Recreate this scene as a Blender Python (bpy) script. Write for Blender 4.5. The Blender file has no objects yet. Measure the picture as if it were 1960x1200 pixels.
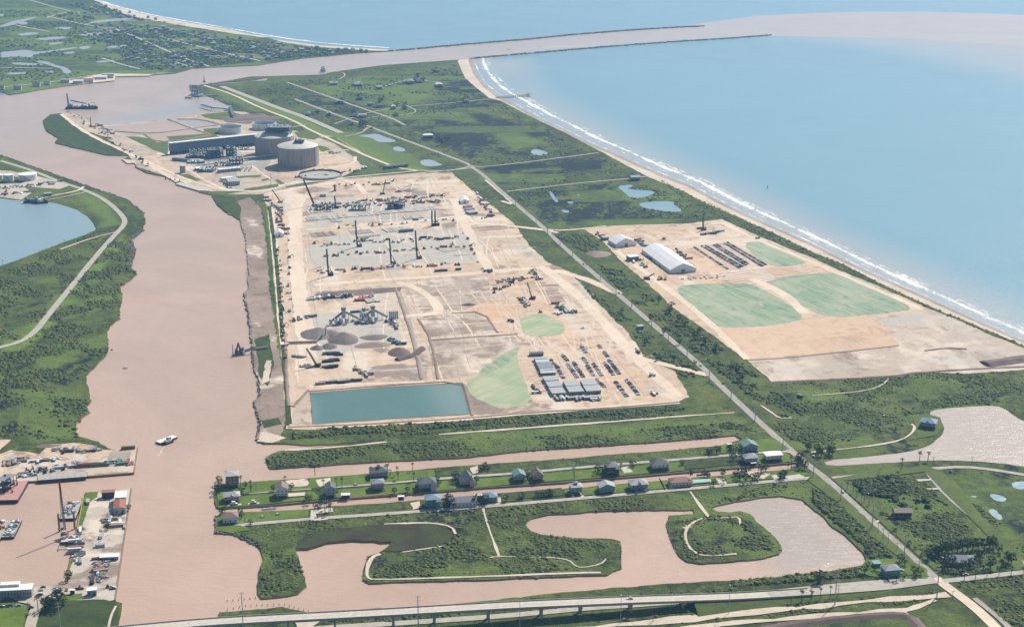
import bpy, bmesh, math, random
import numpy as np
from mathutils import Vector, Matrix
from mathutils.geometry import delaunay_2d_cdt
random.seed(7); RNG = np.random.default_rng(11)
S = bpy.context.scene
COL = S.collection
# ------------------------------------------------------------------ camera
H = 626.0; PITCH = math.radians(17.05); FPX = 3000.0
cd = bpy.data.cameras.new('camera'); cam = bpy.data.objects.new('camera', cd); COL.objects.link(cam)
cam.location = (0, 0, H); cam.rotation_euler = (math.radians(90) - PITCH, 0, 0)
cd.sensor_width = 36; cd.lens = FPX * 36 / 1960; cd.clip_start = 1; cd.clip_end = 60000
S.camera = cam
# ------------------------------------------------------------------ light
SUN_EL, SUN_AZ = math.radians(45), math.radians(34)
w = bpy.data.worlds.new('World'); S.world = w; w.use_nodes = True
nt = w.node_tree; nt.nodes.clear()
sky = nt.nodes.new('ShaderNodeTexSky'); sky.sky_type = 'NISHITA'; sky.sun_disc = False
sky.sun_elevation = SUN_EL; sky.sun_rotation = SUN_AZ; sky.air_density = 1.0; sky.dust_density = 1.6; sky.altitude = 10
bg = nt.nodes.new('ShaderNodeBackground'); bg.inputs['Strength'].default_value = 0.075
wo = nt.nodes.new('ShaderNodeOutputWorld')
nt.links.new(sky.outputs[0], bg.inputs[0]); nt.links.new(bg.outputs[0], wo.inputs[0])
sl = bpy.data.lights.new('sun', 'SUN'); sl.energy = 5.0; sl.angle = math.radians(0.55); sl.color = (1, 0.94, 0.85)
so = bpy.data.objects.new('sun', sl); COL.objects.link(so)
sv = Vector((math.sin(SUN_AZ) * math.cos(SUN_EL), math.cos(SUN_AZ) * math.cos(SUN_EL), math.sin(SUN_EL)))
so.rotation_euler = sv.to_track_quat('Z', 'Y').to_euler(); so.location = (0, 0, 3000)
S.view_settings.view_transform = 'Standard'; S.view_settings.look = 'None'
S.view_settings.exposure = 0.28; S.view_settings.gamma = 1
S.view_settings.use_curve_mapping = False
S.render.engine = 'CYCLES'
S.cycles.volume_bounces = 1; S.cycles.max_bounces = 5; S.cycles.transparent_max_bounces = 12
# ------------------------------------------------------------------ projection (photo pixel -> place on the ground)
ZL = 1.5
cP, sP = math.cos(PITCH), math.sin(PITCH)
def G(px, py, z=ZL):
    a = (px - 980) / FPX; b = (600 - py) / FPX
    dx, dy, dz = a, cP + b * sP, -sP + b * cP
    t = (z - H) / dz
    return (dx * t, dy * t)
def Gn(px, py, z=ZL):
    a = (px - 980) / FPX; b = (600 - py) / FPX
    dz = -sP + b * cP; t = (z - H) / dz
    return a * t, (cP + b * sP) * t
def PX(x, y, z=ZL):
    d = y * cP + (H - z) * sP; u = y * sP + (z - H) * cP
    return 980 + FPX * x / d, 600 - FPX * u / d
def hgt(px, pyb, pyt):
    x, y = G(px, pyb); b = (600 - pyt) / FPX
    dy, dz = cP + b * sP, -sP + b * cP
    return H + dz * y / dy - ZL
def P(s):
    v = [float(q) for q in s.replace(',', ' ').split()]
    return [(v[i], v[i + 1]) for i in range(0, len(v), 2)]
# ------------------------------------------------------------------ materials
MATS = {}
def newmat(name):
    m = bpy.data.materials.new(name); m.use_nodes = True; MATS[name] = m
    return m, m.node_tree, m.node_tree.nodes['Principled BSDF']
def N(t, k, **kw):
    n = t.nodes.new('ShaderNode' + k)
    for a, b in kw.items(): setattr(n, a, b)
    return n
def noise(t, scale, detail=2, vec=None, rough=.5, dist=0):
    n = N(t, 'TexNoise'); n.inputs['Scale'].default_value = scale; n.inputs['Detail'].default_value = detail
    n.inputs['Roughness'].default_value = rough; n.inputs['Distortion'].default_value = dist
    if vec is not None: t.links.new(vec, n.inputs['Vector'])
    return n.outputs['Fac']
def mrange(t, v, a, b, c=0., d=1., smooth=True):
    n = N(t, 'MapRange'); n.interpolation_type = 'SMOOTHSTEP' if smooth else 'LINEAR'
    t.links.new(v, n.inputs[0])
    for i, q in enumerate((a, b, c, d)): n.inputs[i + 1].default_value = q
    return n.outputs[0]
def mix(t, f, a, b):
    n = N(t, 'Mix', data_type='RGBA')
    for s, v in ((n.inputs[0], f), (n.inputs[6], a), (n.inputs[7], b)):
        if isinstance(v, (int, float)): s.default_value = v
        elif isinstance(v, tuple): s.default_value = v + (1,)
        else: t.links.new(v, s)
    return n.outputs[2]
def mth(t, op, a, b=None):
    n = N(t, 'Math', operation=op)
    for i, v in enumerate((a, b)):
        if v is None: continue
        if isinstance(v, (int, float)): n.inputs[i].default_value = v
        else: t.links.new(v, n.inputs[i])
    return n.outputs[0]
def pos(t, rot=0, sc=(1, 1, 1)):
    g = N(t, 'NewGeometry'); 
    if rot == 0 and sc == (1, 1, 1): return g.outputs['Position']
    m = N(t, 'Mapping'); m.inputs['Rotation'].default_value = (0, 0, rot); m.inputs['Scale'].default_value = sc
    # rotate first, then stretch
    m.vector_type = 'POINT'
    r = N(t, 'VectorRotate', rotation_type='Z_AXIS'); r.inputs['Angle'].default_value = rot
    t.links.new(g.outputs['Position'], r.inputs['Vector'])
    m.inputs['Rotation'].default_value = (0, 0, 0); t.links.new(r.outputs[0], m.inputs['Vector'])
    return m.outputs[0]
def bump(t, b, h, strength, dist=1.):
    n = N(t, 'Bump'); n.inputs['Strength'].default_value = strength; n.inputs['Distance'].default_value = dist
    t.links.new(h, n.inputs['Height']); t.links.new(n.outputs[0], b.inputs['Normal'])
def mask(t):
    a = N(t, 'Attribute'); a.attribute_name = 'mask'; s = N(t, 'SeparateColor')
    t.links.new(a.outputs['Color'], s.inputs[0]); return s.outputs[0], s.outputs[1], s.outputs[2], a.outputs['Alpha']
def thr(t, m, n, k=.5, w_=.25):
    # soft irregular edge: mask + noise, thresholded
    s = mth(t, 'ADD', m, mth(t, 'MULTIPLY', mth(t, 'SUBTRACT', n, .5), k))
    return mrange(t, s, .5 - w_, .5 + w_)
AX = math.atan2(*(np.subtract(G(1345, 703), G(905, 318))))   # heading of the beach road
def grass_material(name, c_mid, c_pale, c_dark, c_scrub, scrub=.55):
    m, t, b = newmat(name); p = pos(t)
    n0 = noise(t, .0045, 3, p); n1 = noise(t, .02, 4, p, .6); n2 = noise(t, .09, 4, p, .65, .4); n3 = noise(t, .42, 2, p, .6)
    c = mix(t, mrange(t, n1, .35, .65), c_mid, c_pale)  # paler grass green mixed in at random
    sc = mth(t, 'ADD', mth(t, 'MULTIPLY', n0, .45), mth(t, 'MULTIPLY', n2, .55))
    c = mix(t, mrange(t, sc, scrub - .1, scrub + .06), c, c_scrub)
    st = noise(t, .05, 3, pos(t, AX, (1, .12, 1)), .6)
    c = mix(t, mth(t, 'MULTIPLY', mrange(t, st, .5, .72), .45), c, (c_pale[0] * 1.25, c_pale[1] * 1.0, c_pale[2]))
    c = mix(t, mrange(t, n3, .3, .7, .0, .45), c, c_scrub)
    r, g, bl, al = mask(t)
    mk = mth(t, 'ADD', mth(t, 'MULTIPLY', n2, .45), mth(t, 'MULTIPLY', noise(t, .016, 5, pos(t, .25, (1, .4, 1)), .7, 1.2), .55))
    c = mix(t, thr(t, r, mk, 2.2, .1), c, mix(t, n3, c_dark, (c_dark[0] * 2.2, c_dark[1] * 2.2, c_dark[2] * 1.7)))
    lawn_c = mix(t, mrange(t, n2, .3, .7), (.15, .215, .04), (.1, .155, .03))  # the two lawn greens of the bright mask
    c = mix(t, thr(t, g, n2, .7, .3), c, lawn_c)
    c = mix(t, thr(t, bl, n2, 1.0, .12), c, mix(t, n3, (.5, .4, .3), (.62, .53, .43)))
    t.links.new(c, b.inputs['Base Color']); b.inputs['Roughness'].default_value = .9; b.inputs['Specular IOR Level'].default_value = .15
    bump(t, b, mth(t, 'ADD', n2, mth(t, 'MULTIPLY', n3, .5)), .8, 3.0)
    return m
grass_material('grassland', (.066, .092, .022), (.122, .155, .034), (.006, .009, .012), (.027, .041, .012))
grass_material('far_grassland', (.055, .09, .035), (.11, .165, .05), (.035, .045, .022), (.03, .05, .02))
def lawn(name, a, b_):
    m, t, b = newmat(name); p = pos(t)
    n1 = noise(t, .05, 4, p, .6); n2 = noise(t, .3, 3, p)
    c = mix(t, mrange(t, n1, .35, .65), a, b_); c = mix(t, mrange(t, n2, .4, .8, 0, .5), c, (a[0] * .6, a[1] * .6, a[2] * .6))
    t.links.new(c, b.inputs['Base Color']); b.inputs['Roughness'].default_value = .9; b.inputs['Specular IOR Level'].default_value = .15
    bump(t, b, n2, .5, 1.)
lawn('lawn', (.085, .132, .02), (.125, .175, .03)); lawn('dull_grass', (.08, .11, .028), (.105, .14, .035))
lawn('meadow', (.035, .054, .015), (.055, .078, .02)); lawn('reeds', (.042, .034, .02), (.05, .062, .018))
def dirt(name, a, b_, streak=.35, rough_tr=.5):
    m, t, b = newmat(name); p = pos(t)
    n0 = noise(t, .008, 4, p, .6); n1 = noise(t, .05, 5, p, .65, .6); n2 = noise(t, .3, 3, p)
    c = mix(t, mrange(t, n0, .35, .65), a, b_)
    s1 = noise(t, .12, 4, pos(t, AX, (1, .06, 1)), .6); s2 = noise(t, .12, 4, pos(t, AX + 1.5, (1, .06, 1)), .6)
    c = mix(t, mrange(t, s1, .52, .75, 0, streak), c, (a[0] * .55, a[1] * .52, a[2] * .5))
    c = mix(t, mrange(t, s2, .55, .75, 0, streak), c, (a[0] * 1.25, a[1] * 1.25, a[2] * 1.25))
    c = mix(t, mrange(t, n1, .52, .72, 0, rough_tr), c, (a[0] * .62, a[1] * .58, a[2] * .56))
    n4 = noise(t, .022, 6, p, .75, 1.5); c = mix(t, mrange(t, n4, .53, .62, 0, rough_tr * .9), c, (a[0] * .5, a[1] * .46, a[2] * .44))
    n5 = noise(t, .9, 2, p, .7); c = mix(t, mrange(t, n5, .5, .75, 0, .4), c, (a[0] * .6, a[1] * .57, a[2] * .55)); c = mix(t, mrange(t, n5, .25, .45, .35, 0), c, (min(1, a[0] * 1.3), min(1, a[1] * 1.3), min(1, a[2] * 1.3)))
    r, g, bl, al = mask(t)
    c = mix(t, thr(t, r, n4, 2.0, .16), c, mix(t, n2, (.19, .145, .12), (.33, .255, .2)))
    c = mix(t, thr(t, g, n1, .5, .35), c, mix(t, n1, (.56, .34, .2), (.6, .4, .25)))
    c = mix(t, thr(t, bl, n1, 1.4, .25), c, mix(t, n2, (.55, .46, .37), (.64, .56, .46)))
    c = mix(t, thr(t, mth(t, 'SUBTRACT', 1., al), n1, .7, .3), c, mix(t, n2, (.33, .32, .28), (.5, .47, .42)))
    t.links.new(c, b.inputs['Base Color']); b.inputs['Roughness'].default_value = .92; b.inputs['Specular IOR Level'].default_value = .15
    bump(t, b, mth(t, 'ADD', n1, mth(t, 'MULTIPLY', n2, .4)), .6, 1.2)
dirt('dirt', (.51, .385, .28), (.59, .46, .345), .45, .65); dirt('pale_dirt', (.42, .34, .27), (.5, .41, .33), .45, .65)
dirt('mud', (.24, .18, .145), (.33, .255, .205), .4, .5); dirt('dark_earth', (.13, .095, .08), (.2, .15, .13), .3, .4)
dirt('sand', (.52, .435, .34), (.6, .515, .42), .15, .3); dirt('wet_sand', (.3, .24, .2), (.4, .33, .27), .1, .2)
dirt('haul_road', (.62, .5, .385), (.68, .56, .44), .25, .25); dirt('gravel', (.17, .145, .135), (.23, .2, .185), .1, .5)
dirt('shell_yard', (.42, .37, .3), (.52, .46, .39), .35, .5); dirt('marsh_mud', (.3, .27, .22), (.4, .37, .33), .1, .5)
def plain(name, c, rough=.6, metal=0, spec=.4, var=.15, scale=.6, c2=None, bmp=0):
    m, t, b = newmat(name); n = noise(t, scale, 3, pos(t), .6)
    c2 = c2 or tuple(q * (1 - var * 2.2) for q in c)
    t.links.new(mix(t, mrange(t, n, .3, .75), c, c2), b.inputs['Base Color'])
    b.inputs['Roughness'].default_value = rough; b.inputs['Metallic'].default_value = metal; b.inputs['Specular IOR Level'].default_value = spec
    if bmp: bump(t, b, n, bmp, .5)
    return m
plain('asphalt', (.36, .33, .29), .9, 0, .2, .12, .15); plain('pale_asphalt', (.42, .385, .33), .9, 0, .2, .1, .15)
plain('concrete', (.42, .39, .34), .85, 0, .2, .12, .3); plain('white_concrete', (.52, .475, .41), .85, 0, .2, .1, .3)
# ploughed green hydromulch on bare soil
m, t, b = newmat('green_mulch'); p = pos(t)
n0 = noise(t, .012, 4, p, .6, .8); n1 = noise(t, .06, 5, p, .7, 1.2)
s1 = noise(t, .22, 3, pos(t, AX - .25, (1, .05, 1)), .7)
c = mix(t, mrange(t, n0, .35, .65), (.15, .24, .14), (.24, .305, .195))
c = mix(t, mrange(t, n1, .54, .62, 0, .7), c, (.09, .165, .10))
c = mix(t, mrange(t, s1, .42, .62, 0, .65), c, (.36, .37, .25)); c = mix(t, mrange(t, noise(t, .03, 5, pos(t, AX, (1, .4, 1)), .7, 1.), .5, .68, 0, .6), c, (.38, .36, .26)); c = mix(t, mrange(t, noise(t, .035, 6, pos(t, .6), .7, 2.5), .48, .5, 0, .0), c, (.1, .2, .13))
t.links.new(c, b.inputs['Base Color']); b.inputs['Roughness'].default_value = .9; bump(t, b, s1, .3, .5)
m, t, b = newmat('yellow_mulch'); p = pos(t)
n0 = noise(t, .02, 4, p, .6, .8); s1 = noise(t, .2, 4, pos(t, AX + .9, (1, .05, 1)), .7)
c = mix(t, mrange(t, n0, .35, .65), (.27, .33, .18), (.39, .385, .25)); c = mix(t, mrange(t, s1, .42, .7, 0, .7), c, (.2, .29, .15))
t.links.new(c, b.inputs['Base Color']); b.inputs['Roughness'].default_value = .9; bump(t, b, s1, .3, .5)
# water: mask r = silt, g = warm inshore silt, b = deep dark/teal and painted port basin reflection, alpha = calm
def water(name, base, silt, shore, dark, sc=1.):
    m, t, b = newmat(name); p = pos(t)
    r, g, bl, al = mask(t); n1 = noise(t, .004, 5, p, .65, 1.2); n2 = noise(t, .02, 3, p, .6)
    c = mix(t, mrange(t, n1, .3, .7, 0, .6), base, (base[0] * .82, base[1] * .88, base[2] * .9))
    c = mix(t, g, c, shore); c = mix(t, bl, c, dark)
    s_ = mix(t, mrange(t, n1, .3, .7, 0, 1), (silt[0] * .92, silt[1] * .92, silt[2] * .93), (silt[0] * 1.08, silt[1] * 1.06, silt[2] * 1.08)); s_ = mix(t, mrange(t, noise(t, .012, 5, pos(t, .6, (.3, 1, 1)), .7, .8), .45, .7, 0, .25), s_, (silt[0] * .78, silt[1] * .74, silt[2] * .72))
    c = mix(t, r, c, s_)
    t.links.new(c, b.inputs['Base Color']); b.inputs['Roughness'].default_value = .24; b.inputs['IOR'].default_value = 1.33
    wv = noise(t, .2 * sc, 5, pos(t, .15, (.3, 1, 1)), .78, .6); w2 = noise(t, .05 * sc, 4, pos(t, -.5, (.6, 1, 1)), .6, 1.)
    h = mth(t, 'ADD', wv, mth(t, 'MULTIPLY', w2, .5))
    bump(t, b, h, .52, 1.3)
    return m
water('sea_water', (.175, .30, .36), (.465, .332, .248), (.39, .37, .355), (.15, .32, .39))
# ------------------------------------------------------------------ mesh helpers
LV = [0]
def lift():
    LV[0] += 1; return ZL + .003 * LV[0]
def tag(o, label=None, cat=None, group=None, kind=None):
    if label: o['label'] = label
    if cat: o['category'] = cat
    if group: o['group'] = group
    if kind: o['kind'] = kind
    return o
def mkmesh(name, v, f, mats, mi=None, smooth=False):
    me = bpy.data.meshes.new(name); me.from_pydata(v, [], f)
    for q in mats: me.materials.append(MATS[q])
    if mi is not None: me.polygons.foreach_set('material_index', mi)
    if smooth: me.polygons.foreach_set('use_smooth', [True] * len(me.polygons))
    me.update(); return me
def link(name, me, parent=None, loc=None, rz=0):
    o = bpy.data.objects.new(name, me); COL.objects.link(o)
    if parent is not None: o.parent = parent
    if loc is not None: o.location = loc
    if rz: o.rotation_euler = (0, 0, rz)
    return o
def hashn(x, y, k=0):
    v = math.sin(x * 12.9898 + y * 78.233 + k * 37.7) * 43758.5453
    return (v - math.floor(v)) * 2 - 1
def dense(poly, jag, step, closed=True):
    out = []; n = len(poly)
    for i in range(n if closed else n - 1):
        a = poly[i]; b = poly[(i + 1) % n]; L = math.dist(a, b)
        k = max(1, int(L / step)); nx, ny = -(b[1] - a[1]) / (L + 1e-6), (b[0] - a[0]) / (L + 1e-6)
        for j in range(k):
            f = j / k; x = a[0] + (b[0] - a[0]) * f; y = a[1] + (b[1] - a[1]) * f
            q = 0
            if jag and j:
                s = step
                q = jag * (.6 * vnoise(x / (s * 3), y / (s * 3)) + .5 * hashn(round(x, 1), round(y, 1)))
            out.append((x + nx * q, y + ny * q))
    if not closed: out.append(poly[-1])
    return out
def vnoise(x, y):
    xi, yi = math.floor(x), math.floor(y); fx, fy = x - xi, y - yi
    fx = fx * fx * (3 - 2 * fx); fy = fy * fy * (3 - 2 * fy)
    a, b, c, d = hashn(xi, yi), hashn(xi + 1, yi), hashn(xi, yi + 1), hashn(xi + 1, yi + 1)
    return (a * (1 - fx) + b * fx) * (1 - fy) + (c * (1 - fx) + d * fx) * fy
def smoothpoly(poly, closed=True, it=1):
    for _ in range(it):
        out = []; n = len(poly); rg = range(n if closed else n - 1)
        if not closed: out.append(poly[0])
        for i in rg:
            a = poly[i]; b = poly[(i + 1) % n]
            out.append((a[0] * .75 + b[0] * .25, a[1] * .75 + b[1] * .25)); out.append((a[0] * .25 + b[0] * .75, a[1] * .25 + b[1] * .75))
        if not closed: out.append(poly[-1])
        poly = out
    return poly
def inside(x, y, poly):
    c = np.zeros(x.shape, bool); n = len(poly); j = n - 1
    for i in range(n):
        xi, yi = poly[i]; xj, yj = poly[j]
        if yi != yj:
            c ^= ((yi > y) != (yj > y)) & (x < (xj - xi) * (y - yi) / (yj - yi) + xi)
        j = i
    return c
def pdist(x, y, poly, closed=True):
    d = np.full(x.shape, 1e9); n = len(poly)
    for i in range(n if closed else n - 1):
        ax, ay = poly[i]; bx, by = poly[(i + 1) % n]; vx, vy = bx - ax, by - ay
        L = vx * vx + vy * vy + 1e-9
        u = np.clip(((x - ax) * vx + (y - ay) * vy) / L, 0, 1)
        d = np.minimum(d, np.hypot(x - ax - u * vx, y - ay - u * vy))
    return d
PATCH = []     # (layer, channel, world polygon, value, softness m)
def patch(layer, ch, s, val=1., soft=12., line=0):
    PATCH.append((layer, ch, [G(*q) for q in (P(s) if isinstance(s, str) else s)], val, soft, line))
def paint(me, layer, base=(0, 0, 0, 1)):
    n = len(me.vertices); co = np.empty(n * 3); me.vertices.foreach_get('co', co); co = co.reshape(-1, 3)
    col = np.tile(np.array(base, float), (n, 1)); X, Y = co[:, 0], co[:, 1]
    for (ly, ch, poly, val, soft, line) in PATCH:
        if ly != layer: continue
        pa = np.array(poly); m_ = soft + line
        sel = np.where((X > pa[:, 0].min() - m_) & (X < pa[:, 0].max() + m_) & (Y > pa[:, 1].min() - m_) & (Y < pa[:, 1].max() + m_))[0]
        if not len(sel): continue
        x, y = X[sel], Y[sel]
        if line: k = np.clip((line - pdist(x, y, poly, False)) / soft + .5, 0, 1)
        else:
            d = pdist(x, y, poly); d = np.where(inside(x, y, poly), d, -d); k = np.clip(d / soft + .5, 0, 1)
        k = k * k * (3 - 2 * k)
        col[sel, ch] = col[sel, ch] * (1 - k + k * -val) if val < 0 else col[sel, ch] * (1 - k) + val * k
    a = me.attributes.new('mask', 'FLOAT_COLOR', 'POINT'); a.data.foreach_set('color', col.ravel())
def region(name, s, mat, jag=2., step=9., grid=0, layer=None, slab=False, z=None, side=None, base=(0, 0, 0, 1), smooth=0, raw=None, relief=0):
    poly = raw if raw is not None else [G(*q) for q in (P(s) if isinstance(s, str) else s)]
    if smooth: poly = smoothpoly(poly, True, smooth)
    z = (ZL if slab else lift()) if z is None else z
    b = dense(poly, jag, step); pts = [Vector(q) for q in b]; nb = len(pts)
    if grid:
        pa = np.array(b); xs = np.arange(pa[:, 0].min(), pa[:, 0].max(), grid); ys = np.arange(pa[:, 1].min(), pa[:, 1].max(), grid)
        gx, gy = np.meshgrid(xs, ys); gx = (gx + RNG.uniform(-.3, .3, gx.shape) * grid).ravel(); gy = (gy + RNG.uniform(-.3, .3, gy.shape) * grid).ravel()
        pxx, pyy = PX(gx, gy); k = (pxx > -160) & (pxx < 2120) & (pyy < 1320) & (pyy > -90)
        gx, gy = gx[k], gy[k]; k = inside(gx, gy, b); gx, gy = gx[k], gy[k]
        pts += [Vector((float(p_), float(q_))) for p_, q_ in zip(gx, gy)]
    r = delaunay_2d_cdt(pts, [], [list(range(nb))], 1, 1e-3)
    v = [(q.x, q.y, z) for q in r[0]]; f = [tuple(q) for q in r[2]]
    # facing up
    out = []
    for q in f:
        a, b2, c2 = (v[k] for k in q[:3])
        if (b2[0] - a[0]) * (c2[1] - a[1]) - (b2[1] - a[1]) * (c2[0] - a[0]) < 0: q = tuple(reversed(q))
        out.append(q)
    f = out; mi = [0] * len(f)
    if slab:
        ec = {}
        for q in f:
            for i in range(len(q)):
                e = (q[i], q[(i + 1) % len(q)])
                if (e[1], e[0]) in ec: del ec[(e[1], e[0])]
                else: ec[e] = 1
        for (a, c2) in ec:
            n0 = len(v); v.append((v[a][0], v[a][1], -2.)); v.append((v[c2][0], v[c2][1], -2.))
            f.append((c2, a, n0, n0 + 1)); mi.append(1)
    me = mkmesh(name, v, f, [mat] + ([side or 'mud'] if slab else []), mi)
    paint(me, layer or '-', base)
    o = link(name, me); tag(o, kind='structure'); return o
EXCL = []      # places where no scrub grows
def ribbon_pts(pl, wd):
    L = []; R = []; n = len(pl)
    for i in range(n):
        a = pl[max(0, i - 1)]; b = pl[min(n - 1, i + 1)]; d = math.dist(a, b) + 1e-9
        nx, ny = -(b[1] - a[1]) / d, (b[0] - a[0]) / d
        ww = wd[i] if isinstance(wd, (list, tuple)) else wd
        L.append((pl[i][0] + nx * ww / 2, pl[i][1] + ny * ww / 2)); R.append((pl[i][0] - nx * ww / 2, pl[i][1] - ny * ww / 2))
    return L, R
def way(name, s, width, mat, smooth=2, excl=True, wob=0, z=None, base=(0, 0, 0, 1)):
    pl = [G(*q) for q in (P(s) if isinstance(s, str) else s)]
    if smooth: pl = smoothpoly(pl, False, smooth)
    pl = dense(pl, wob, 14, False)
    wd = [width * (1 + ((.25 if mat != 'sand' else .6) * vnoise(q[0] / 15, q[1] / 15) if wob else 0)) * (.9 if mat == 'sand' else 1) for q in pl]
    L, R = ribbon_pts(pl, wd); z = lift() if z is None else z; n = len(pl)
    me = mkmesh(name, [(x, y, z) for x, y in L + R], [(i, n + i, n + i + 1, i + 1) for i in range(n - 1)], [mat])
    paint(me, '-', base)
    o = link(name, me); tag(o, kind='structure')
    if excl: EXCL.append((L + R[::-1], width * .5))
    return o
def berm(name, s, width, h, mat, top=.35, smooth=1, wob=.8):
    # a bank or low wall of earth with real height
    pl = [G(*q) for q in (P(s) if isinstance(s, str) else s)]
    if smooth: pl = smoothpoly(pl, False, smooth)
    pl = dense(pl, wob, 10, False); n = len(pl)
    L, R = ribbon_pts(pl, width); l2, r2 = ribbon_pts(pl, width * top); z = ZL
    v = [(x, y, z) for x, y in L] + [(x, y, z + h * (1 + .15 * vnoise(x / 9, y / 9))) for x, y in l2] + [(x, y, z + h * (1 + .15 * vnoise(x / 9, y / 9))) for x, y in r2] + [(x, y, z) for x, y in R]
    f = []
    for k in range(3): f += [(k * n + i, (k + 1) * n + i, (k + 1) * n + i + 1, k * n + i + 1) for i in range(n - 1)]
    f += [(0, 3 * n, 2 * n, n), (n - 1, 2 * n - 1, 3 * n - 1, 4 * n - 1)]
    me = mkmesh(name, v, f, [mat]); paint(me, '-'); o = link(name, me); tag(o, kind='structure'); return o
def streaked(name, a, b_):
    m, t, b = newmat(name); n1 = noise(t, .5, 4, pos(t, 0, (1, 1, .08)), .7); n2 = noise(t, .12, 4, pos(t), .6)
    c = mix(t, mrange(t, n1, .35, .7), a, b_); c = mix(t, mrange(t, n2, .45, .7, 0, .5), c, (a[0] * .7, a[1] * .7, a[2] * .7)); t.links.new(c, b.inputs['Base Color']); b.inputs['Roughness'].default_value = .85
# ================================================================== LARGE STRUCTURE: water and land
# soft colour differences (silt, marsh, sand, port basin reflection) laid out over the place
W = 'water'
# river and plume
patch(W, 2, "900 150 1200 110 1700 140 2100 180 2100 700 1500 400 1180 280 1000 200", .45, 350)
patch(W, 1, "900 113 925 105 1000 150 1080 190 1180 240 1300 300 1420 350 1560 420 1700 480 1840 535 2000 600 2000 740 1700 570 1400 430 1150 310 940 190", .85, 150)
patch(W, 1, "905 118 1010 112 1040 165 980 205 930 170", .7, 120)
patch(W, 1, "1500 70 1700 95 1960 150 2200 250 2200 60 1500 40", .55, 260)
patch(W, 0, "-300 190 0 183 200 140 330 128 500 116 640 98 735 93 750 98 900 84 1060 69 1300 52 1330 46 1450 30 1600 23 1760 22 1900 26 2200 40 2200 120 1960 88 1700 72 1480 68 1200 83 1000 103 880 118 640 142 500 160 480 400 620 900 620 1300 -400 1300", 1., 26)
patch(W, 0, "1600 66 1760 76 2200 150 2200 100 1700 50", .75, 330)
patch(W, 0, "470 830 1700 800 1900 1300 300 1300", 1., 60)
patch(W, 0, "1340 960 1480 940 1560 970 1665 1060 1640 1085 1480 1090 1440 1000", .72, 60)
patch(W, 1, "-300 190 0 183 200 140 330 128 500 116 640 98 750 98 900 84 1060 69 1300 52 1330 46 1450 30 1600 23 1760 22 1900 26 2200 40 2200 120 1960 88 1700 72 1480 68 1200 83 1000 103 880 118 640 142 500 160 420 230 300 330 -300 400", 1., 30); patch(W, 0, "600 150 900 130 1480 90 1960 140 2200 200 2200 -40 1400 0 600 60", -.6, 500); patch(W, 0, "-300 330 0 300 250 260 420 210 600 150 600 60 -300 100", -.75, 300)
patch(W, 2, "195 236 300 226 420 200 430 190 400 192 330 208 230 222", .55, 160)  # port basin: bluer reflection off its waves, painted as teal
patch(W, 0, "190 240 290 228 380 214 432 208 425 190 380 186 300 205 220 224", .35, 170)  # same basin reflection, painted in by lowering the silt mask
patch(W, 0, "395 163 460 153 512 149 512 154 430 162", .3, 30)
L_ = 'land'
# marsh (dark), lawn (bright) and bare sand on the main island
for s, v in (("770 225 850 215 930 250 955 290 900 310 840 280 780 250", 1), ("860 215 930 215 1010 240 1060 285 1000 300 930 260", .72), ("985 315 1060 300 1180 305 1140 330 1050 345 990 345", .66),
             ("930 325 985 315 1000 350 960 360", .7), ("1110 352 1180 348 1200 360 1215 395 1180 415 1120 405 1100 375", 1.), ("1000 395 1060 380 1120 400 1210 415 1150 425 1040 430", .62),
             ("1130 378 1220 400 1300 395 1345 420 1250 428 1140 420", .5), ("1050 210 1130 255 1100 270 1030 235", .4)):
    patch(L_, 0, s, .64 if v > .6 else .5, 70)
for s in ("585 165 640 160 760 150 850 175 800 200 700 205 640 190", "690 205 760 205 900 215 930 240 860 232 740 222", "700 255 760 280 840 320 760 330 700 300 620 250", "620 170 700 160 820 150 870 160 830 172 720 180"):
    patch(L_, 1, s, .55, 40)
for s, v in (("430 168 470 180 560 215 640 255 760 315 860 330 880 336 780 326 640 272 540 225 450 182", .8), ("390 170 430 172 520 215 480 215", .5), ("560 260 640 270 760 325 700 345 620 300", .45)):
    patch(L_, 1, s, v, 25)
patch(L_, 1, "930 255 1000 250 1050 275 980 290", .55, 45); patch(L_, 1, "1100 420 1200 418 1330 418 1250 432 1140 436", .5, 30)
patch(L_, 1, "480 868 1480 815 1500 830 1380 836 1000 866 700 885 540 893 500 880", .42, 30)
patch(L_, 1, "1100 815 1420 798 1440 812 1100 835 800 850 850 835", .6, 25)
patch(L_, 1, "1500 745 1700 735 1960 712 1960 745 1700 755 1560 775", .62, 30)
patch(L_, 1, "1500 800 1620 775 1760 765 1960 750 1960 765 1750 795 1600 840 1540 855", .35, 30)
patch(L_, 0, "1540 775 1700 765 1850 755 1960 745 1960 757 1800 772 1600 785", .6, 16)
patch(L_, 0, "1800 905 1960 915 2000 930 2000 1050 1900 990 1830 930", .62, 22)
patch(L_, 0, "1640 915 1740 915 1760 960 1700 970 1650 940", .4, 22)
patch(L_, 0, "1610 990 1720 1000 1800 1080 1700 1040", .35, 20)
patch(L_, 0, "400 1140 1500 1100 1600 1160 1300 1200 400 1240", .35, 30)
patch(L_, 1, "1010 1150 1700 1120 1730 1135 1500 1150 1000 1175", .5, 14)
patch(L_, 1, "1660 1180 1700 1170 1780 1165 1960 1220 1600 1220", .35, 20)
patch(L_, 2, "2100 724 1960 662 1863 620 1803 597 1742 569 1681 541 1621 509 1557 483 1486 449 1414 416 1354 391 1307 366 1239 338 1194 314 1148 289 1103 265 1054 241 1003 217 960 194 936 188 915 171 890 150 876 118 880 110 1000 200 1400 380 2100 700", .6, 26)
patch(L_, 0, "505 1030 570 1050 620 1038 560 1080 590 1120 570 1140 500 1140 500 1080", .3, 20)
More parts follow.
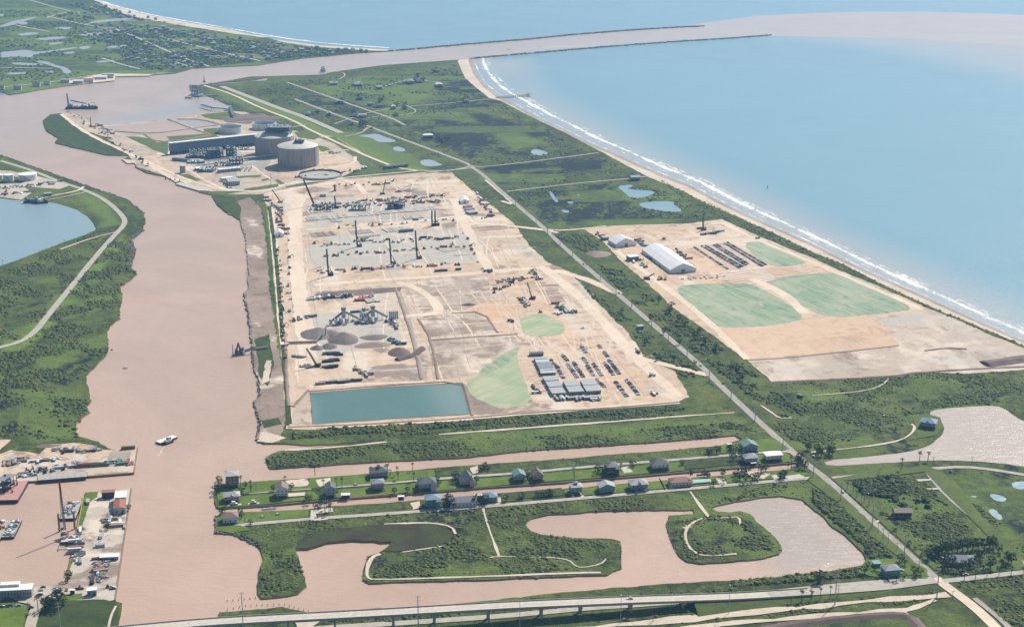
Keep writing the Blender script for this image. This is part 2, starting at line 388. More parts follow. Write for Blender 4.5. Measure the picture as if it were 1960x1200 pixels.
for s in ("1158 1040 1180 1035 1187 1070 1175 1055 1165 1060 1145 1058", "1165 1080 1188 1075 1188 1085", "1310 1000 1325 998 1322 1040 1312 1030"): patch(L_, 2, s, .9, 6)
# left levee land
K_ = 'levee'
patch(K_, 0, "0 540 60 520 150 500 200 470 130 560 60 600 0 640", .35, 22); patch(K_, 1, "0 640 60 620 120 560 200 480 240 440 235 470 160 560 90 640 40 670 0 680", .85, 22)
patch(K_, 1, "100 345 200 370 240 430 180 440 190 420 150 385", .6, 25); patch(K_, 0, "0 700 100 690 200 640 180 700 120 740 0 750", .55, 30)
patch(K_, 0, "0 765 38 765 35 830 0 835", 1., 8); patch(K_, 1, "40 770 165 775 150 840 60 850", .6, 25); patch(K_, 1, "0 745 160 745 160 765 0 765", .5, 14)
patch(K_, 0, "205 600 190 660 150 700 100 740 160 730 210 650", .4, 18)
patch(K_, 1, "0 300 80 332 190 372 240 400 270 430 240 400 180 378 60 340 0 312", .5, 12)
patch('far', 0, "0 60 120 40 230 55 200 110 100 130 0 110", .4, 150); patch('far', 0, "100 20 250 25 360 55 300 60 160 35", .4, 120)
patch('far', 1, "200 70 560 100 500 120 380 125 250 110", .35, 80)
patch('far', 1, "0 165 100 160 230 150 180 160 20 180", .8, 40)
# site shades: 0 dark earth, 1 orange, 2 pale, 3 (towards 0) grey
D_ = 'site'
patch(D_, 1, "880 580 935 575 985 590 1000 640 960 640 940 615 900 595", .75, 22); patch(D_, 1, "900 520 1040 530 1100 590 1160 640 1280 740 1200 770 1020 700 1010 650 940 570", .42, 60)
patch(D_, 0, "890 582 925 578 940 590 905 597", .6, 14)
patch(D_, 0, "700 700 812 693 818 728 715 732", .85, 8); patch(D_, 0, "745 690 790 670 812 640 820 700 760 700", .45, 14)
patch(D_, 0, "590 557 740 545 772 549 765 559 600 572", .6, 8)
patch(D_, 0, "565 350 600 352 600 372 568 375", .5, 10)
for s in ("580 470 930 455 940 500 600 512", "610 455 700 440 900 440 920 470 700 480"): patch(D_, 3, s, .25, 24)
patch(D_, 3, "560 600 770 598 772 660 580 690 556 640", .35, 18); patch(D_, 2, "552 560 765 545 770 600 560 600", .4, 20)
patch(D_, 2, "535 350 575 372 590 690 572 690 562 480 545 400", .7, 10)
patch(D_, 3, "580 395 830 380 850 420 600 432", .4, 20)
for s in ("585 440 880 415", "600 462 905 450", "575 532 700 520 900 500", "590 400 860 360", "600 372 850 355", "620 500 900 480"):
    patch(D_, 0, s, .5, 6, 3)
for s in ("640 340 700 355 860 345 870 375 700 385", "800 540 900 525 950 565 830 600"): patch(D_, 2, s, .35, 40)
Q_ = 'lot'
patch(Q_, 1, "1180 470 1500 420 1600 520 1700 610 1400 680 1200 540", .25, 60)
patch(Q_, 2, "1400 440 1460 470 1560 520 1760 585 1740 590 1530 520 1440 470", .6, 12)
for s in ("1330 535 1540 505 1580 520 1370 548",): patch(Q_, 1, s, .5, 12)
patch('bare', 0, "1675 612 1700 605 1770 598 1765 615 1700 622", .0, 12); patch('bare', 3, "1680 612 1775 600 1760 612 1690 625", 0., 10)
patch('bare', 0, "1880 695 1960 680 1990 690 1960 700 1890 702", .8, 8); patch('bare', 0, "1700 660 1725 664 1715 668", .8, 6)

GRIDA = 1
def ang_(_): p_, q_ = G(592, 753), G(884, 733); return math.atan2(q_[1] - p_[1], q_[0] - p_[0])
AX_ = math.atan2(G(905, 318)[1] - G(1345, 703)[1], G(905, 318)[0] - G(1345, 703)[0])
plain('rut_orange', (.51, .37, .265), .95); plain('green_dark', (.15, .225, .145), .9); plain('rut_dirt', (.42, .315, .235), .95); plain('rut_pale', (.37, .30, .24), .95); plain('rut_mud', (.2, .15, .12), .95)
SX_ = math.atan2(G(566, 500)[1] - G(592, 753)[1], G(566, 500)[0] - G(592, 753)[0])
def soft_spots(layer, s, n, chs, size=(8, 30), seed=1, asp=3., heads=None):
    rg = random.Random(seed); pw = [G(*q) for q in P(s)]; pa = np.array(pw)
    for _ in range(n):
        x, y = rg.uniform(pa[:, 0].min(), pa[:, 0].max()), rg.uniform(pa[:, 1].min(), pa[:, 1].max())
        if not inside(np.array([x]), np.array([y]), pw)[0]: continue
        a = rg.choice(heads or (ang_(0), SX_)) + rg.gauss(0, .06); r_ = rg.uniform(*size); q_ = rg.uniform(1, asp); c_, s_ = math.cos(a), math.sin(a); box_ = []
        for u, v_ in ((-1, -1), (1, -1), (1, 1), (-1, 1)): X_, Y_ = u * r_ * q_, v_ * r_; box_.append((x + X_ * c_ - Y_ * s_, y + X_ * s_ + Y_ * c_))
        ch, val = rg.choice(chs); PATCH.append((layer, ch, box_, val, rg.uniform(5, 16), 0))
SITEP = "560 365 700 345 865 335 900 370 985 435 1090 525 1200 640 1290 715 1300 765 1150 778 905 795 800 725 560 740 560 600"
soft_spots(D_, SITEP, 330, ((0, .6), (0, .5), (2, .55), (2, .7), (3, .5), (1, .3), (0, .7)), (4, 18), 3, 5)
soft_spots(D_, "580 380 880 365 930 500 590 530", 170, ((0, .55), (0, .45), (3, .3), (3, .4), (2, .5)), (3, 12), 4, 6)
soft_spots(Q_, "1130 442 1380 424 1500 480 1700 580 1480 600 1300 560 1200 500", 110, ((0, .35), (2, .6), (1, .4)), (5, 22), 5, 4, (AX_, ang_(0)))
soft_spots('bare', "1430 690 1715 665 1690 625 1775 595 1960 676 2080 710 1760 708 1480 730", 170, ((0, .42), (2, .55), (2, .4), (3, .6)), (5, 22), 6, 4)
soft_spots('plant', "262 300 520 255 700 310 690 340 500 368 340 350", 150, ((0, .5), (2, .7), (3, .4), (1, .4)), (5, 20), 7, 3)
soft_spots(L_, "420 1000 1500 930 1700 1080 500 1130", 90, ((0, .45), (1, .5), (2, .22)), (6, 26), 8, 3); soft_spots(L_, "1480 740 1960 720 1960 1180 1820 1120 1600 900", 110, ((0, .45), (1, .5), (1, .4)), (8, 30), 9, 3)
soft_spots(L_, "520 850 1400 790 1480 830 540 890", 70, ((0, .4), (1, .5)), (5, 14), 10, 6); soft_spots(L_, "560 165 900 130 1000 220 1300 390 1120 430 940 330", 120, ((0, .5), (1, .5), (0, .7)), (14, 50), 11, 4, (0., .2))
soft_spots(K_, "0 540 240 440 260 520 200 650 150 830 0 850", 90, ((0, .5), (1, .5), (1, .4)), (7, 26), 12, 4, (.9, 1.1)); soft_spots('far', "0 10 700 95 300 140 0 170", 120, ((0, .6), (1, .5), (1, .6)), (30, 110), 13, 4, (0., .3))
soft_spots('bank', "450 385 500 385 545 800 500 845 480 600", 160, ((0, .5), (2, .6), (2, .5), (1, .3)), (3, 12), 14, 5, (SX_,))
soft_spots('level', "760 530 940 530 1000 640 985 660 905 722 820 730", 130, ((0, .5), (0, .6), (2, .6)), (3, 14), 21, 5)
soft_spots('sandyard', "0 870 263 858 256 905 0 930", 90, ((0, .6), (0, .7), (2, .6), (3, .5)), (2, 9), 31, 4); soft_spots('boatyard', "150 950 251 936 220 1149 0 1146 130 1110", 130, ((0, .6), (0, .5), (2, .7), (3, .4)), (2, 9), 32, 4)
# ---- open water: one sheet to the horizon, finer where the camera looks
def sea():
    ys = [700., 1000.]; y = 1000.
    while y < 8200: y += 12 if y < 7200 else 60; ys.append(y)
    ys += [9000, 12000, 20000]
    rows = []
    xsn = np.linspace(-1, 1, 381)
    for y in ys: rows.append(np.stack([xsn * (y * .36 + 260), np.full(381, y)], 1))
    v = np.concatenate(rows); n = 381; f = []
    for j in range(len(ys) - 1):
        for i in range(n - 1): f.append((j * n + i, j * n + i + 1, (j + 1) * n + i + 1, (j + 1) * n + i))
    # wide skirts to the sides so the water goes on outside the frame
    v = [(float(a), float(b_), 0.) for a, b_ in v]; k = len(v)
    m_ = len(ys)
    for j in range(m_):
        v.append((-20000., ys[j], 0.)); v.append((20000., ys[j], 0.))
    for j in range(m_ - 1):
        f.append((k + 2 * j, j * n, (j + 1) * n, k + 2 * j + 2)); f.append((j * n + n - 1, k + 2 * j + 1, k + 2 * j + 3, (j + 1) * n + n - 1))
    b0 = len(v); v += [(-20000., -20000., 0.), (20000., -20000., 0.)]
    f.append((b0, b0 + 1, k + 1, k))
    me = mkmesh('water', v, f, ['sea_water']); paint(me, W)
    # the flat sheet's own south edge needs the grid points in between
    o = link('water', me); tag(o, kind='structure')
sea()
MAIN = P("""880 115 902 113 912 141 930 165 957 186 997 207 1042 232 1088 253 1133 277 1179 295 1224 316 1260 332 1318 354 1371 383 1421 408 1471 430 1521 452 1568 474 1618 499 1660 520 1718 545 1772 569 1833 597 1894 624 1960 653 2100 714
2140 1300 380 1300 380 1205 419 1184 419 1171 441 1170 539 1160 590 1171 828 1159 900 1152 932 1149 1090 1132 1280 1116 1400 1110 1460 1107 1539 1097 1590 1092 1650 1081 1658 1070 1650 1054 1618 1023 1593 1007 1577 988 1552 969
1536 955 1495 948 1463 950 1394 962 1361 970 1372 978 1400 980 1416 977 1435 983 1447 997 1482 1026 1497 1050 1492 1058 1460 1067 1343 1077 1315 1073 1299 1061 1286 1035 1275 1000 1280 986 1331 983 1326 974
1153 977 1052 983 1017 991 1006 1004 1017 1016 1052 1027 1172 1031 1187 1035 1190 1054 1190 1086 1163 1099 1122 1100 960 1107 707 1115 695 1108 696 1089 704 1064 725 1057 736 1050 750 1037 729 1038 717 1035 676 1034 628 1038
590 1050 565 1051 577 1089 587 1121 571 1135 536 1141 500 1144 493 1124 495 1092 504 1070 498 1046 473 1032 447 1021 414 1018 414 988 424 980 492 979 593 974 639 968 749 961 806 956 854 954 960 943 1100 934 1232 922 1362 911 1427 904 1524 897
1524 884 1305 903 1211 911 1080 922 931 932 839 941 758 946 639 955 584 960 503 967 435 972 415 970 411 960 413 928 473 923 628 912 828 896 900 890 1058 879 1248 864 1381 852 1420 840 1407 832 1248 846 1027 860 919 871 900 874
717 883 517 896 508 875 533 863 600 856 733 843 590 851 536 848 505 848 490 839 499 810 486 767 497 760 495 726 486 698 483 662 476 606 467 560 475 552 475 520 471 467 467 440 459 421 437 408 416 392 405 372 381 368 384 364
339 353 331 341 280 331 259 320 264 311 243 312 233 305 248 299 247 298 204 297 143 283 105 273 112 265 88 250 82 230 97 219 117 217 138 217 158 224 184 242 288 232 352 226 378 219 441 213 441 204 413 189 365 173 362 163 400 163 420 161 510 154 512 149 480 155 430 158 400 161 480 147 592 144 618 143 638 138 735 125 873 115""")
FAR = P("150 -12 200 10 270 30 350 45 430 58 520 75 600 86 680 92 745 96 748 98 684 102 579 112 497 125 370 131 339 140 286 145 222 147 218 154 153 162 80 172 20 182 0 176 -300 185 -700 60 -700 -40 -300 -40")
LEV = P("""-200 240 0 297 77 324 133 344 187 363 240 381 275 408 279 427 272 440 256 451 247 461 255 477 248 509 263 525 245 539 229 549 235 565 229 600 231 610 212 623 205 633 209 651 204 679 189 694 166 717 165 733 170 743 176 766 165 776 173 789 153 804 145 817 150 835 189 845 214 860
263 858 256 905 168 912 120 918 74 921 43 922 20 930 -20 960 -30 1000 -300 1000 -400 700 -300 400""")
YARD = P("163 942 251 936 240 1015 220 1149 234 1154 227 1200 222 1300 -200 1300 -200 1120 0 1119 62 1120 123 1118 129 1101 145 1030 160 949")
region('ground', FAR, 'far_grassland', 5, 20, 30, 'far', slab=True)
region('ground', MAIN, 'grassland', 1.6, 7, 9, L_, slab=True)
region('ground', LEV, 'grassland', 2.2, 7, 9, K_, slab=True)
region('ground', YARD, 'grassland', .6, 9, 9, 'yard', slab=True, side='concrete')
LANDPX = [FAR, MAIN, LEV, YARD]
def W2(name, s, mat='sea_water', base=(1, 0, 0, 1), jag=1.2, step=7, sm=1): 
    r = region(name, s, mat, jag, step, 0, base=base, smooth=sm); EXCL.append(([G(*q) for q in (P(s))], 0)); return r
# sand and beaches
def sheet(name, s, mat, jag=2., step=8, grid=0, layer=None, excl=True, sm=0, base=(0, 0, 0, 1)):
    r = region(name, s, mat, jag, step, grid, layer, smooth=sm, base=base)
    if excl: EXCL.append(([G(*q) for q in P(s)], 0))
    return r
sheet('beach', "880 115 902 113 912 141 930 165 957 186 997 207 1042 232 1088 253 1133 277 1179 295 1224 316 1260 332 1318 354 1371 383 1421 408 1471 430 1521 452 1568 474 1618 499 1660 520 1718 545 1772 569 1833 597 1894 624 1960 653 2100 714 2100 724 1960 662 1863 620 1803 597 1742 569 1681 541 1621 509 1557 483 1486 449 1414 416 1354 391 1307 366 1239 338 1194 314 1148 289 1103 265 1054 241 1003 217 960 194 936 188 915 171 890 150 876 118", 'sand', 1.5, 8)
sheet('wet_beach', "896 114 902 113 912 141 930 165 957 186 997 207 1042 232 1088 253 1133 277 1179 295 1224 316 1260 332 1318 354 1371 383 1421 408 1471 430 1521 452 1568 474 1618 499 1660 520 1718 545 1772 569 1833 597 1894 624 1960 653 2100 714 2095 716.2 1955 655.2 1889 626.2 1828 599.2 1767 571.2 1713 547.2 1655 522.2 1613 501.2 1563 476.2 1516 454.2 1466 432.2 1416 410.2 1366 385.2 1313 356.2 1255 334.2 1219 318.2 1174 297.2 1128 279.2 1083 255.2 1037 234.2 992 209.2 952 188.2 925 167.2 907 143.2 905 140", 'wet_sand', 1.2, 8)
sheet('beach', "170 -6 200 6 270 26 350 42 430 55 470 64 520 72 500 72 430 62 340 48 260 34 215 20", 'sand', 6, 20)
sheet('beach', "520 75 600 86 680 92 745 96 740 98 700 97 600 90 540 81", 'sand', 3, 15)
# inland ponds
for s in ("682 261 700 258 722 256 735 262 763 270 745 273 722 272 712 264", "751 283 762 280 777 286 773 291 755 289", "803 309 815 305 830 307 838 312 850 316 828 319 808 317",
          "1014 291 1024 285 1040 289 1052 294 1030 299 1020 295"):
    W2('pond', s, base=(.0, .6, .1, 1), jag=1.5)
for s in ("1180 357 1208 353 1212 358 1198 361 1212 363 1253 366 1252 372 1222 380 1205 378 1196 369", "1220 390 1245 386 1287 385 1292 393 1306 402 1300 406 1270 405 1232 398",
          "1049 367 1056 367 1062 377 1070 387 1062 387", "1085 386 1098 386 1097 390 1088 390", "1073 401 1090 403 1088 408 1078 407", "1104 373 1110 373 1108 376"):
    W2('pond', s, base=(.0, .25, .3, 1), jag=1.5)
W2('pond', "1575 882 1656 874 1735 866 1780 853 1805 831 1808 815 1796 802 1775 790 1799 782 1894 776 1919 779 1960 809 2060 850 2060 900 1960 893 1909 885 1815 880 1751 882 1656 888 1585 892", base=(.55, .9, 0, 1))
W2('pond', "0 379 27 384 93 387 117 392 160 407 184 435 181 443 107 469 0 511 -200 570 -200 370", base=(.12, .5, .6, 1))
for s in ("1935 923 1960 920 1975 926 1960 937 1940 934", "1893 948 1900 944 1928 952 1922 961 1905 958", "1890 975 1905 973 1920 990 1915 996 1900 988", "1856 949 1870 948 1868 953"):
    W2('pond', s, base=(.1, .1, .3, 1), jag=2.2, step=4)
water('basin_water', (.09, .18, .155), (.1, .25, .24), (.2, .27, .25), (.1, .25, .24), 1.5)
soft_dummy = 0
# marsh pools far left
for s in ("45 95 70 100 100 97 148 90 147 93 100 100 60 106 45 103", "0 100 30 98 50 95 66 103 60 112 30 108 0 112", "66 118 80 116 110 125 135 133 134 142 122 141 118 132 90 124", "100 55 120 52 140 53 130 58", "172 42 200 38 255 34 258 37 215 42 175 46",
          "32 44 50 42 55 46 40 48", "90 83 125 80 120 83 100 87", "0 50 20 42 60 34 75 32 40 44 0 54", "150 90 175 88 170 94 155 95", "120 101 145 99 140 103 125 104", "0 28 10 27 5 32 -10 33", "20 120 60 121 90 124 60 126 25 124", "60 75 110 70 140 72 90 78", "150 66 190 62 200 66 160 70", "10 140 50 138 60 141 20 144", "85 138 100 136 104 139 90 141", "200 90 240 86 246 89 210 93", "30 66 60 62 80 64 45 70", "180 118 215 115 220 118 190 121"):
    W2('pond', s, base=(.2, .5, 0, 1), jag=5, step=18)
# ---- the port basin settling ponds
sheet('earth_yard', "247 299 262 320 330 341 384 364 440 372 505 372 560 360 640 345 700 318 690 290 640 262 560 250 520 232 470 215 441 213 378 219 352 226 288 232 184 242 158 224 138 217 117 217 160 250 200 262 240 290", 'pale_dirt', 2, 9, 10, 'plant')
sheet('grass_verge', "240 262 300 290 322 298 322 272 400 262 380 255 300 268 265 262", 'dull_grass', 2)
sheet('grass_verge', "82 232 98 220 117 218 150 240 185 262 215 280 247 297 204 297 143 283 105 273 112 265 88 250", 'meadow', 2)
sheet('grass_verge', "355 258 410 248 425 256 400 262", 'dull_grass', 2); sheet('grass_verge', "380 220 440 214 470 222 440 232 400 228", 'dull_grass', 2)
W2('settling_pond', "192 244 288 235 325 230 366 246 290 257 250 262 225 250", base=(.95, .4, 0, 1), jag=.5, sm=0)
W2('settling_pond', "277 258 366 248 402 258 350 268 300 273", base=(1, .2, 0, 1), jag=.5, sm=0); W2('settling_pond', "332 231 360 229 395 232 420 241 378 246", base=(.5, .5, 0, 1), jag=.5, sm=0)
for s in ("322 229 366 246 405 259", "220 252 290 257 366 247 425 239 480 232", "277 258 300 273 352 268 405 259", "340 229 385 229 425 240"): berm('earth_bank', s, 9, 1.5, 'mud')
sheet('spoil_heap_ground', "420 226 455 220 500 217 520 224 505 234 470 238 430 234", 'dark_earth', 2)
for s in ("563 254 590 248 616 262 600 268 572 264", "608 278 625 282 646 295 630 298 612 288", "578 242 590 242 600 251 584 253", "476 315 486 314 506 329 498 330", "451 338 498 335 500 339 455 342", "465 362 532 352 534 358 470 367", "545 354 660 342 664 346 548 360", "524 345 532 343 546 352 536 354", "608 303 642 300 640 304 612 306", "341 334 362 334 384 345 376 347 350 341", "388 247 416 245 420 254 396 257", "671 288 690 296 712 320 690 316", "476 366 430 372 400 372 384 368 420 366", "500 344 520 340 522 343 502 347", "318 262 405 256 420 262 330 272", "640 262 700 300 720 322 700 318 640 275 610 264"):
    sheet('grass_verge', s, 'dull_grass', 1.2, 7)
for s, m_ in (("555 300 590 290 640 292 690 318 660 335 600 345 540 338 530 322", 'dirt'), ("440 312 520 304 540 316 500 330 470 320", 'dirt'), ("262 304 300 296 345 320 330 332 290 328", 'dirt'), ("340 300 440 286 470 300 520 308 500 330 440 336 400 330 370 320", 'marsh_mud'), ("425 350 450 348 480 360 450 366 430 362", 'concrete'), ("450 322 480 316 500 334 455 338", 'shell_yard')):
    sheet('work_pad', s, m_, 1.5, 8)
for s, w_ in (("262 300 300 318 360 345 420 362 470 366 505 366", 7), ("118 219 150 245 190 268 240 290 290 318 340 348", 10), ("345 318 365 328 400 350 440 366", 6), ("505 366 560 352 660 340 740 333 800 327", 6), ("484 318 500 332 520 344", 5), ("460 312 500 306 530 303", 5), ("560 318 600 326 640 322 680 312 680 300", 6), ("590 300 640 286 668 288", 5), ("525 250 570 242 585 240", 4)):
    way('site_lane', s, w_, 'haul_road', 1, True, 1.)
# ---- construction site
sheet('construction_ground', "505 372 560 360 640 345 700 341 800 332 865 330 880 345 930 385 985 430 1010 465 1045 500 1090 520 1140 575 1200 635 1240 690 1290 710 1320 760 1295 770 1150 782 1010 790 900 800 610 822 560 822 548 800 545 650 532 560 522 450 505 400", 'dirt', 2.5, 8, 9, D_)
SZ = []
for s in ("800 610 925 597 953 637 826 650", "820 652 990 640 1000 655 905 720 830 728", "765 545 865 530 935 530 940 575 870 600 800 600"): sheet('levelled_ground', s, 'pale_dirt', 1.5, 8, 8, 'level')
LV[0] += 8; SZ.append(ZL + .003 * LV[0] - .0225)
sheet('grass_strip', "500 376 515 400 530 500 543 650 545 735 535 735 528 600 518 480", 'dull_grass', 2, 8)
sheet('river_bank', "455 385 480 378 498 400 510 470 516 560 528 640 542 700 548 800 535 846 505 848 490 839 499 810 486 767 497 760 495 726 486 698 483 662 476 606 467 560 475 552 475 520 471 467 467 440 459 421 437 408", 'mud', 3, 7, 9, 'bank')
sheet('bank_grass', "487 650 515 640 525 700 512 740 497 722", 'meadow', 2); sheet('bank_grass', "437 408 459 421 462 400 448 378 410 372 405 374 416 392", 'meadow', 2)
sheet('bank_grass', "500 805 532 800 540 812 505 820", 'meadow', 1.5); sheet('bank_sand', "500 735 515 730 520 690 510 690", 'sand', 1.5); sheet('bank_sand', "492 845 520 848 548 838 520 830 500 826", 'sand', 1.5)
sheet('service_lane', "512 400 524 400 533 480 540 600 548 720 556 800 548 806 540 700 530 600 522 500", 'haul_road', 1, 8)
for s in ("515 395 527 480 536 580 541 650", "541 660 548 740 553 812"): way('ditch_grass', s, 6, 'meadow', 1, False, .6)
W2('drain_channel', "549 500 556 460 552 440 549 440 553 520 560 600 566 625 571 625 566 560", base=(.3, .5, 0, 1), jag=.3, sm=0)
W2('drain_channel', "763 557 766 557 784 602 815 726 812 728 779 615", base=(.6, .5, .2, 1), jag=.3, sm=0)
patch('basin', 1, "820 730 905 730 910 800 860 800", .8, 60); patch('basin', 1, "590 760 600 760 605 815 590 815", .5, 12)
region('settling_basin', "592 753 740 741 884 733 893 765 900 793 750 802 597 812", 'basin_water', .7, 8, 12, 'basin'); way('wet_margin', "592 753 740 741 884 733 893 765 900 793 750 802 597 812 592 753", 3, 'dark_earth', 0, False, .5)
for s in ("588 750 740 738 886 729 897 765 904 796", "551 818 700 813 905 800 1010 790 1160 782 1300 770", "820 652 990 640", "800 611 826 650 838 726", "757 552 770 590 790 650 806 726", "865 600 925 597 953 637", "546 640 549 740 553 790 590 747"):
    berm('earth_bank', s, 5, 1.1, 'mud')
sheet('dark_cut', "598 572 605 562 660 556 740 551 770 550 766 558 700 565", 'dark_earth', 1.5, 7); berm('haul_bank', "760 690 790 682 808 668", 12, 3.5, 'dark_earth')
sheet('bank_verge', "590 812 597 812 592 753 588 751 560 790 560 818", 'pale_dirt', 1)
sheet('dark_verge', "886 733 897 752 903 793 920 795 960 786 930 760 900 745", 'mud', 1.5)
for s, w_ in (("575 372 562 420 566 500 578 600 592 700", 22), ("600 546 720 536 840 530 940 520 1010 515 1045 512", 14), ("586 440 700 432 800 424 890 412", 9), ("868 380 890 430 920 490 940 520", 16),
              ("760 540 800 552 830 575 845 600 800 603 765 607", 13), ("895 430 935 428 1040 440", 9), ("640 340 680 350 700 372", 12), ("510 372 560 362 640 350", 12), ("885 390 900 428 940 430", 8),
              ("1040 512 1100 560 1150 610 1210 680 1300 760", 16), ("592 740 700 735 812 731", 6), ("905 800 1050 788 1300 770", 9), ("548 818 700 815 905 802", 7), ("1215 683 1280 700 1355 718", 11),
              ("1060 518 1110 530 1165 553 1185 563", 14), ("1000 436 1050 442 1068 446", 7), ("960 385 990 395 930 345", 7)):
    way('haul_road', s, w_, 'haul_road', 2, True, 1.2)
sheet('green_cover', "995 608 1030 600 1055 605 1080 620 1083 635 1065 643 1005 645 997 625", 'yellow_mulch', 1.8, 5, sm=1)
sheet('green_cover', "1000 658 988 680 1000 720 1023 775 960 782 925 770 900 755 890 730 915 720 918 708 960 680", 'yellow_mulch', 1.8, 5, sm=1)
sheet('green_edge', "1000 659 978 690 966 702 922 718 918 708 960 680", 'green_mulch', 1.5, 8, sm=1)
# ---- beachside lot
sheet('lot_ground', "1118 440 1170 433 1250 430 1320 428 1382 420 1450 452 1504 474 1557 495 1611 520 1681 548 1742 575 1790 597 1715 665 1760 712 1700 722 1480 733 1430 690 1290 590 1230 535 1195 505 1150 460", 'dirt', 2, 8, 9, Q_)
sheet('bare_ground', "1428 686 1500 684 1580 676 1640 672 1715 665 1690 625 1675 612 1772 589 1818 607 1894 641 1960 667 2085 722 2080 705 1960 708 1850 716 1760 712 1700 718 1480 733", 'pale_dirt', 2, 8, 10, 'bare')
sheet('orange_ground', "1430 686 1372 630 1500 622 1545 607 1640 606 1690 618 1720 660 1640 672 1500 684", 'dirt', 2.5, 6, base=(0, .42, 0, 1))

for s in ("1295 553 1310 545 1420 541 1450 548 1500 577 1545 607 1500 622 1375 630 1340 605 1300 565", "1457 543 1500 530 1560 524 1615 522 1690 555 1755 592 1700 600 1590 610 1545 592 1495 565", "1420 467 1450 462 1475 463 1548 502 1530 508 1480 512 1450 495"):
    sheet('green_cover', s, 'green_mulch', 2.2, 5, sm=1)
def many_tracks(name, label, s, n, wid, mat, L=(30, 160), heads=(0, 1.57), spread=.12, curl=.004, seed=1, soft=.5):
    """wheel ruts, drag lines and small ditches pressed into bare ground"""
    rg = random.Random(seed); pw = [G(*q) for q in P(s)]; pa = np.array(pw); V = []; F = []; z = SZ[0] if SZ else lift()
    if SZ: SZ[0] += .0015
    for _ in range(n):
        for _t in range(20):
            x, y = rg.uniform(pa[:, 0].min(), pa[:, 0].max()), rg.uniform(pa[:, 1].min(), pa[:, 1].max())
            if inside(np.array([x]), np.array([y]), pw)[0]: break
        a = rg.choice(heads) + rg.gauss(0, spread); k = rg.gauss(0, curl); pts = []; ll = rg.uniform(*L)
        for i in range(int(ll / 5) + 2):
            if not inside(np.array([x]), np.array([y]), pw)[0]: break
            pts.append((x, y)); x += 5 * math.cos(a); y += 5 * math.sin(a); a += k * 5 + rg.gauss(0, .01)
        if len(pts) < 3: continue
        w0 = rg.uniform(.6, 1.3) * wid; A, B = ribbon_pts(pts, [w0 * (.2 if i in (0, len(pts) - 1) else rg.uniform(.6, 1.2)) for i in range(len(pts))]); b0 = len(V); m_ = len(pts)
        V += [(p_[0], p_[1], z + .00001 * _) for p_ in A + B]; F += [(b0 + i, b0 + m_ + i, b0 + m_ + i + 1, b0 + i + 1) for i in range(m_ - 1)]
    me = mkmesh(name, V, F, [mat]); paint(me, '-'); o = link(name, me); o['kind'] = 'stuff'; o['label'] = label
SITE = "560 365 700 345 865 335 900 370 985 435 1090 525 1200 640 1290 715 1300 765 1150 778 905 795 800 725 560 740 560 600"
gr_ = ang_(GRIDA); 
many_tracks('wheel_ruts', 'dark wheel ruts and small ditches across the construction ground', SITE, 170, 1.1, 'rut_dirt', (40, 240), (gr_, SX_, gr_, SX_), .03, .0003, 3)
many_tracks('pale_ruts', 'pale compacted wheel tracks across the construction ground', SITE, 90, 2.4, 'haul_road', (60, 260), (gr_, SX_), .05, .0008, 4)
many_tracks('pale_ruts', 'curving pale wheel tracks around the office car park', "900 560 1100 520 1240 680 1300 750 1150 775 1000 690", 90, 2.4, 'sand', (40, 200), (SX_, gr_, AX_), .12, .002, 5)
many_tracks('grading_marks', 'crossing grader marks on the levelled ground', "765 545 935 530 1000 640 985 660 905 722 830 728", 70, 1., 'rut_pale', (25, 140), (gr_, SX_), .12, .003, 6)
many_tracks('grading_marks', 'swirling grader marks on the bare ground', "1430 690 1640 675 1715 665 1690 625 1775 595 1960 676 2080 710 1760 708 1480 730", 200, 1.3, 'rut_pale', (25, 140), (0, gr_, AX_), .2, .004, 7)
many_tracks('pale_ruts', 'pale grader streaks on the bare ground', "1430 690 1640 675 1715 665 1690 625 1775 595 1960 676 2080 710 1760 708 1480 730", 220, 1.8, 'sand', (25, 140), (0, gr_, AX_), .2, .004, 8)
many_tracks('pale_ruts', 'pale wheel tracks in the beachside lot', "1130 442 1380 424 1500 480 1580 520 1480 560 1300 540 1240 535", 150, 2.2, 'haul_road', (40, 200), (AX_, gr_), .25, .006, 9)
many_tracks('wheel_ruts', 'fine dark wheel ruts in the beachside lot', "1130 442 1380 424 1500 480 1580 520 1480 560 1300 540 1240 535", 110, .9, 'rut_dirt', (20, 120), (AX_, gr_), .1, .003, 10)
many_tracks('drill_rows', 'dark seeding lines on the green covers', "1310 555 1420 545 1500 577 1535 605 1380 625 1320 590", 60, 1., 'green_dark', (20, 160), (AX_, gr_), .25, .01, 11)
many_tracks('drill_rows', 'dark seeding lines on the larger green cover', "1470 545 1610 525 1740 590 1595 606 1550 590", 70, 1., 'green_dark', (20, 160), (AX_, gr_), .25, .01, 12)
many_tracks('grading_marks', 'faint grader streaks on the orange ground', "1428 686 1372 630 1545 607 1690 618 1715 662 1500 684", 90, 1.6, 'rut_orange', (20, 140), (0, gr_, AX_), .1, .003, 14)
many_tracks('bank_ruts', 'brown ruts along the dredged river bank', "455 385 495 385 530 640 545 800 500 840 480 600", 60, 1.3, 'rut_mud', (20, 160), (SX_,), .06, .001, 13)
for i in range(7):
    way('furrow_line', [(1345 + 9 * i, 530 + 3.6 * i), (1530 + 7 * i, 507 + 2.6 * i)], 1.6, 'dark_earth', 0, False)
way('lot_track', "1180 480 1260 540 1340 600 1430 688", 10, 'haul_road', 1, True, 1); way('lot_track', "1380 426 1450 460 1557 503 1681 556 1765 592", 10, 'haul_road', 1, True, 1)
way('lot_track', "1540 600 1510 570 1480 552 1440 535", 14, 'haul_road', 1, True, 1); berm('earth_bank', "1430 690 1500 686 1600 676 1720 662", 5, 1, 'mud'); berm('earth_bank', "1480 732 1700 722 1760 713 1960 702 2050 700", 6, 1.5, 'mud')
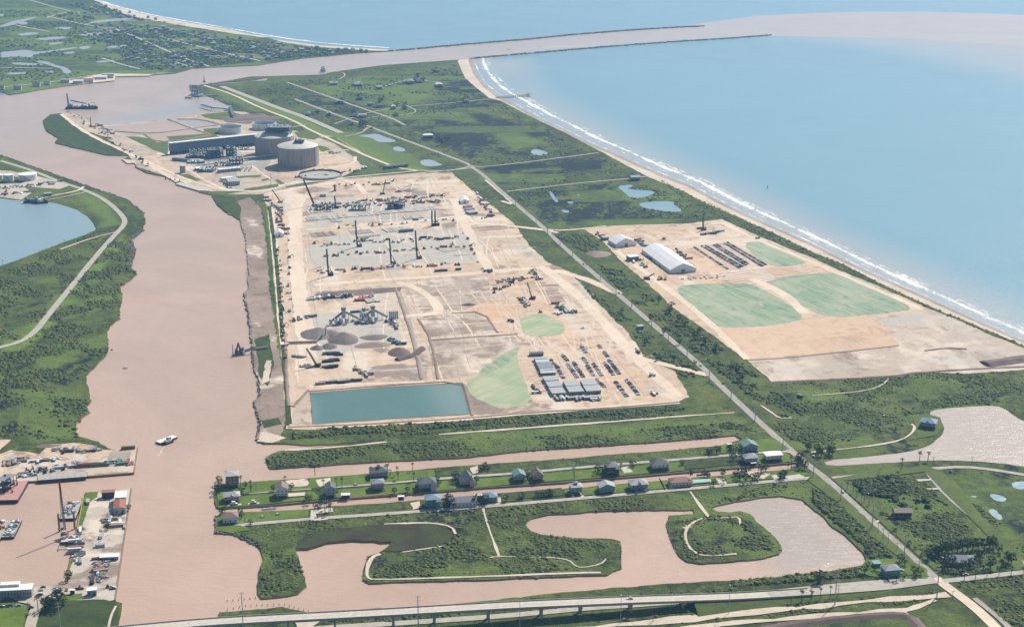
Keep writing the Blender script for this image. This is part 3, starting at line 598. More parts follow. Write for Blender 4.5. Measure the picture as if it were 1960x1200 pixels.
berm('spoil_bank', "1885 698 1930 692 1985 684", 26, 4, 'dark_earth'); berm('spoil_bank', "1770 672 1810 667 1850 669", 5, 1.2, 'dark_earth')
# ---- roads, lanes and tracks
A_ = 'asphalt'
way('road', "549 158 590 172 633 187 690 207 748 226 775 240", 8, A_, 1); way('road', "564 190 600 204 638 218 702 241 773 268 860 300 905 318 980 385 1045 440 1080 475 1190 570 1345 703 1375 735 1450 805 1500 850 1545 890 1580 915 1650 980 1720 1045 1790 1106", 8.5, A_, 1)
way('levee_road', "425 166 480 187 540 210 582 224 653 255", 16, 'pale_asphalt', 1); way('levee_track', "390 164 443 180 500 208 559 230 595 250 602 253 673 286 704 300 760 322 800 327", 7, 'haul_road', 1)
way('lane', "640 238 700 216 781 204 863 198 939 190", 5, A_, 1); way('lane', "660 262 690 256 704 245", 6, A_, 1); way('lane', "905 319 930 320 1040 307 1145 293", 5, 'pale_asphalt', 1); way('lane', "970 367 1088 353 1205 342 1240 338", 5, 'pale_asphalt', 1)
way('lane', "800 327 860 328 905 318", 6, 'pale_asphalt', 1); way('lane', "500 372 560 352 640 345 760 336 905 322", 7, 'pale_asphalt', 1); way('lane', "1050 440 1075 442 1130 437 1160 433", 6, 'haul_road', 1)
way('lane', "780 203 800 214 781 220 700 226", 3.5, 'pale_asphalt', 1); way('lane', "720 172 755 160 790 150 830 158 880 156", 4, 'pale_asphalt', 1); way('track', "650 152 662 145 655 138 600 136", 2.9, 'sand', 1)
way('road', "1790 1106 1822 1130 1850 1150 1880 1175 1920 1215 1940 1240", 10, 'haul_road', 1)
way('road', "1805 1112 1830 1110 1880 1104 1960 1095 2050 1086", 7.5, 'pale_asphalt', 1)
way('road', "1593 915 1680 907 1774 898 1843 893 1900 899 1960 909 2050 925", 6.5, 'pale_asphalt', 1); way('road', "1774 898 1785 915 1812 947 1875 1000 1960 1083 2040 1160", 7.5, 'pale_asphalt', 1)
way('road', "437 1008 470 1004 584 994 760 982 924 970 1100 955 1301 937 1540 916 1575 913", 6.5, 'pale_asphalt', 1); way('road', "455 945 519 940 657 931 760 923 802 919 876 914 1015 904 1097 896 1282 881 1416 870 1500 863 1522 868 1540 885", 5.5, 'pale_asphalt', 1)
way('levee_road', "-100 690 0 665 40 655 68 635 95 600 140 545 180 495 215 455 240 430 237 415 205 385 165 365 110 347 65 328 0 308", 9, 'pale_asphalt', 2); way('track', "225 444 180 455 150 465 115 478", 4.3, 'sand', 1)
way('track', "165 368 120 378 60 388 25 385", 3.6, 'sand', 1); way('lane', "40 390 100 375 150 366 160 358", 6, 'haul_road', 1)
way('track', "924 972 935 1010 948 1045 955 1064", 2.5, 'sand', 1, True, .4); way('track', "955 1065 1000 1066 1060 1067 1090 1072 1100 1083 1115 1087 1150 1080 1160 1070", 1.8, 'sand', 1, True, .6); way('track', "955 1065 935 1067", 2.2, 'sand', 1)
way('track', "1321 941 1332 957 1345 975 1357 990", 2.9, 'sand', 1, True, .4); way('track', "1345 992 1325 1000 1312 1015 1312 1035 1325 1055 1350 1065 1410 1060", 2.5, 'sand', 1, True, 1); way('track', "1365 992 1400 990 1415 990 1418 1005", 2.2, 'sand', 1, True, 1)
way('shore_path', "728 1060 712 1066 703 1085 702 1105 715 1110 850 1106 960 1102 1120 1096 1150 1096", 3.6, 'sand', 1, True, 1)
way('shore_path', "735 1004 790 1001 830 1001 865 1008 872 1022", 3.6, 'sand', 1, True, 1.2); way('shore_path', "770 1057 810 1051 850 1045", 1.8, 'sand', 1, True, .6)
way('track', "840 832 1000 820 1200 805 1405 790", 4.3, 'sand', 1, True, 1.2); way('track', "545 862 650 856 740 846", 4.3, 'sand', 1, True, 1.5)
way('track', "1553 866 1620 859 1680 852 1725 843 1745 830 1752 818 1745 812", 2.9, 'sand', 1, True, .6); way('track', "1555 757 1600 754 1660 748 1690 737 1700 725", 2.5, 'sand', 1, True, .8); way('track', "1456 776 1480 792 1490 800 1515 800", 3.6, 'sand', 1, True, 1)
way('lane', "1700 1110 1752 1108 1778 1112", 9, 'pale_asphalt', 1); way('lane', "1676 1000 1690 992 1710 990", 3, 'sand', 1)
way('frontage_road', "380 1222 560 1206 900 1184 1010 1175 1122 1164 1250 1156 1400 1143 1560 1125 1700 1113", 8, 'pale_asphalt', 1)
way('sand_track', "1100 1206 1250 1190 1400 1176 1577 1159 1685 1148 1774 1143 1815 1138", 9, 'sand', 1, True, 2.5); way('sand_track', "1300 1206 1400 1192 1560 1180 1732 1169 1760 1160 1790 1148", 9, 'sand', 1, True, 2.5); way('sand_track', "1730 1170 1745 1185 1770 1206", 5, 'sand', 1, True, 1)
berm('earth_bank', "1450 1206 1560 1188 1700 1176 1740 1178 1765 1206", 12, 2, 'dark_earth'); way('ditch', "1865 1145 1890 1165 1920 1190 1940 1210", 5, 'marsh_mud', 1, True, 1)
sheet('sand_patch', "560 1186 600 1180 612 1190 590 1205 570 1205", 'sand', 2); sheet('sand_patch', "1770 796 1785 800 1775 810 1755 806", 'sand', 1)
# ---- marsh reeds by the lagoon, lawns along the canal
sheet('reed_bed', "566 1050 570 1035 590 1022 640 1012 720 1005 800 1003 850 1006 868 1022 860 1038 820 1048 760 1056 735 1056 750 1037 729 1038 717 1035 676 1034 628 1038 590 1050", 'reeds', 1.5, sm=0)
sheet('lawn', "418 972 413 928 473 923 640 912 715 907 830 899 835 915 760 922 640 932 500 942 459 946 460 950 520 947 657 937 760 928 802 924 876 920 1010 910 1095 902 1100 918 1000 926 840 939 700 949 584 958 503 966 435 971", 'lawn', .5, 12, excl=True)
sheet('lawn', "1100 902 1140 898 1280 887 1310 886 1310 901 1211 909 1100 919", 'lawn', .5, 12); sheet('lawn', "1380 852 1425 845 1480 838 1512 860 1416 867 1380 868", 'lawn', .5, 12); sheet('lawn', "1440 872 1500 866 1520 876 1522 883 1440 892", 'lawn', .5, 12)
sheet('lawn', "416 990 424 981 492 980 590 975 590 990 470 1001 440 1004 470 1008 480 1015 440 1020 416 1016", 'lawn', .5, 12); sheet('lawn', "1080 938 1232 924 1362 913 1470 906 1540 903 1550 910 1301 933 1100 950 1082 948", 'lawn', .5, 12); sheet('lawn', "960 946 985 944 990 958 962 960", 'lawn', .5, 12)
sheet('overgrown_plot', "595 935 640 930 650 944 610 950", 'meadow', 1); sheet('overgrown_plot', "1305 886 1416 875 1420 888 1310 899", 'meadow', 1); sheet('overgrown_plot', "965 944 1075 934 1080 948 968 958", 'meadow', 1)
sheet('sand_patch', "605 919 632 915 632 927 612 932", 'sand', 1, 5); sheet('sand_patch', "545 921 590 916 588 930 560 932", 'sand', 1.5, 5); sheet('sand_patch', "785 963 803 960 806 972 790 976", 'sand', 1, 5)
sheet('sand_patch', "900 896 915 892 915 905 905 908", 'sand', 1, 5); sheet('sand_patch', "1428 905 1450 902 1475 908 1462 917 1440 914", 'sand', 1, 5)
for s in ("1500 912 1530 908 1545 915 1510 919", "1370 915 1385 913 1392 928 1378 930", "595 977 636 972 638 980 604 984 607 991 625 990 628 995 594 998", "1188 896 1202 893 1212 904 1195 906", "940 955 958 952 960 966 930 968", "872 968 906 965 908 970 870 974",
          "820 968 838 966 844 974 818 976", "1106 938 1110 937 1119 952 1113 954", "1216 938 1238 936 1236 942 1216 944", "1278 926 1285 924 1290 936 1281 937", "1476 910 1486 909 1494 919 1483 920", "1753 918 1780 917 1783 920 1758 922", "1773 935 1800 934 1804 937 1778 938"):
    sheet('paved_drive', s, 'white_concrete', .2, 10)
sheet('lawn', "1655 1076 1670 1068 1740 1070 1775 1090 1775 1108 1700 1108 1640 1098", 'lawn', .5, 12)
sheet('mown_verge', "1560 905 1590 930 1660 995 1740 1065 1770 1095 1755 1092 1690 1045 1610 970 1545 918", 'dull_grass', 1.5); sheet('mown_verge', "1597 920 1660 978 1720 1030 1790 1092 1800 1090 1730 1022 1680 975 1612 918", 'dull_grass', 1)
sheet('mown_verge', "1590 917 1600 922 1690 912 1770 903 1800 935 1870 1005 1950 1085 1965 1090 1955 1070 1880 990 1835 930 1800 900 1770 893 1680 902", 'dull_grass', 1)
sheet('lawn', "1500 770 1512 770", 'lawn') if 0 else None
sheet('lawn', "1848 1060 1900 1050 1960 1085 1960 1090 1850 1100 1812 1098 1800 1085", 'dull_grass', 1); sheet('lawn', "1745 795 1770 792 1800 800 1806 820 1790 835 1755 840 1752 815", 'dull_grass', 1)
# ---- left yards
sheet('yard_ground', "0 870 20 862 55 866 75 870 95 852 140 848 178 853 200 862 263 858 256 905 168 912 120 918 74 921 43 922 20 930 -60 955 -60 870", 'dirt', 1.5, 8, 7, 'sandyard', base=(0, .3, 0, 1)); sheet('yard_ground', "0 842 22 842 0 862 -30 862", 'dirt', 1)
sheet('gravel_pad', "210 866 252 864 246 892 202 894", 'marsh_mud', .6); sheet('gravel_pad', "10 873 35 872 38 892 14 902", 'marsh_mud', 1)
sheet('yard_ground', "190 942 251 936 240 1015 220 1149 200 1152 120 1148 75 1150 60 1146 0 1146 -80 1146 -80 1122 0 1121 62 1122 125 1120 131 1101 147 1030 162 950 180 948", 'shell_yard', .6, 8, 7, 'boatyard')
sheet('lawn', "163 944 188 942 186 952 172 962 166 980 156 1010 140 1075 133 1092 131 1090 147 1025", 'lawn', .5, 8); sheet('lawn', "-60 1160 52 1158 45 1195 40 1260 -60 1260", 'lawn', .5, 8); sheet('lawn', "118 1140 158 1136 156 1148 112 1152", 'lawn', .5)
sheet('meadow', "85 1160 112 1150 200 1148 220 1153 228 1160 220 1300 50 1300 70 1200", 'meadow', 1); way('lane', "40 1148 75 1155 62 1180 50 1240", 9, 'shell_yard', 1); way('track', "222 1160 212 1180 206 1210", 2.2, 'sand', 1)
sheet('yard_ground', "-40 355 40 352 70 338 110 348 133 356 90 372 50 385 0 378 -40 376", 'shell_yard', 1.2, 8); sheet('lawn', "45 357 100 362 138 364 95 377 40 384 60 370", 'dull_grass', 1)
sheet('yard_ground', "-40 325 20 328 60 336 45 340 0 338", 'pale_dirt', 1); sheet('quay_ground', "150 162 220 155 220 147 285 146 300 141 338 140 286 143 200 141 160 150 120 158", 'sand', 4, 15)
for s in ("0 168 100 158 160 148 200 142", "55 0 95 12 135 22", "90 35 110 28 130 24", "90 32 180 52 220 55", "25 48 60 55 95 62", "195 112 235 125 268 133", "330 118 370 130", "160 48 200 40 320 42", "0 130 60 131 100 132", "255 48 330 50 350 45", "350 63 420 78 500 86", "400 108 520 112", "220 56 280 80 350 112 400 128", "300 70 400 95 500 118"):
    way('far_road', s, 9, 'pale_asphalt', 1, True)
# jetty plinths hold up the rock (rocks are laid further down)
# ================================================================== OBJECTS
class MB:
    def __init__(s): s.v = []; s.f = []; s.m = []; s.mats = []
    def mi(s, mat):
        if mat not in s.mats: s.mats.append(mat)
        return s.mats.index(mat)
    def add(s, v, f, mat):
        k = len(s.v); s.v += [tuple(q) for q in v]; s.f += [tuple(i + k for i in q) for q in f]; s.m += [s.mi(mat)] * len(f); return s
    def box(s, cx, cy, z, sx, sy, h, mat, rz=0, top=1.):
        c, n = math.cos(rz), math.sin(rz); v = []
        for zz, k in ((z, 1), (z + h, top)):
            for a, b in ((-1, -1), (1, -1), (1, 1), (-1, 1)):
                x, y = a * sx / 2 * k, b * sy / 2 * k; v.append((cx + x * c - y * n, cy + x * n + y * c, zz))
        return s.add(v, [(3, 2, 1, 0), (4, 5, 6, 7), (0, 1, 5, 4), (1, 2, 6, 5), (2, 3, 7, 6), (3, 0, 4, 7)], mat)
    def gable(s, cx, cy, z, sx, sy, h, mat, rz=0, wallmat=None):
        # ridge runs along x
        c, n = math.cos(rz), math.sin(rz); T = lambda x, y, zz: (cx + x * c - y * n, cy + x * n + y * c, zz); a, b = sx / 2, sy / 2
        v = [T(-a, -b, z), T(a, -b, z), T(a, b, z), T(-a, b, z), T(-a, 0, z + h), T(a, 0, z + h)]
        s.add(v, [(0, 1, 5, 4), (2, 3, 4, 5), (3, 2, 1, 0)], mat); return s.add(v, [(1, 2, 5), (3, 0, 4)], wallmat or mat)
    def hip(s, cx, cy, z, sx, sy, h, mat, rz=0, ridge=None):
        c, n = math.cos(rz), math.sin(rz); T = lambda x, y, zz: (cx + x * c - y * n, cy + x * n + y * c, zz); a, b = sx / 2, sy / 2
        r = max(0, (sx - sy) / 2) if ridge is None else ridge
        if r < .05: return s.add([T(-a, -b, z), T(a, -b, z), T(a, b, z), T(-a, b, z), T(0, 0, z + h)], [(0, 1, 4), (1, 2, 4), (2, 3, 4), (3, 0, 4), (3, 2, 1, 0)], mat)
        return s.add([T(-a, -b, z), T(a, -b, z), T(a, b, z), T(-a, b, z), T(-r, 0, z + h), T(r, 0, z + h)], [(0, 1, 5, 4), (1, 2, 5), (2, 3, 4, 5), (3, 0, 4), (3, 2, 1, 0)], mat)
    def cyl(s, cx, cy, z, r, h, mat, seg=12, r2=None, cap=True):
        r2 = r if r2 is None else r2; v = []
        for zz, q in ((z, r), (z + h, r2)):
            for i in range(seg): a = 2 * math.pi * i / seg; v.append((cx + q * math.cos(a), cy + q * math.sin(a), zz))
        f = [(i, (i + 1) % seg, seg + (i + 1) % seg, seg + i) for i in range(seg)]
        if cap: f += [tuple(range(seg, 2 * seg)), tuple(reversed(range(seg)))]
        return s.add(v, f, mat)
    def bar(s, p, q, r, mat, r2=None):
        p, q = Vector(p), Vector(q); d = (q - p)
        if d.length < 1e-4: return s
        z = d.normalized(); x = z.orthogonal().normalized(); y = z.cross(x); r2 = r if r2 is None else r2; v = []
        for c_, rr in ((p, r), (q, r2)):
            for a, b in ((-1, -1), (1, -1), (1, 1), (-1, 1)): v.append(c_ + x * a * rr + y * b * rr)
        return s.add(v, [(3, 2, 1, 0), (4, 5, 6, 7), (0, 1, 5, 4), (1, 2, 6, 5), (2, 3, 7, 6), (3, 0, 4, 7)], mat)
    def me(s, name, smooth=False): return mkmesh(name, s.v, s.f, s.mats, s.m, smooth)
    def obj(s, name, parent=None, loc=None, rz=0, smooth=False, label=None):
        o = link(name, s.me(name, smooth), parent, loc, rz)
        if label: o['label'] = label
        return o
def thing(name, label, cat, loc=(0, 0, 0), rz=0, group=None):
    o = bpy.data.objects.new(name, None); COL.objects.link(o); o.location = loc; o.rotation_euler = (0, 0, rz); o.empty_display_size = 1
    tag(o, label, cat, group); return o
def at(px, py, z=ZL + .35): x, y = G(px, py); return (x, y, z)
def tree_copy(o, parent=None):
    c = o.copy(); COL.objects.link(c)
    if parent is not None: c.parent = parent
    for ch in list(o.children): tree_copy(ch, c)
    return c
def ang(a, b): p, q = G(*a), G(*b); return math.atan2(q[1] - p[1], q[0] - p[0])
STREET = ang((437, 1008), (1100, 955)); CROSS = ang((905, 318), (1345, 703)); GRID = ang((592, 753), (884, 733))
def mpp(py): return (H * math.cos(PITCH)) / ((py + 320) * math.cos(PITCH) ** 2) * 1.0   # metres per photo pixel, sideways
C = lambda n, c, r=.6, mt=0, sp=.4, v=.12: plain(n, c, r, mt, sp, v, .5)
for n_, c_ in dict(white_paint=(.74, .74, .72), cream=(.6, .54, .44), tan=(.4, .31, .23), grey_wall=(.36, .37, .38), blue_wall=(.28, .38, .46), teal_wall=(.14, .33, .31), brown_wall=(.14, .085, .055),
                   grey_roof=(.2, .22, .25), dark_roof=(.085, .095, .11), blue_roof=(.16, .25, .33), red_roof=(.3, .13, .09), brown_roof=(.2, .14, .11), silver_roof=(.36, .37, .37), white_roof=(.8, .8, .78), green_roof=(.15, .24, .2),
                   timber=(.24, .18, .13), dark=(.022, .025, .03), rust=(.32, .12, .07), steel=(.22, .24, .26), pale_steel=(.45, .48, .5), blue_steel=(.12, .19, .27), navy=(.03, .045, .09), red_paint=(.42, .04, .03), yellow=(.6, .42, .05),
                   orange=(.6, .2, .05), black=(.015, .015, .018), green_paint=(.05, .2, .12), rock=(.19, .17, .16), tank_concrete=(.33, .30, .27), pale_dome=(.58, .55, .48), fabric=(.86, .86, .85), wall_blue=(.13, .2, .27), pink_deck=(.5, .27, .23),
                   turquoise=(.08, .42, .42), pool=(.12, .55, .65), skin_pile=(.16, .13, .12)).items(): C(n_, c_)
for n_, c_ in dict(car_white=(.72, .72, .72), car_silver=(.38, .4, .42), car_black=(.012, .013, .016), car_grey=(.09, .1, .11), car_red=(.28, .02, .02), car_blue=(.03, .06, .18)).items(): plain(n_, c_, .25, 0, .6, .02)
plain('glass', (.02, .028, .035), .1, 0, .8, .02); plain('bark', (.11, .085, .065), .9)
streaked('tank_concrete', (.42, .37, .335), (.28, .25, .24))
def leafmat(n, a, b_):
    m, t, b = newmat(n); oi = N(t, 'ObjectInfo'); nn = noise(t, .35, 3, pos(t), .7)
    c = mix(t, mrange(t, nn, .3, .72), a, b_); nl = noise(t, .018, 4, pos(t), .65, .7); c = mix(t, mrange(t, nl, .48, .66, 0, .6), c, (b_[0] * 1.5, b_[1] * 1.22, b_[2] * 1.2)); c = mix(t, mrange(t, nl, .3, .44, .5, 0), c, a)
    t.links.new(c, b.inputs['Base Color']); b.inputs['Roughness'].default_value = .8; b.inputs['Specular IOR Level'].default_value = .2
leafmat('leaf', (.014, .027, .009), (.045, .07, .018)); leafmat('palm_leaf', (.03, .055, .018), (.075, .11, .04)); leafmat('scrub_leaf', (.034, .05, .013), (.085, .113, .026)); leafmat('grass_leaf', (.06, .085, .02), (.11, .14, .032)); leafmat('far_leaf', (.03, .055, .025), (.065, .11, .04))
LANDW = [[G(*q) for q in p_] for p_ in LANDPX]
# ---- scrub: low leafy clumps with real height (one mass per kind of ground)
def scatter(name, label, polys, n, rmin, rmax, hf, mat, seg=6, excl=True, clump=.0, thr_=None, z=ZL, cat=None):
    pts = []
    allp = [[G(*q) for q in P(s)] for s in polys]; areas = []
    for p in allp:
        a = abs(sum(p[i][0] * p[(i + 1) % len(p)][1] - p[(i + 1) % len(p)][0] * p[i][1] for i in range(len(p)))) / 2; areas.append(a)
    tot = sum(areas); X = []; Y = []
    for p, a in zip(allp, areas):
        k = int(n * a / tot * 1.6) + 8; pa = np.array(p); got = 0
        x = RNG.uniform(pa[:, 0].min(), pa[:, 0].max(), k * 4); y = RNG.uniform(pa[:, 1].min(), pa[:, 1].max(), k * 4); m_ = inside(x, y, p); x, y = x[m_], y[m_]
        if clump:
            f = clump; d = (np.sin(x * f + 1.3 * np.sin(y * f * .7)) + np.sin(y * f * 1.3 + 1.7 * np.sin(x * f * .6 + 2)) + np.sin((x + y) * f * 2.3 + 4) * .6 + RNG.normal(0, .5, x.shape)); m_ = d > (thr_ or 0); x, y = x[m_], y[m_]
        x, y = x[:k], y[:k]; X.append(x); Y.append(y)
    x = np.concatenate(X); y = np.concatenate(Y)
    if excl:
        for (poly, pad) in EXCL:
            pa = np.array(poly); s_ = (x > pa[:, 0].min()) & (x < pa[:, 0].max()) & (y > pa[:, 1].min()) & (y < pa[:, 1].max()); idx = np.where(s_)[0]
            if len(idx):
                k = ~inside(x[idx], y[idx], poly); keep = np.ones(len(x), bool); keep[idx] = k; x, y = x[keep], y[keep]
    on = np.zeros(len(x), bool)
    for p_ in LANDW: on |= inside(x, y, p_)
    x, y = x[on], y[on]
    kp = np.ones(len(x), bool)
    for (ly, ch, pl_, val, soft, line) in PATCH:
        if ly == 'land' and ch == 0 and val > .6: kp &= ~inside(x, y, pl_)
    x, y = x[kp], y[kp]
    x, y = x[:n], y[:n]; m_ = len(x)
    r = (rmin + (rmax * 1.15 - rmin) * RNG.uniform(0, 1, m_) ** 2.8) * RNG.uniform(.55, .95, m_); hh = r * hf * RNG.uniform(.6, 1.3, m_)
    V = np.empty((m_, 2 * seg + 1, 3)); ph = RNG.uniform(0, 6.28, m_)
    for i in range(seg):
        a = ph + 2 * math.pi * i / seg; k = r * RNG.uniform(.7, 1.25, m_)
        V[:, i] = np.stack([x + k * np.cos(a), y + k * np.sin(a), np.full(m_, z)], 1)
        k = r * RNG.uniform(.4, .95, m_); a = a + .3
        V[:, seg + i] = np.stack([x + k * np.cos(a), y + k * np.sin(a), z + hh * RNG.uniform(.5, 1., m_)], 1)
    V[:, 2 * seg] = np.stack([x + r * RNG.uniform(-.3, .3, m_), y + r * RNG.uniform(-.3, .3, m_), z + hh * RNG.uniform(.8, 1.15, m_)], 1)
    F = []
    for i in range(seg):
        j = (i + 1) % seg; F += [(i, j, seg + j), (i, seg + j, seg + i), (seg + i, seg + j, 2 * seg)]
    F = np.array(F); nv = 2 * seg + 1
    allF = (F[None] + (np.arange(m_) * nv)[:, None, None]).reshape(-1, 3)
    me = bpy.data.meshes.new(name); me.vertices.add(m_ * nv); me.vertices.foreach_set('co', V.ravel()); me.loops.add(allF.size); me.loops.foreach_set('vertex_index', allF.ravel())
    me.polygons.add(len(allF)); me.polygons.foreach_set('loop_start', np.arange(0, allF.size, 3)); me.polygons.foreach_set('loop_total', np.full(len(allF), 3)); me.materials.append(MATS[mat]); me.update(calc_edges=True)
    o = link(name, me); tag(o, label, cat, kind='stuff'); return o
scatter('scrub', 'dense dark green scrub on the river levee and left bank', ["0 520 60 500 170 450 230 460 250 480 262 525 230 560 230 605 205 640 200 680 165 720 175 770 150 820 160 838 0 850", "0 700 160 650 160 740 0 760"], 9000, 1.4, 3.8, .55, 'scrub_leaf', clump=.05, thr_=.55)
scatter('scrub', 'green scrub between the construction site and the canals', ["560 828 640 822 905 806 1300 782 1400 775 1410 790 1000 818 700 838 560 838", "512 880 540 868 740 850 1000 838 1400 808 1480 830 1410 834 1000 862 700 885 520 895"], 9000, 1.2, 3.2, .6, 'scrub_leaf', clump=.045, thr_=.3)
scatter('scrub', 'dark hedge of scrub along the canal levee', ["560 830 640 820 800 812 905 806 1000 798 1300 778 1310 784 1000 808 800 822 650 832 560 840"], 3500, 1.5, 3.6, .75, 'scrub_leaf')
scatter('scrub', 'dark scrub strip beside the beach road', ["1145 505 1190 520 1290 600 1430 700 1500 760 1560 790 1500 800 1450 770 1340 680 1240 600 1160 530", "1045 440 1110 440 1150 465 1140 490 1090 470", "1090 530 1180 590 1260 650 1350 720 1370 740 1300 720 1200 630"], 7000, 1.5, 4.2, .65, 'scrub_leaf', clump=.06, thr_=.0)
scatter('scrub', 'scrub on the grass peninsulas among the lagoons', ["420 1010 560 998 900 972 1320 945 1330 970 1000 985 860 1005 700 1000 560 1040 590 1120 500 1140 495 1090 510 1060 470 1030", "730 1060 860 1040 900 990 960 1000 1010 1020 1180 1040 1185 1080 960 1100 715 1105", "1290 1000 1360 985 1430 990 1490 1050 1320 1070", "1340 945 1540 920 1600 960 1680 1040 1720 1075 1660 1085 1655 1060 1560 960 1480 945 1360 965"], 9000, 1.0, 3.0, .6, 'scrub_leaf', clump=.06, thr_=.45)
scatter('scrub', 'thick dark bushes on the east bank of the lagoon', ["1555 935 1600 955 1700 1055 1720 1075 1670 1075 1655 1045 1560 965", "1400 1112 1600 1095 1660 1085 1700 1090 1690 1100 1500 1115 1400 1122", "1120 1128 1300 1122 1400 1116 1400 1128 1120 1140"], 2600, 1.6, 3.6, .8, 'scrub_leaf')
scatter('scrub', 'dark green thicket in the roadside field', ["1630 920 1720 912 1740 935 1710 955 1650 945", "1690 950 1790 960 1785 975 1700 972", "1755 985 1800 990 1790 1002 1755 1000"], 900, 2.2, 4.2, .95, 'leaf')
scatter('scrub', 'patchy scrub in the fields on the right', ["1500 770 1700 765 1960 745 1960 770 1790 780 1740 815 1600 850 1540 855 1480 820", "1600 930 1760 910 1900 1060 1790 1080", "1800 900 1960 920 1960 1060 1860 970", "1820 1115 1960 1100 1960 1200 1900 1180", "1490 735 1700 715 1960 705 1960 745 1550 775"], 7000, 1.0, 3., .55, 'scrub_leaf', clump=.05, thr_=.3)
scatter('scrub', 'scrub and bushes along the bottom verges', ["450 1190 900 1160 1400 1125 1400 1140 900 1190", "1100 1180 1740 1140 1800 1130 1780 1150 1600 1170 1300 1195"], 2600, 1., 2.6, .6, 'scrub_leaf', clump=.06, thr_=.1)
scatter('scrub', 'scrub and marsh bushes on the far half of the island', ["500 160 640 150 760 150 870 125 900 160 940 190 1100 280 1150 298 1250 350 1370 415 1120 425 1040 430 930 330 700 200", "460 180 560 160 700 210 860 290 840 300 640 240"], 11000, 1.8, 4.6, .5, 'far_leaf', clump=.03, thr_=.4)
scatter('scrub', 'scrub on the near tip beside the port basin', ["85 230 100 222 140 245 185 270 240 295 200 296 110 270 90 250"], 900, 1.8, 4., .5, 'far_leaf', clump=.05, thr_=-.3)
scatter('scrub', 'sparse dark bushes and reed islands in the far marsh', ["-60 20 130 20 260 80 330 130 220 146 0 168 -60 170"], 3500, 3., 7., .5, 'far_leaf', clump=.012, thr_=.2)
scatter('dune_grass', 'green tufts of dune grass at the back of the beach', ["1260 342 1340 382 1420 418 1486 448 1557 482 1621 508 1681 540 1742 568 1863 620 1960 661 1958 664 1860 626 1740 573 1680 546 1556 493 1500 470 1448 449 1384 420 1300 376"], 4200, 1.2, 3.0, .5, 'scrub_leaf', excl=False)
scatter('scrub', 'trees and scrub between the far beach houses', ["240 45 560 95 720 100 560 112 400 128 300 138 200 90", "130 10 240 20 330 45 270 40 180 25", "200 60 500 80 640 95 500 118 330 130 230 100"], 11000, 2.4, 5.6, .8, 'far_leaf', clump=.02, thr_=-.4, excl=True)
scatter('grass_tufts', 'rough grass tussocks on the banks and verges', ["420 870 1400 800 1500 840 1400 870 500 895", "1500 700 1960 700 1960 800 1500 850", "480 1000 1330 945 1540 925 1700 1080 1500 1110 500 1140", "1600 915 1960 900 1960 1100 1800 1090"], 9000, .8, 2.2, .35, 'grass_leaf', 5)
# ---- trees (each a thing with trunk and crown)
def crown_mesh(r, h, mat, seed, squash=.8, n=70):
    rg = random.Random(seed); mb = MB(); mb.mi(mat)
    for i in range(n):
        a = rg.uniform(0, 6.28); u = rg.uniform(-1, 1); q = rg.uniform(.35, 1) ** .6; s_ = math.sqrt(1 - u * u)
        c = Vector((math.cos(a) * s_ * r * q, math.sin(a) * s_ * r * q, h + u * r * squash * q)); k = r * rg.uniform(.18, .34)
        vs = [c + Vector((rg.uniform(-1, 1), rg.uniform(-1, 1), rg.uniform(-.8, .8))) * k for _ in range(4)]; mb.add(vs, [(0, 1, 2), (0, 2, 3), (0, 3, 1), (1, 3, 2)], mat)
    return mb.me('crown')
CROWNS = [crown_mesh(3.2, 4.2, 'leaf', i, .8) for i in range(4)]; BUSHY = [crown_mesh(2.4, 2.2, 'leaf', 20 + i, .9, 60) for i in range(3)]
tr = MB(); tr.cyl(0, 0, 0, .35, 3.6, 'bark', 6, .2); tr.bar((0, 0, 2.2), (1.2, .5, 4), .13, 'bark', .06); tr.bar((0, 0, 2.4), (-1., -.6, 4.2), .13, 'bark', .06); TRUNK = tr.me('trunk')
ts = MB(); ts.cyl(0, 0, 0, .22, 1.8, 'bark', 5, .14); STEM = ts.me('trunk')
def palm_meshes(hh, seed):
    rg = random.Random(seed); t_ = MB(); t_.cyl(0, 0, 0, .28, hh, 'bark', 6, .2); c = MB()
    for i in range(16):
        a = i * 2.4; el = rg.uniform(-.5, .9); L = rg.uniform(1.7, 2.5); d = Vector((math.cos(a) * math.cos(el), math.sin(a) * math.cos(el), math.sin(el)))
        s_ = Vector((-math.sin(a), math.cos(a), 0)) * .42; p0 = Vector((0, 0, hh)); p1 = p0 + d * L * .6; p2 = p0 + d * L + Vector((0, 0, -.9))
        c.add([p0, p1 + s_, p2, p1 - s_], [(0, 1, 2, 3)], 'palm_leaf')
    return t_.me('trunk'), c.me('crown')
PALMS = [palm_meshes(h_, i) for i, h_ in enumerate((5.5, 7.5, 9.5))]
def tree(px, py, kind='tree', s=1., where='', group=None):
    rz = random.uniform(0, 6.28)
    if kind == 'palm':
        tm, cm = PALMS[random.randrange(3)]; o = thing('palm_tree', 'slender palm tree ' + where, 'palm', at(px, py), rz, group or 'palm trees')
    elif kind == 'bush': tm, cm = STEM, random.choice(BUSHY); o = thing('round_shrub', 'rounded dark green shrub ' + where, 'shrub', at(px, py), rz, group or 'garden shrubs')
    else: tm, cm = TRUNK, random.choice(CROWNS); o = thing('broadleaf_tree', 'bushy dark green tree ' + where, 'tree', at(px, py), rz, group or 'broadleaf trees')
    s *= 1.25 if py > 800 else 1.; o.scale = (s, s, s * random.uniform(.9, 1.15)); link('trunk', tm, o); link('crown', cm, o); return o
def many(s, kind, where, sc=1.):
    for q in P(s): tree(q[0], q[1], kind, sc * random.uniform(.85, 1.15), where)
many("480 940 461 934 424 935 427 940", 'palm', 'beside the tall tan canal house'); many("469 934 415 944 460 950 419 925 416 935", 'tree', 'around the tall tan canal house', .9)
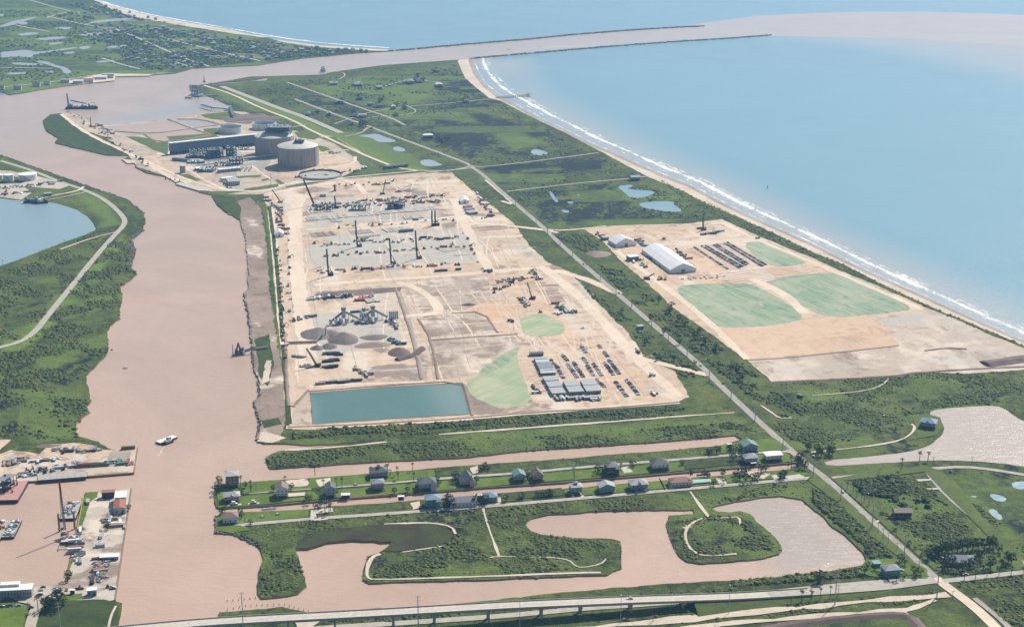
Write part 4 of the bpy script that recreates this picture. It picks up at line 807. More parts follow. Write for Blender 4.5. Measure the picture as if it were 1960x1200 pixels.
many("603 911 546 928 481 942", 'palm', 'on the canal strip left of the sand plot'); many("524 940 559 936 586 957 592 962", 'tree', 'around the brown roofed gable house', .8); many("619 934 655 936 644 935", 'palm', 'beside the dark gable house')
many("622 983 630 985 633 978 625 975", 'palm', 'on the white slab by the canal'); many("603 972 610 974", 'bush', 'on the canal edge by the white slab'); many("480 1004", 'bush', 'at the end of the left canal lane'); many("460 985 462 992 430 980 424 985", 'tree', 'around the brown roofed end house', .85)
many("742 915 738 905 710 908 747 910", 'palm', 'round the dark cupola house'); many("760 910 762 918 792 921 790 902", 'palm', 'on the lawn right of the cupola house'); many("755 945 780 943 835 925 840 930 832 938 800 936", 'tree', 'around the dark blue canal house', .8)
many("872 918 878 925 912 925 871 925", 'tree', 'around the steep pyramid roof house', .9); many("921 900 935 898 928 897", 'bush', 'on the verge behind the pyramid roof house', 1.2); many("1010 917 1008 910 1012 912", 'tree', 'between the two gabled canal houses', .8)
many("857 966 862 971 854 974 860 960 868 972", 'tree', 'left of the long low grey house', 1.1); many("920 965 912 966 968 960 930 966 926 962", 'tree', 'beside the small blue hipped house', 1.); many("998 955 1030 951 1050 948 1055 950 1042 952", 'bush', 'in the overgrown plot by the lane', 1.3)
many("1103 893 1188 901 1144 906 1152 905", 'palm', 'by the navy canal house'); many("1145 903 1211 893 1160 908", 'bush', 'on the lawn beside the navy canal house', 1.5); many("1305 890 1356 868 1358 870 1400 862 1410 860 1395 862 1403 868", 'bush', 'by the lane near the pale teal house', 1.2)
many("1403 882 1420 880 1372 868", 'tree', 'near the hipped house on stilts', 1.15); many("1321 912 1348 912 1355 915", 'tree', 'beside the swimming pool garden', .9); many("1382 912 1384 925 1366 930 1407 912 1411 917 1415 911 1428 908 1416 920 1424 909", 'tree', 'on the lawn right of the pool villa', .9)
many("1457 905 1465 903 1440 922 1449 918 1427 924 1496 917 1502 914 1492 916", 'tree', 'near the sandy plot by the canal', 1.); many("1528 893 1532 886 1540 898 1526 888", 'tree', 'at the road end of the canal', 1.3); many("1514 897 1508 900", 'palm', 'near the road end of the canal')
many("1546 861 1566 872 1572 874 1564 866 1588 872 1593 870 1585 866 1549 862", 'tree', 'beside the trail across the beach road', 1.05); many("1760 882 1776 882 1726 898", 'palm', 'beside the right hand pond', 1.2)
many("1622 936 1633 943 1640 952 1654 961 1663 968 1649 957", 'palm', 'on the right verge of the beach road', .8); many("1687 986 1700 993 1715 1003 1712 1017 1740 1044 1752 1052 1765 1065", 'bush', 'along the right verge of the beach road', .8)
many("1775 1071 1783 1060 1790 1065 1797 1062 1803 1058 1812 1062 1822 1058 1832 1056 1842 1055 1852 1053 1862 1052 1873 1050 1884 1052 1895 1048 1900 1050", 'tree', 'in the hedge behind the grey hipped house', 1.25)
many("1802 1085 1808 1092 1815 1080 1822 1090 1830 1095 1842 1092 1855 1090 1862 1084 1870 1080 1876 1072 1812 1072", 'tree', 'around the grey hipped house', 1.15); many("1882 1090 1895 1088 1920 1085 1930 1078 1935 1080 1910 1058", 'tree', 'on the lawn right of the grey hipped house', 1.2)
many("1845 1112 1867 1108 1889 1104 1912 1102 1935 1100 1958 1098", 'palm', 'along the lane at the right edge', .85); many("1514 1155 1534 1152 1553 1147 1570 1145 1589 1143", 'palm', 'beside the bridge ramp', .9)
many("1660 1088 1675 1092 1700 1110 1716 1112 1730 1108 1752 1106 1762 1100 1748 1100 1680 1105 1722 1075 1731 1082", 'tree', 'around the turquoise house', .8); many("1655 1098 1570 1115 1565 1120", 'tree', 'on the lagoon bank left of the turquoise house', 1.2)
many("98 1160 90 1168 115 1150 120 1158 110 1168 95 1165", 'tree', 'beside the boatyard car row', 1.3); many("130 1112 132 1106", 'tree', 'at the basin corner of the boatyard', 1.1); many("73 1168", 'palm', 'beside the yard lane'); many("245 978 206 1015", 'tree', 'on the boatyard quay', .9)
many("1235 660 1258 690 1290 690 1300 660 1245 615 1270 640 1330 700 1190 600", 'tree', 'in the scrub beside the beach road', 1.1); many("1280 600 1300 615 1340 640 1330 650 1370 672 1310 625 1285 590 1260 580 1400 708 1420 730 1440 745 1410 715 1350 660", 'tree', 'in the scrub strip below the beachside lot', 1.5)
many("727 199 724 205 730 196 689 190 655 196 648 202 760 206 776 205 772 210 794 156 810 158 800 152 836 138 830 140 893 193 888 197 838 272 856 272 845 278 692 242 700 244 678 222 618 137", 'tree', 'among the distant island cottages', 1.9)
many("640 150 632 158 645 162 660 165 700 172 690 168 675 160 720 176 735 172 728 168 748 160 760 162 770 160", 'palm', 'in the far green park', 1.6)
# ---- houses
OPEN = {}
def house(px, py, w, d, lab, roof='hip', wall='grey_wall', rf='grey_roof', st=2.8, wh=3.2, rh=2.4, extra=None, rz=None, cat='house', turn=False, name='stilt_house'):
    rz = STREET if rz is None else rz; w *= 1.16; d *= 1.12; wh *= 1.12; rh *= 1.12
    o = thing(name, lab, cat, at(px, py), rz)
    if st > .5:
        n = max(3, int(w / 3.2))
        for i in range(n):
            for sgn in (-1, 1):
                m_ = MB(); m_.box(-w / 2 + .4 + (w - .8) * i / (n - 1), sgn * (d / 2 - .4), 0, .35, .35, st, 'timber'); m_.obj('stilt', o)
        m_ = MB(); m_.box(0, .6, 0, w * .45, d * .45, st, wall); m_.obj('ground_room', o)
        m_ = MB(); m_.box(0, 0, st, w + .8, d + 3.0, .25, 'timber')
        m_.bar((-w / 2 - .3, -d / 2 - 1.4, st + 1.2), (w / 2 + .3, -d / 2 - 1.4, st + 1.2), .07, 'white_paint')
        for i in range(6): x = -w / 2 - .3 + (w + .6) * i / 5; m_.bar((x, -d / 2 - 1.4, st + .2), (x, -d / 2 - 1.4, st + 1.2), .07, 'white_paint')
        m_.obj('deck', o); st += .25
        m_ = MB(); m_.bar((w * .3, -d / 2 - 1.4, st), (w * .3 + 3.2, -d / 2 - 2.2, 0), .45, 'timber'); m_.obj('stairs', o)
    m_ = MB(); m_.box(0, 0, st, w, d, wh, wall); wo_ = m_.obj('wall', o)
    m_ = MB(); z = st + wh; W_, D_2 = (w + 1.6, d + 1.6)
    if roof == 'hip': m_.hip(0, 0, z, W_, D_2, rh, rf)
    elif roof == 'pyramid': m_.hip(0, 0, z, W_, D_2, rh, rf, ridge=0)
    elif roof == 'gable': m_.gable(0, 0, z, W_, D_2, rh, rf, 0, wall)
    elif roof == 'front': m_.gable(0, 0, z, D_2, W_, rh, rf, math.pi / 2, wall)
    else: m_.box(0, 0, z, W_, D_2, .4, rf)
    r_ = m_.obj('roof', o)
    if extra == 'cupola': q = MB(); q.box(0, 0, z + rh * .5, 3, 3, rh * .5 + 1, wall); q.hip(0, 0, z + rh + 1, 3.8, 3.8, 1.2, rf); q.obj('cupola', r_)
    if extra == 'chimney': q = MB(); q.box(-w * .35, 1, z, .9, .9, rh + 1, 'timber'); q.obj('chimney', r_)
    if extra == 'dormer': q = MB(); q.gable(0, -d * .3, z + rh * .15, d * .6, 3.4, rh * .6, rf, math.pi / 2, wall); q.obj('dormer', r_)
    if extra == 'wing': q = MB(); q.box(w * .32, -d * .5, 0, w * .3, d * .5, st + wh * .8, wall); q.hip(w * .32, -d * .5, st + wh * .8, w * .3 + 1, d * .5 + 1, rh * .7, rf); q.obj('wing', o)
    n = max(2, int(w / 3.5)); rows = max(1, int(wh // 2.9))
    for k in range(rows):
        for i in range(n):
            q = MB(); q.box(-w / 2 + w * (i + .5) / n, -d / 2 - .03, st + .9 + k * 3, 1.3, .08, 1.4, 'glass'); q.obj('window', wo_)
        for sg in (-1, 1): q = MB(); q.box(sg * (w / 2 + .03), 0, st + .9 + k * 3, .08, 1.3, 1.4, 'glass'); q.obj('window', wo_)
    return o
house(445, 929, 11, 11, 'tall tan three storey house at the channel end of the canal strip', 'hip', 'tan', 'silver_roof', 2.8, 8.6, 1.2)
house(444, 958, 13, 10, 'grey hipped stilt house on the round lawn corner', 'hip', 'grey_wall', 'silver_roof', 3, 3, 2.6, 'dormer')
house(540, 949, 9.5, 11, 'tall white gabled house with a brown roof beside a pale terrace', 'front', 'white_paint', 'brown_roof', 2.4, 6.2, 3.)
house(633, 948, 8, 11, 'narrow blue-grey gabled house with dark roof left of the boat shelter', 'front', 'blue_wall', 'dark_roof', 3, 5.6, 2.6)
house(725, 912, 15, 11, 'wide dark hipped house with a rooftop cupola on the far canal bank', 'hip', 'grey_wall', 'dark_roof', 3, 3.4, 3.4, 'cupola')
house(723, 936, 10.5, 10, 'boxy grey stilt house directly below the cupola house', 'hip', 'grey_wall', 'grey_roof', 3.4, 4.2, 2.)
house(441, 998, 12, 10, 'white house with brown hipped roof at the tip of the lower strip', 'hip', 'white_paint', 'brown_roof', 1.0, 4.4, 2.8)
house(817, 934, 15, 12, 'dark blue sprawling stilt house with many roof faces by the canal', 'hip', 'blue_wall', 'dark_roof', 3, 4., 3.6, 'wing')
house(892, 926, 12, 12, 'pyramid house with a very steep grey roof on the canal lawn', 'pyramid', 'tan', 'silver_roof', 2.4, 2.2, 9.5, 'wing')
house(993, 918, 10, 11, 'pale blue gabled stilt house, left one of a pair', 'front', 'blue_wall', 'green_roof', 2.8, 3.2, 3.)
house(1028, 917, 9, 10, 'tan steep gabled house, right one of a pair', 'front', 'tan', 'brown_roof', 2.4, 3., 4.6)
house(828, 968, 12, 11, 'teal two storey house with pale paved forecourt', 'hip', 'teal_wall', 'blue_roof', 2.6, 5.6, 2.4, 'wing')
house(885, 966, 22, 10, 'long low grey house with blue-grey roof and chimney', 'gable', 'white_paint', 'grey_roof', 0.2, 4.2, 3.4, 'chimney', name='bungalow')
house(938, 958, 11, 10, 'small square house with blue hipped roof beside the long grey house', 'hip', 'grey_wall', 'blue_roof', 2.2, 3., 2.6)
house(1170, 905, 10, 12, 'navy two storey house with palms on the canal edge', 'hip', 'navy', 'dark_roof', 2.8, 5.4, 2.4, 'wing')
house(1262, 896, 15, 12, 'large stilt house with dark green-grey hipped roof and white veranda', 'hip', 'white_paint', 'dark_roof', 3, 3., 4.)
house(1433, 862, 13, 12, 'pale teal gabled house at the head of the upper canal', 'front', 'blue_wall', 'green_roof', 2.2, 4.2, 3.2, 'dormer')
house(1434, 884, 12, 11, 'stilt house with dark grey hipped roof over the canal boat slip', 'hip', 'grey_wall', 'grey_roof', 3.2, 2.8, 2.6)
house(1479, 880, 15, 9, 'white flat roofed house beside the beach road', 'flat', 'white_paint', 'white_roof', 2.6, 3.4, 0)
house(1102, 943, 9.5, 9, 'grey house with rooftop lookout beside a white driveway', 'hip', 'grey_wall', 'silver_roof', 3.2, 4., 2., 'cupola')
house(1160, 940, 13, 10, 'grey gabled house with teal lower floor on the lane', 'front', 'teal_wall', 'silver_roof', 1.5, 4.2, 3.)
house(1221, 936, 15, 11, 'pale blue hipped stilt house with truck under its deck', 'hip', 'blue_wall', 'silver_roof', 3.6, 3., 3.2, 'dormer')
house(1302, 928, 19, 10, 'cream villa with a red-brown roof beside the swimming pool', 'hip', 'cream', 'red_roof', .2, 4.6, 3., name='villa')
house(1777, 817, 14, 12, 'lone blue roofed stilt house by the right hand pond', 'hip', 'blue_wall', 'blue_roof', 3., 3.4, 3., 'dormer', rz=CROSS + .9)
house(1726, 988, 14, 9, 'lone brown weathered house in the roadside field', 'gable', 'brown_wall', 'brown_roof', 1.2, 4., 2.4, rz=0, name='farmhouse')
house(1704, 1099, 12, 9, 'turquoise house near the road junction', 'hip', 'turquoise', 'grey_roof', .6, 5., 2.2, name='cottage')
house(1677, 1083, 5, 5, 'small turquoise shed by the lagoon', 'flat', 'turquoise', 'blue_roof', 0, 3, 0, name='shed', cat='shed')
house(1838, 1078, 21, 13, 'large grey hipped bungalow surrounded by dark trees', 'hip', 'cream', 'grey_roof', .2, 3.6, 3.6, 'wing', name='bungalow', rz=-.1)
far = [(590, 221, 12, 'blue_roof', 'blue roofed'), (609, 214, 11, 'silver_roof', 'pale roofed'), (630, 222, 13, 'silver_roof', 'low grey'), (679, 224, 10, 'dark_roof', 'dark roofed'), (694, 225, 14, 'silver_roof', 'wide pale'), (689, 191, 16, 'dark_roof', 'tall dark'), (727, 206, 14, 'dark_roof', 'black roofed'),
       (708, 203, 12, 'grey_roof', 'grey roofed'), (650, 199, 16, 'blue_roof', 'long blue roofed'), (684, 164, 30, 'blue_roof', 'very long blue roofed'), (638, 163, 18, 'silver_roof', 'silver roofed'), (785, 160, 26, 'grey_roof', 'grey sprawling'), (802, 158, 22, 'dark_roof', 'dark sprawling'), (840, 166, 24, 'cream', 'cream roofed'),
       (835, 139, 14, 'dark_roof', 'small dark'), (725, 171, 14, 'silver_roof', 'pale flat'), (759, 222, 12, 'dark_roof', 'dark square'), (753, 209, 12, 'white_roof', 'white roofed'), (776, 209, 12, 'grey_roof', 'grey gabled'), (819, 264, 18, 'white_roof', 'white roofed'), (692, 242, 11, 'dark_roof', 'small dark'), (674, 239, 10, 'blue_roof', 'small blue'),
       (891, 197, 14, 'dark_roof', 'lone dark roofed'), (1215, 345, 16, 'blue_roof', 'lone blue roofed'), (618, 139, 12, 'dark_roof', 'dark waterside')]
lm = {1215: 'on the lane end near the surf', 891: 'by the lane to the fishing pier', 819: 'in the marsh beside the long road', 618: 'on the ship channel bank', 684: 'in the far green park', 840: 'near the beach tip'}
for px, py, w_, rf_, d_ in far:
    house(px, py, w_, w_ * .6, f'{d_} cottage {lm.get(px, "on the distant part of the island")}', random.choice(('hip', 'gable')), random.choice(('white_paint', 'grey_wall', 'cream')), rf_, 2.4, 3.2, 2.6, rz=random.choice((CROSS, CROSS + math.pi / 2)), name='cottage')
# far beach town: one small mesh each
hm = []
for rf_ in ('silver_roof', 'blue_roof', 'dark_roof', 'grey_roof', 'dark_roof', 'brown_roof'):
    for k in range(2):
        q = MB(); q.box(0, 0, 0, 11 + 3 * k, 9, 6, 'grey_wall' if k else 'cream'); q.hip(0, 0, 6, 13 + 3 * k, 11, 2.8, rf_); q.box(0, -4.6, 3.6, 8, .2, 1.3, 'glass'); hm.append((rf_, q.me('beach_house')))
town = [[G(*q) for q in P(s)] for s in ("225 42 400 64 560 90 730 98 580 109 400 127 330 134 240 118 180 85 150 60", "130 8 200 12 300 38 270 42 170 24", "100 20 160 20 200 40 120 38")]
cnt = 0; rg = random.Random(5); used = []
while cnt < 295:
    p = rg.choices(town, (8, 2, .6))[0]; xs = [q[0] for q in p]; ys = [q[1] for q in p]; x, y = rg.uniform(min(xs), max(xs)), rg.uniform(min(ys), max(ys))
    if not inside(np.array([x]), np.array([y]), p)[0] or any(abs(x - a) + abs(y - b) < 20 for a, b in used): continue
    used.append((x, y)); rf_, me = rg.choice(hm); o = link('beach_house', me, None, (x, y, ZL + .3), CROSS + rg.choice((0, math.pi / 2)) + rg.uniform(-.1, .1)); o.scale = [rg.uniform(.7, 1.15)] * 3
    z_ = 'near the ship channel' if PX(x, y)[1] > 98 else ('behind the surf' if PX(x, y)[1] < 60 else 'in the middle of the far beach town')
    tag(o, f"tiny {rf_.replace('_roof', '')} roofed house {z_}", 'house', 'houses of the far beach town'); cnt += 1
for (px, py, w_, m1, lb) in ((165, 158, 34, 'red_roof', 'long red roofed shed on the far quay'), (150, 160, 22, 'white_roof', 'white roofed shed left of the red one on the far quay'), (192, 152, 30, 'white_roof', 'white roofed warehouse on the far quay'), (207, 150, 26, 'dark_roof', 'dark roofed warehouse at the far quay end'), (125, 158, 20, 'silver_roof', 'low silver roofed shed on the far quay'),
                              (70, 166, 16, 'dark_roof', 'dark house on the far left shore'), (34, 172, 16, 'dark_roof', 'dark gabled house on the far left shore'), (90, 163, 14, 'grey_roof', 'grey cottage on the far left shore'), (2, 172, 14, 'dark_roof', 'dark house at the left picture edge')):
    house(px, py, w_, w_ * .5, lb, 'gable', 'white_paint', m1, 0, 6, 3, rz=.1, name='shed' if 'house' not in lb else 'cottage', cat='shed' if 'house' not in lb else 'house')
# ================================================================== PLANT, TANKS, BUILDINGS
def quadblock(name, TL, TR, BL, h, parts, label, cat, z0=0., group=None):
    """building whose roof corners are seen at three photo points; h = roof height. parts(mb-builder, w, d, h, obj)"""
    a, b, c = (Vector(G(*q, ZL + z0 + h)) for q in (TL, TR, BL))
    ux = b - a; uy = c - a; w_ = ux.length; rz = math.atan2(ux.y, ux.x); n = Vector((-ux.y, ux.x)).normalized(); d_ = abs(uy.dot(n))
    ctr = (a + b + c + (b + c - a)) / 4
    o = thing(name, label, cat, (ctr.x, ctr.y, ZL + z0), rz, group); parts(o, w_, d_, h); return o
def shed_parts(wall, roof, kind='flat', rise=0., wins=0, door=True, eave=.5):
    def f(o, w_, d_, h):
        q = MB(); q.box(0, 0, 0, w_ - .6, d_ - .6, h - rise - .02, wall); wl = q.obj('wall', o); q = MB()
        if kind == 'flat': q.box(0, 0, h - rise, w_ + eave, d_ + eave, .35, roof)
        elif kind == 'gable': q.gable(0, 0, h - rise, w_ + eave, d_ + eave, rise, roof, 0, wall)
        elif kind == 'gabley': q.gable(0, 0, h - rise, d_ + eave, w_ + eave, rise, roof, math.pi / 2, wall)
        q.obj('roof', o)
        for i in range(wins):
            q = MB(); q.box(-w_ / 2 + w_ * (i + .5) / wins, -d_ / 2 + .25, (h - rise) * .4, w_ / wins * .4, .15, (h - rise) * .3, 'glass'); q.obj('window', wl)
        if door: q = MB(); q.box(w_ * .2, -d_ / 2 + .22, 0, 2.2, .2, 2.6, 'dark'); q.obj('door', wl)
    return f
def lng_tank(px, py, r, hw, rise, lab, plat):
    o = thing('storage_tank', lab, 'storage tank', at(px, py), 0)
    q = MB(); q.cyl(0, 0, 0, r, hw, 'tank_concrete', 64); q.obj('wall', o, smooth=False)
    for i in range(8):
        a = i * math.pi / 4 + .35; q = MB(); q.box(r * 1.008 * math.cos(a), r * 1.008 * math.sin(a), 0, 1.6, 4.5, hw + .6, 'tank_concrete', a); q.obj('buttress', o)
    q = MB()
    for k in range(1, 6): q.cyl(0, 0, hw * k / 6, r + .22, .35, 'tan', 64, cap=False)
    q.obj('pour_joint', o)
    # roof dome
    v = []; f = []; S_ = 64; R_ = 7
    for j in range(R_ + 1):
        t = j / R_; rr = (r + .8) * (1 - t); z = hw + .6 + rise * (1 - (1 - t) ** 2)
        for i in range(S_): a = 2 * math.pi * i / S_; v.append((rr * math.cos(a), rr * math.sin(a), z))
    for j in range(R_):
        for i in range(S_): f.append((j * S_ + i, j * S_ + (i + 1) % S_, (j + 1) * S_ + (i + 1) % S_, (j + 1) * S_ + i))
    q = MB(); q.add(v, f, 'pale_dome'); rf_ = q.obj('roof', o)
    q = MB()
    for i in range(64):
        a = 2 * math.pi * i / 64; b_ = a + 2 * math.pi / 64; q.bar((r * math.cos(a), r * math.sin(a), hw + 1.7), (r * math.cos(b_), r * math.sin(b_), hw + 1.7), .08, 'pale_steel')
    q.obj('railing', rf_)
    rg = random.Random(int(px)); q = MB(); px0, py0, sx, sy, hh = plat
    for i in range(7):
        for j in range(5):
            x, y = px0 - sx / 2 + sx * i / 6, py0 - sy / 2 + sy * j / 4; q.bar((x, y, hw + rise * .5), (x, y, hw + rise + hh * rg.uniform(.5, 1)), .28, 'blue_steel')
    for k in range(3):
        z = hw + rise + hh * (.2 + .3 * k); q.box(px0, py0, z, sx, sy, .3, 'steel')
        for i in range(10): q.box(px0 + rg.uniform(-.45, .45) * sx, py0 + rg.uniform(-.45, .45) * sy, z, rg.uniform(1, 3), rg.uniform(1, 3), rg.uniform(1, 3), rg.choice(('pale_steel', 'blue_steel', 'steel')))
    for i in range(6): q.cyl(px0 + rg.uniform(-.5, .5) * sx, py0 + rg.uniform(-.5, .5) * sy, hw + rise, .8, hh * rg.uniform(.6, 1.2), 'pale_steel', 8)
    q.obj('pump_platform', o)
    q = MB()
    for k in range(12): a = 4.3; q.bar((r * math.cos(a) + .5, r * math.sin(a) - 1.2, hw * k / 12), (r * math.cos(a + .06) + .5, r * math.sin(a + .06) - 1.2, hw * (k + 1) / 12), .25, 'pale_steel')
    q.obj('stair', o); return o
lng_tank(571.5, 315.5, 39.5, 37.5, 8, 'huge round concrete gas storage tank in front with a pale dome', (4, -6, 17, 16, 6))
lng_tank(526, 294.5, 38.5, 37, 8, 'huge concrete gas tank half hidden behind the front one, roof crowded with pipework', (10, 0, 50, 34, 14))
def open_tank(px, py, r, h, lab, wall='white_paint', floor='blue_steel', ladder=True):
    o = thing('open_tank', lab, 'storage tank', at(px, py), 0); q = MB(); n = 48; v = []; f = []
    for rr, z in ((r, 0), (r, h), (r - .9, h), (r - .9, .8)):
        for i in range(n): a = 2 * math.pi * i / n; v.append((rr * math.cos(a), rr * math.sin(a), z))
    for k in range(3): f += [(k * n + i, k * n + (i + 1) % n, (k + 1) * n + (i + 1) % n, (k + 1) * n + i) for i in range(n)]
    q.add(v, f, wall); q.obj('wall', o); q = MB(); q.cyl(0, 0, .1, r - .95, h * .32, floor, 48); q.obj('floating_roof', o)
    q = MB(); q.cyl(0, 0, h + .05, r + .9, .25, wall, 48, cap=False); q.cyl(0, 0, h * .6, r + .35, .3, wall, 48, cap=False); q.obj('rim', o)
    q = MB(); [q.bar((r * math.cos(4.2 + k * .05), r * math.sin(4.2 + k * .05) - .8, h * k / 6), (r * math.cos(4.25 + k * .05), r * math.sin(4.25 + k * .05) - .8, h * (k + 1) / 6), .3, 'pale_steel') for k in range(6)]; q.obj('stair', o)
open_tank(441, 253.5, 26, 12.5, 'white open topped round tank behind the long wall, nearer one'); open_tank(506, 246, 26.2, 12.5, 'white open topped round tank farther right')
def closed_tank(px, py, r, h, lab, wall='white_paint', roof='white_roof', rise=1.):
    o = thing('closed_tank', lab, 'storage tank', at(px, py), 0); q = MB(); q.cyl(0, 0, 0, r, h, wall, 40); q.obj('wall', o); q = MB(); q.cyl(0, 0, h, r + .2, rise, roof, 40, r * .05); q.obj('roof', o)
    if r > 7:
        q = MB(); [q.bar((r * math.cos(4.4 + k * .12), r * math.sin(4.4 + k * .12) - .6, h * (1 - k / 8)), (r * math.cos(4.52 + k * .12), r * math.sin(4.52 + k * .12) - .6, h * (1 - (k + 1) / 8)), .3, 'steel') for k in range(8)]; q.obj('stair', o)
closed_tank(53.4, 344, 17, 11, 'wide white fuel tank with diagonal stair on the left bank'); closed_tank(17, 347, 9.6, 12.5, 'smaller white fuel tank on the left bank'); closed_tank(-3, 343, 9, 8, 'low white tank cut by the left picture edge')
closed_tank(350, 331, 5.6, 14, 'lone grey cylindrical silo by the water', 'tank_concrete', 'pale_dome'); closed_tank(649, 372 - 14, 2, 3, 'small teal tank on the site', 'teal_wall', 'teal_wall') if 0 else None
# unfinished tank ring
o = thing('tank_foundation', 'half built round tank ring with curved shutters beside the tanks', 'foundation', at(613, 337), 0)
q = MB(); q.cyl(0, 0, 0, 41, .9, 'gravel', 56); q.cyl(0, 0, .9, 38, .5, 'concrete', 56); q.obj('slab', o)
for i in range(44):
    a = 2 * math.pi * i / 44
    if 3.5 < a < 3.9: continue
    q = MB(); q.box(40 * math.cos(a), 40 * math.sin(a), .9, .7, 5.4, random.uniform(3, 5) if a < 3.4 else random.uniform(2.2, 3), 'blue_steel' if a < 3.5 else 'pale_steel', a); q.obj('shutter_panel', o)
# long sound wall building
def soundwall(o, w_, d_, h):
    n = 22
    for i in range(n):
        q = MB(); q.box(-w_ / 2 + w_ * (i + .5) / n, 0, 5.5, w_ / n - .15, d_, h - 6, 'wall_blue'); q.obj('wall_panel', o)
    q = MB(); q.box(0, 0, h - .5, w_ + 1, d_ + 1.5, .5, 'white_roof'); q.obj('roof', o); q = MB(); q.box(0, .8, 0, w_ - 1, d_ * .4, 5.5, 'dark'); q.obj('base_shade', o)  # solid dark box stands in for the shade under the open base
    for i in range(30): q = MB(); q.box(-w_ / 2 + w_ * (i + .5) / 30, -d_ / 2 + .4, 0, .7, .7, 5.5, 'pale_steel'); q.obj('column', o)
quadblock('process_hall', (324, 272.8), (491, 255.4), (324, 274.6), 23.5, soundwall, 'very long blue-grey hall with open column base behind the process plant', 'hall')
# process plant: modules, racks, coolers, stacks
def module(px, py, sx, sy, h, lab, rz, name='process_module', dens=1., mats=('blue_steel', 'steel', 'pale_steel', 'dark')):
    o = thing(name, lab, 'process module', at(px, py), rz); rg = random.Random(int(px * 7 + py)); nx, ny = max(2, int(sx / 6)), max(2, int(sy / 6)); lv = max(1, int(h / 5))
    q = MB()
    for i in range(nx + 1):
        for j in range(ny + 1): q.bar((-sx / 2 + sx * i / nx, -sy / 2 + sy * j / ny, 0), (-sx / 2 + sx * i / nx, -sy / 2 + sy * j / ny, h), .28, mats[0])
    q.obj('frame', o)
    for k in range(1, lv + 1):
        q = MB(); q.box(0, 0, h * k / lv - .3, sx, sy, .3, mats[1]); q.obj('floor_deck', o)
    q = MB()
    for k in range(lv + 1):
        z = h * k / lv * .98
        for i in range(int(sx * sy / 28 * dens)):
            a, b_, c_ = rg.uniform(1, 4), rg.uniform(1, 4), rg.uniform(1.2, 4)
            if rg.random() < .4: q.cyl(rg.uniform(-.45, .45) * sx, rg.uniform(-.45, .45) * sy, z, a * .35, c_, rg.choice(mats), 7)
            else: q.box(rg.uniform(-.43, .43) * sx, rg.uniform(-.43, .43) * sy, z, a, b_, c_ * .8, rg.choice(mats))
    q.obj('equipment', o)['kind'] = 'stuff'
    return o
module(412, 303, 30, 26, 19, 'tall dark steel frame module in the middle of the process plant', .3, dens=1.); module(443, 300, 18, 24, 19, 'second tall dark steel tower module right of the first', .3); module(386, 301, 58, 22, 6, 'low field of pumps and exhausts in front of the long hall', .1, 'compressor_field', 1.4)
module(452, 314, 26, 18, 12, 'dark pipework block at the right end of the process plant', .1); module(397, 328, 30, 18, 6, 'low pale machinery block behind the substation', .1, mats=('steel', 'pale_steel', 'steel', 'blue_steel')); module(428, 318, 36, 8, 5, 'short row of pumps above the substation', .1)
module(372, 312, 26, 14, 4, 'low pale pipework pad beside the silo', .1, mats=('pale_steel', 'white_paint', 'steel', 'pale_steel')); module(470, 287, 40, 7, 4, 'pale pipe rack beside the rear tank', .12, mats=('pale_steel', 'white_paint', 'steel', 'pale_steel'))
for i, (x_, y_) in enumerate(((364, 296), (368, 298), (372, 295), (376, 297), (381, 294.5), (385, 296.5), (389, 294), (393, 296))):
    o = thing('exhaust_stack', 'white exhaust stack in front of the long hall', 'stack', at(x_, y_), 0, 'exhaust stacks'); q = MB(); q.cyl(0, 0, 0, .9, 9, 'white_paint', 8); q.obj('pipe', o); q = MB(); q.cyl(0, 0, 9, 1.4, 1.2, 'white_paint', 8); q.obj('cap', o)
def pipe_rack(pts, lab, w_=6, h=6, mats=('pale_steel', 'white_paint', 'blue_steel')):
    pw = [G(*q) for q in P(pts)]; o = thing('pipe_rack', lab, 'pipe rack', (pw[0][0], pw[0][1], ZL), 0); ox, oy = pw[0]
    for a, b_ in zip(pw[:-1], pw[1:]):
        L = math.dist(a, b_); n = max(2, int(L / 9)); nx, ny = -(b_[1] - a[1]) / L, (b_[0] - a[0]) / L; q = MB()
        for i in range(n + 1):
            x, y = a[0] + (b_[0] - a[0]) * i / n - ox, a[1] + (b_[1] - a[1]) * i / n - oy
            for sg in (-1, 1): q.bar((x + nx * w_ / 2 * sg, y + ny * w_ / 2 * sg, 0), (x + nx * w_ / 2 * sg, y + ny * w_ / 2 * sg, h), .25, 'steel')
            q.bar((x - nx * w_ / 2, y - ny * w_ / 2, h), (x + nx * w_ / 2, y + ny * w_ / 2, h), .25, 'steel')
        q.obj('rack_frame', o)
        for k in range(5):
            q = MB(); off = -w_ / 2 + w_ * (k + .5) / 5; q.bar((a[0] - ox + nx * off, a[1] - oy + ny * off, h + .5), (b_[0] - ox + nx * off, b_[1] - oy + ny * off, h + .5), .42, mats[k % 3]); q.obj('pipe', o)
pipe_rack("462 309 535 301", 'long pale pipe rack between the two gas tanks', 8); pipe_rack("380 317 420 312 455 306", 'dark pipe rack through the process plant', 7, 7, ('steel', 'blue_steel', 'steel')); pipe_rack("386 205 407 211 432 213 440 207 447 226", 'jetty pipe trestle leading to the tanker dock', 7, 5, ('blue_steel', 'steel', 'steel'))
quadblock('substation', (417, 323), (459, 319), (418, 325.5), 6, shed_parts('grey_wall', 'white_roof', 'flat', 0, 8), 'low substation building with a long white roof', 'building')
quadblock('office', (428, 341.5), (450, 340), (441, 348), 8, shed_parts('cream', 'silver_roof', 'flat', 0, 6), 'tan office block with grey flat roof beside the plant car park', 'office')
quadblock('office', (422, 340), (444, 337.5), (424, 342), 6, shed_parts('white_paint', 'white_roof', 'flat', 0, 5), 'white roofed office annex behind the tan office', 'office')
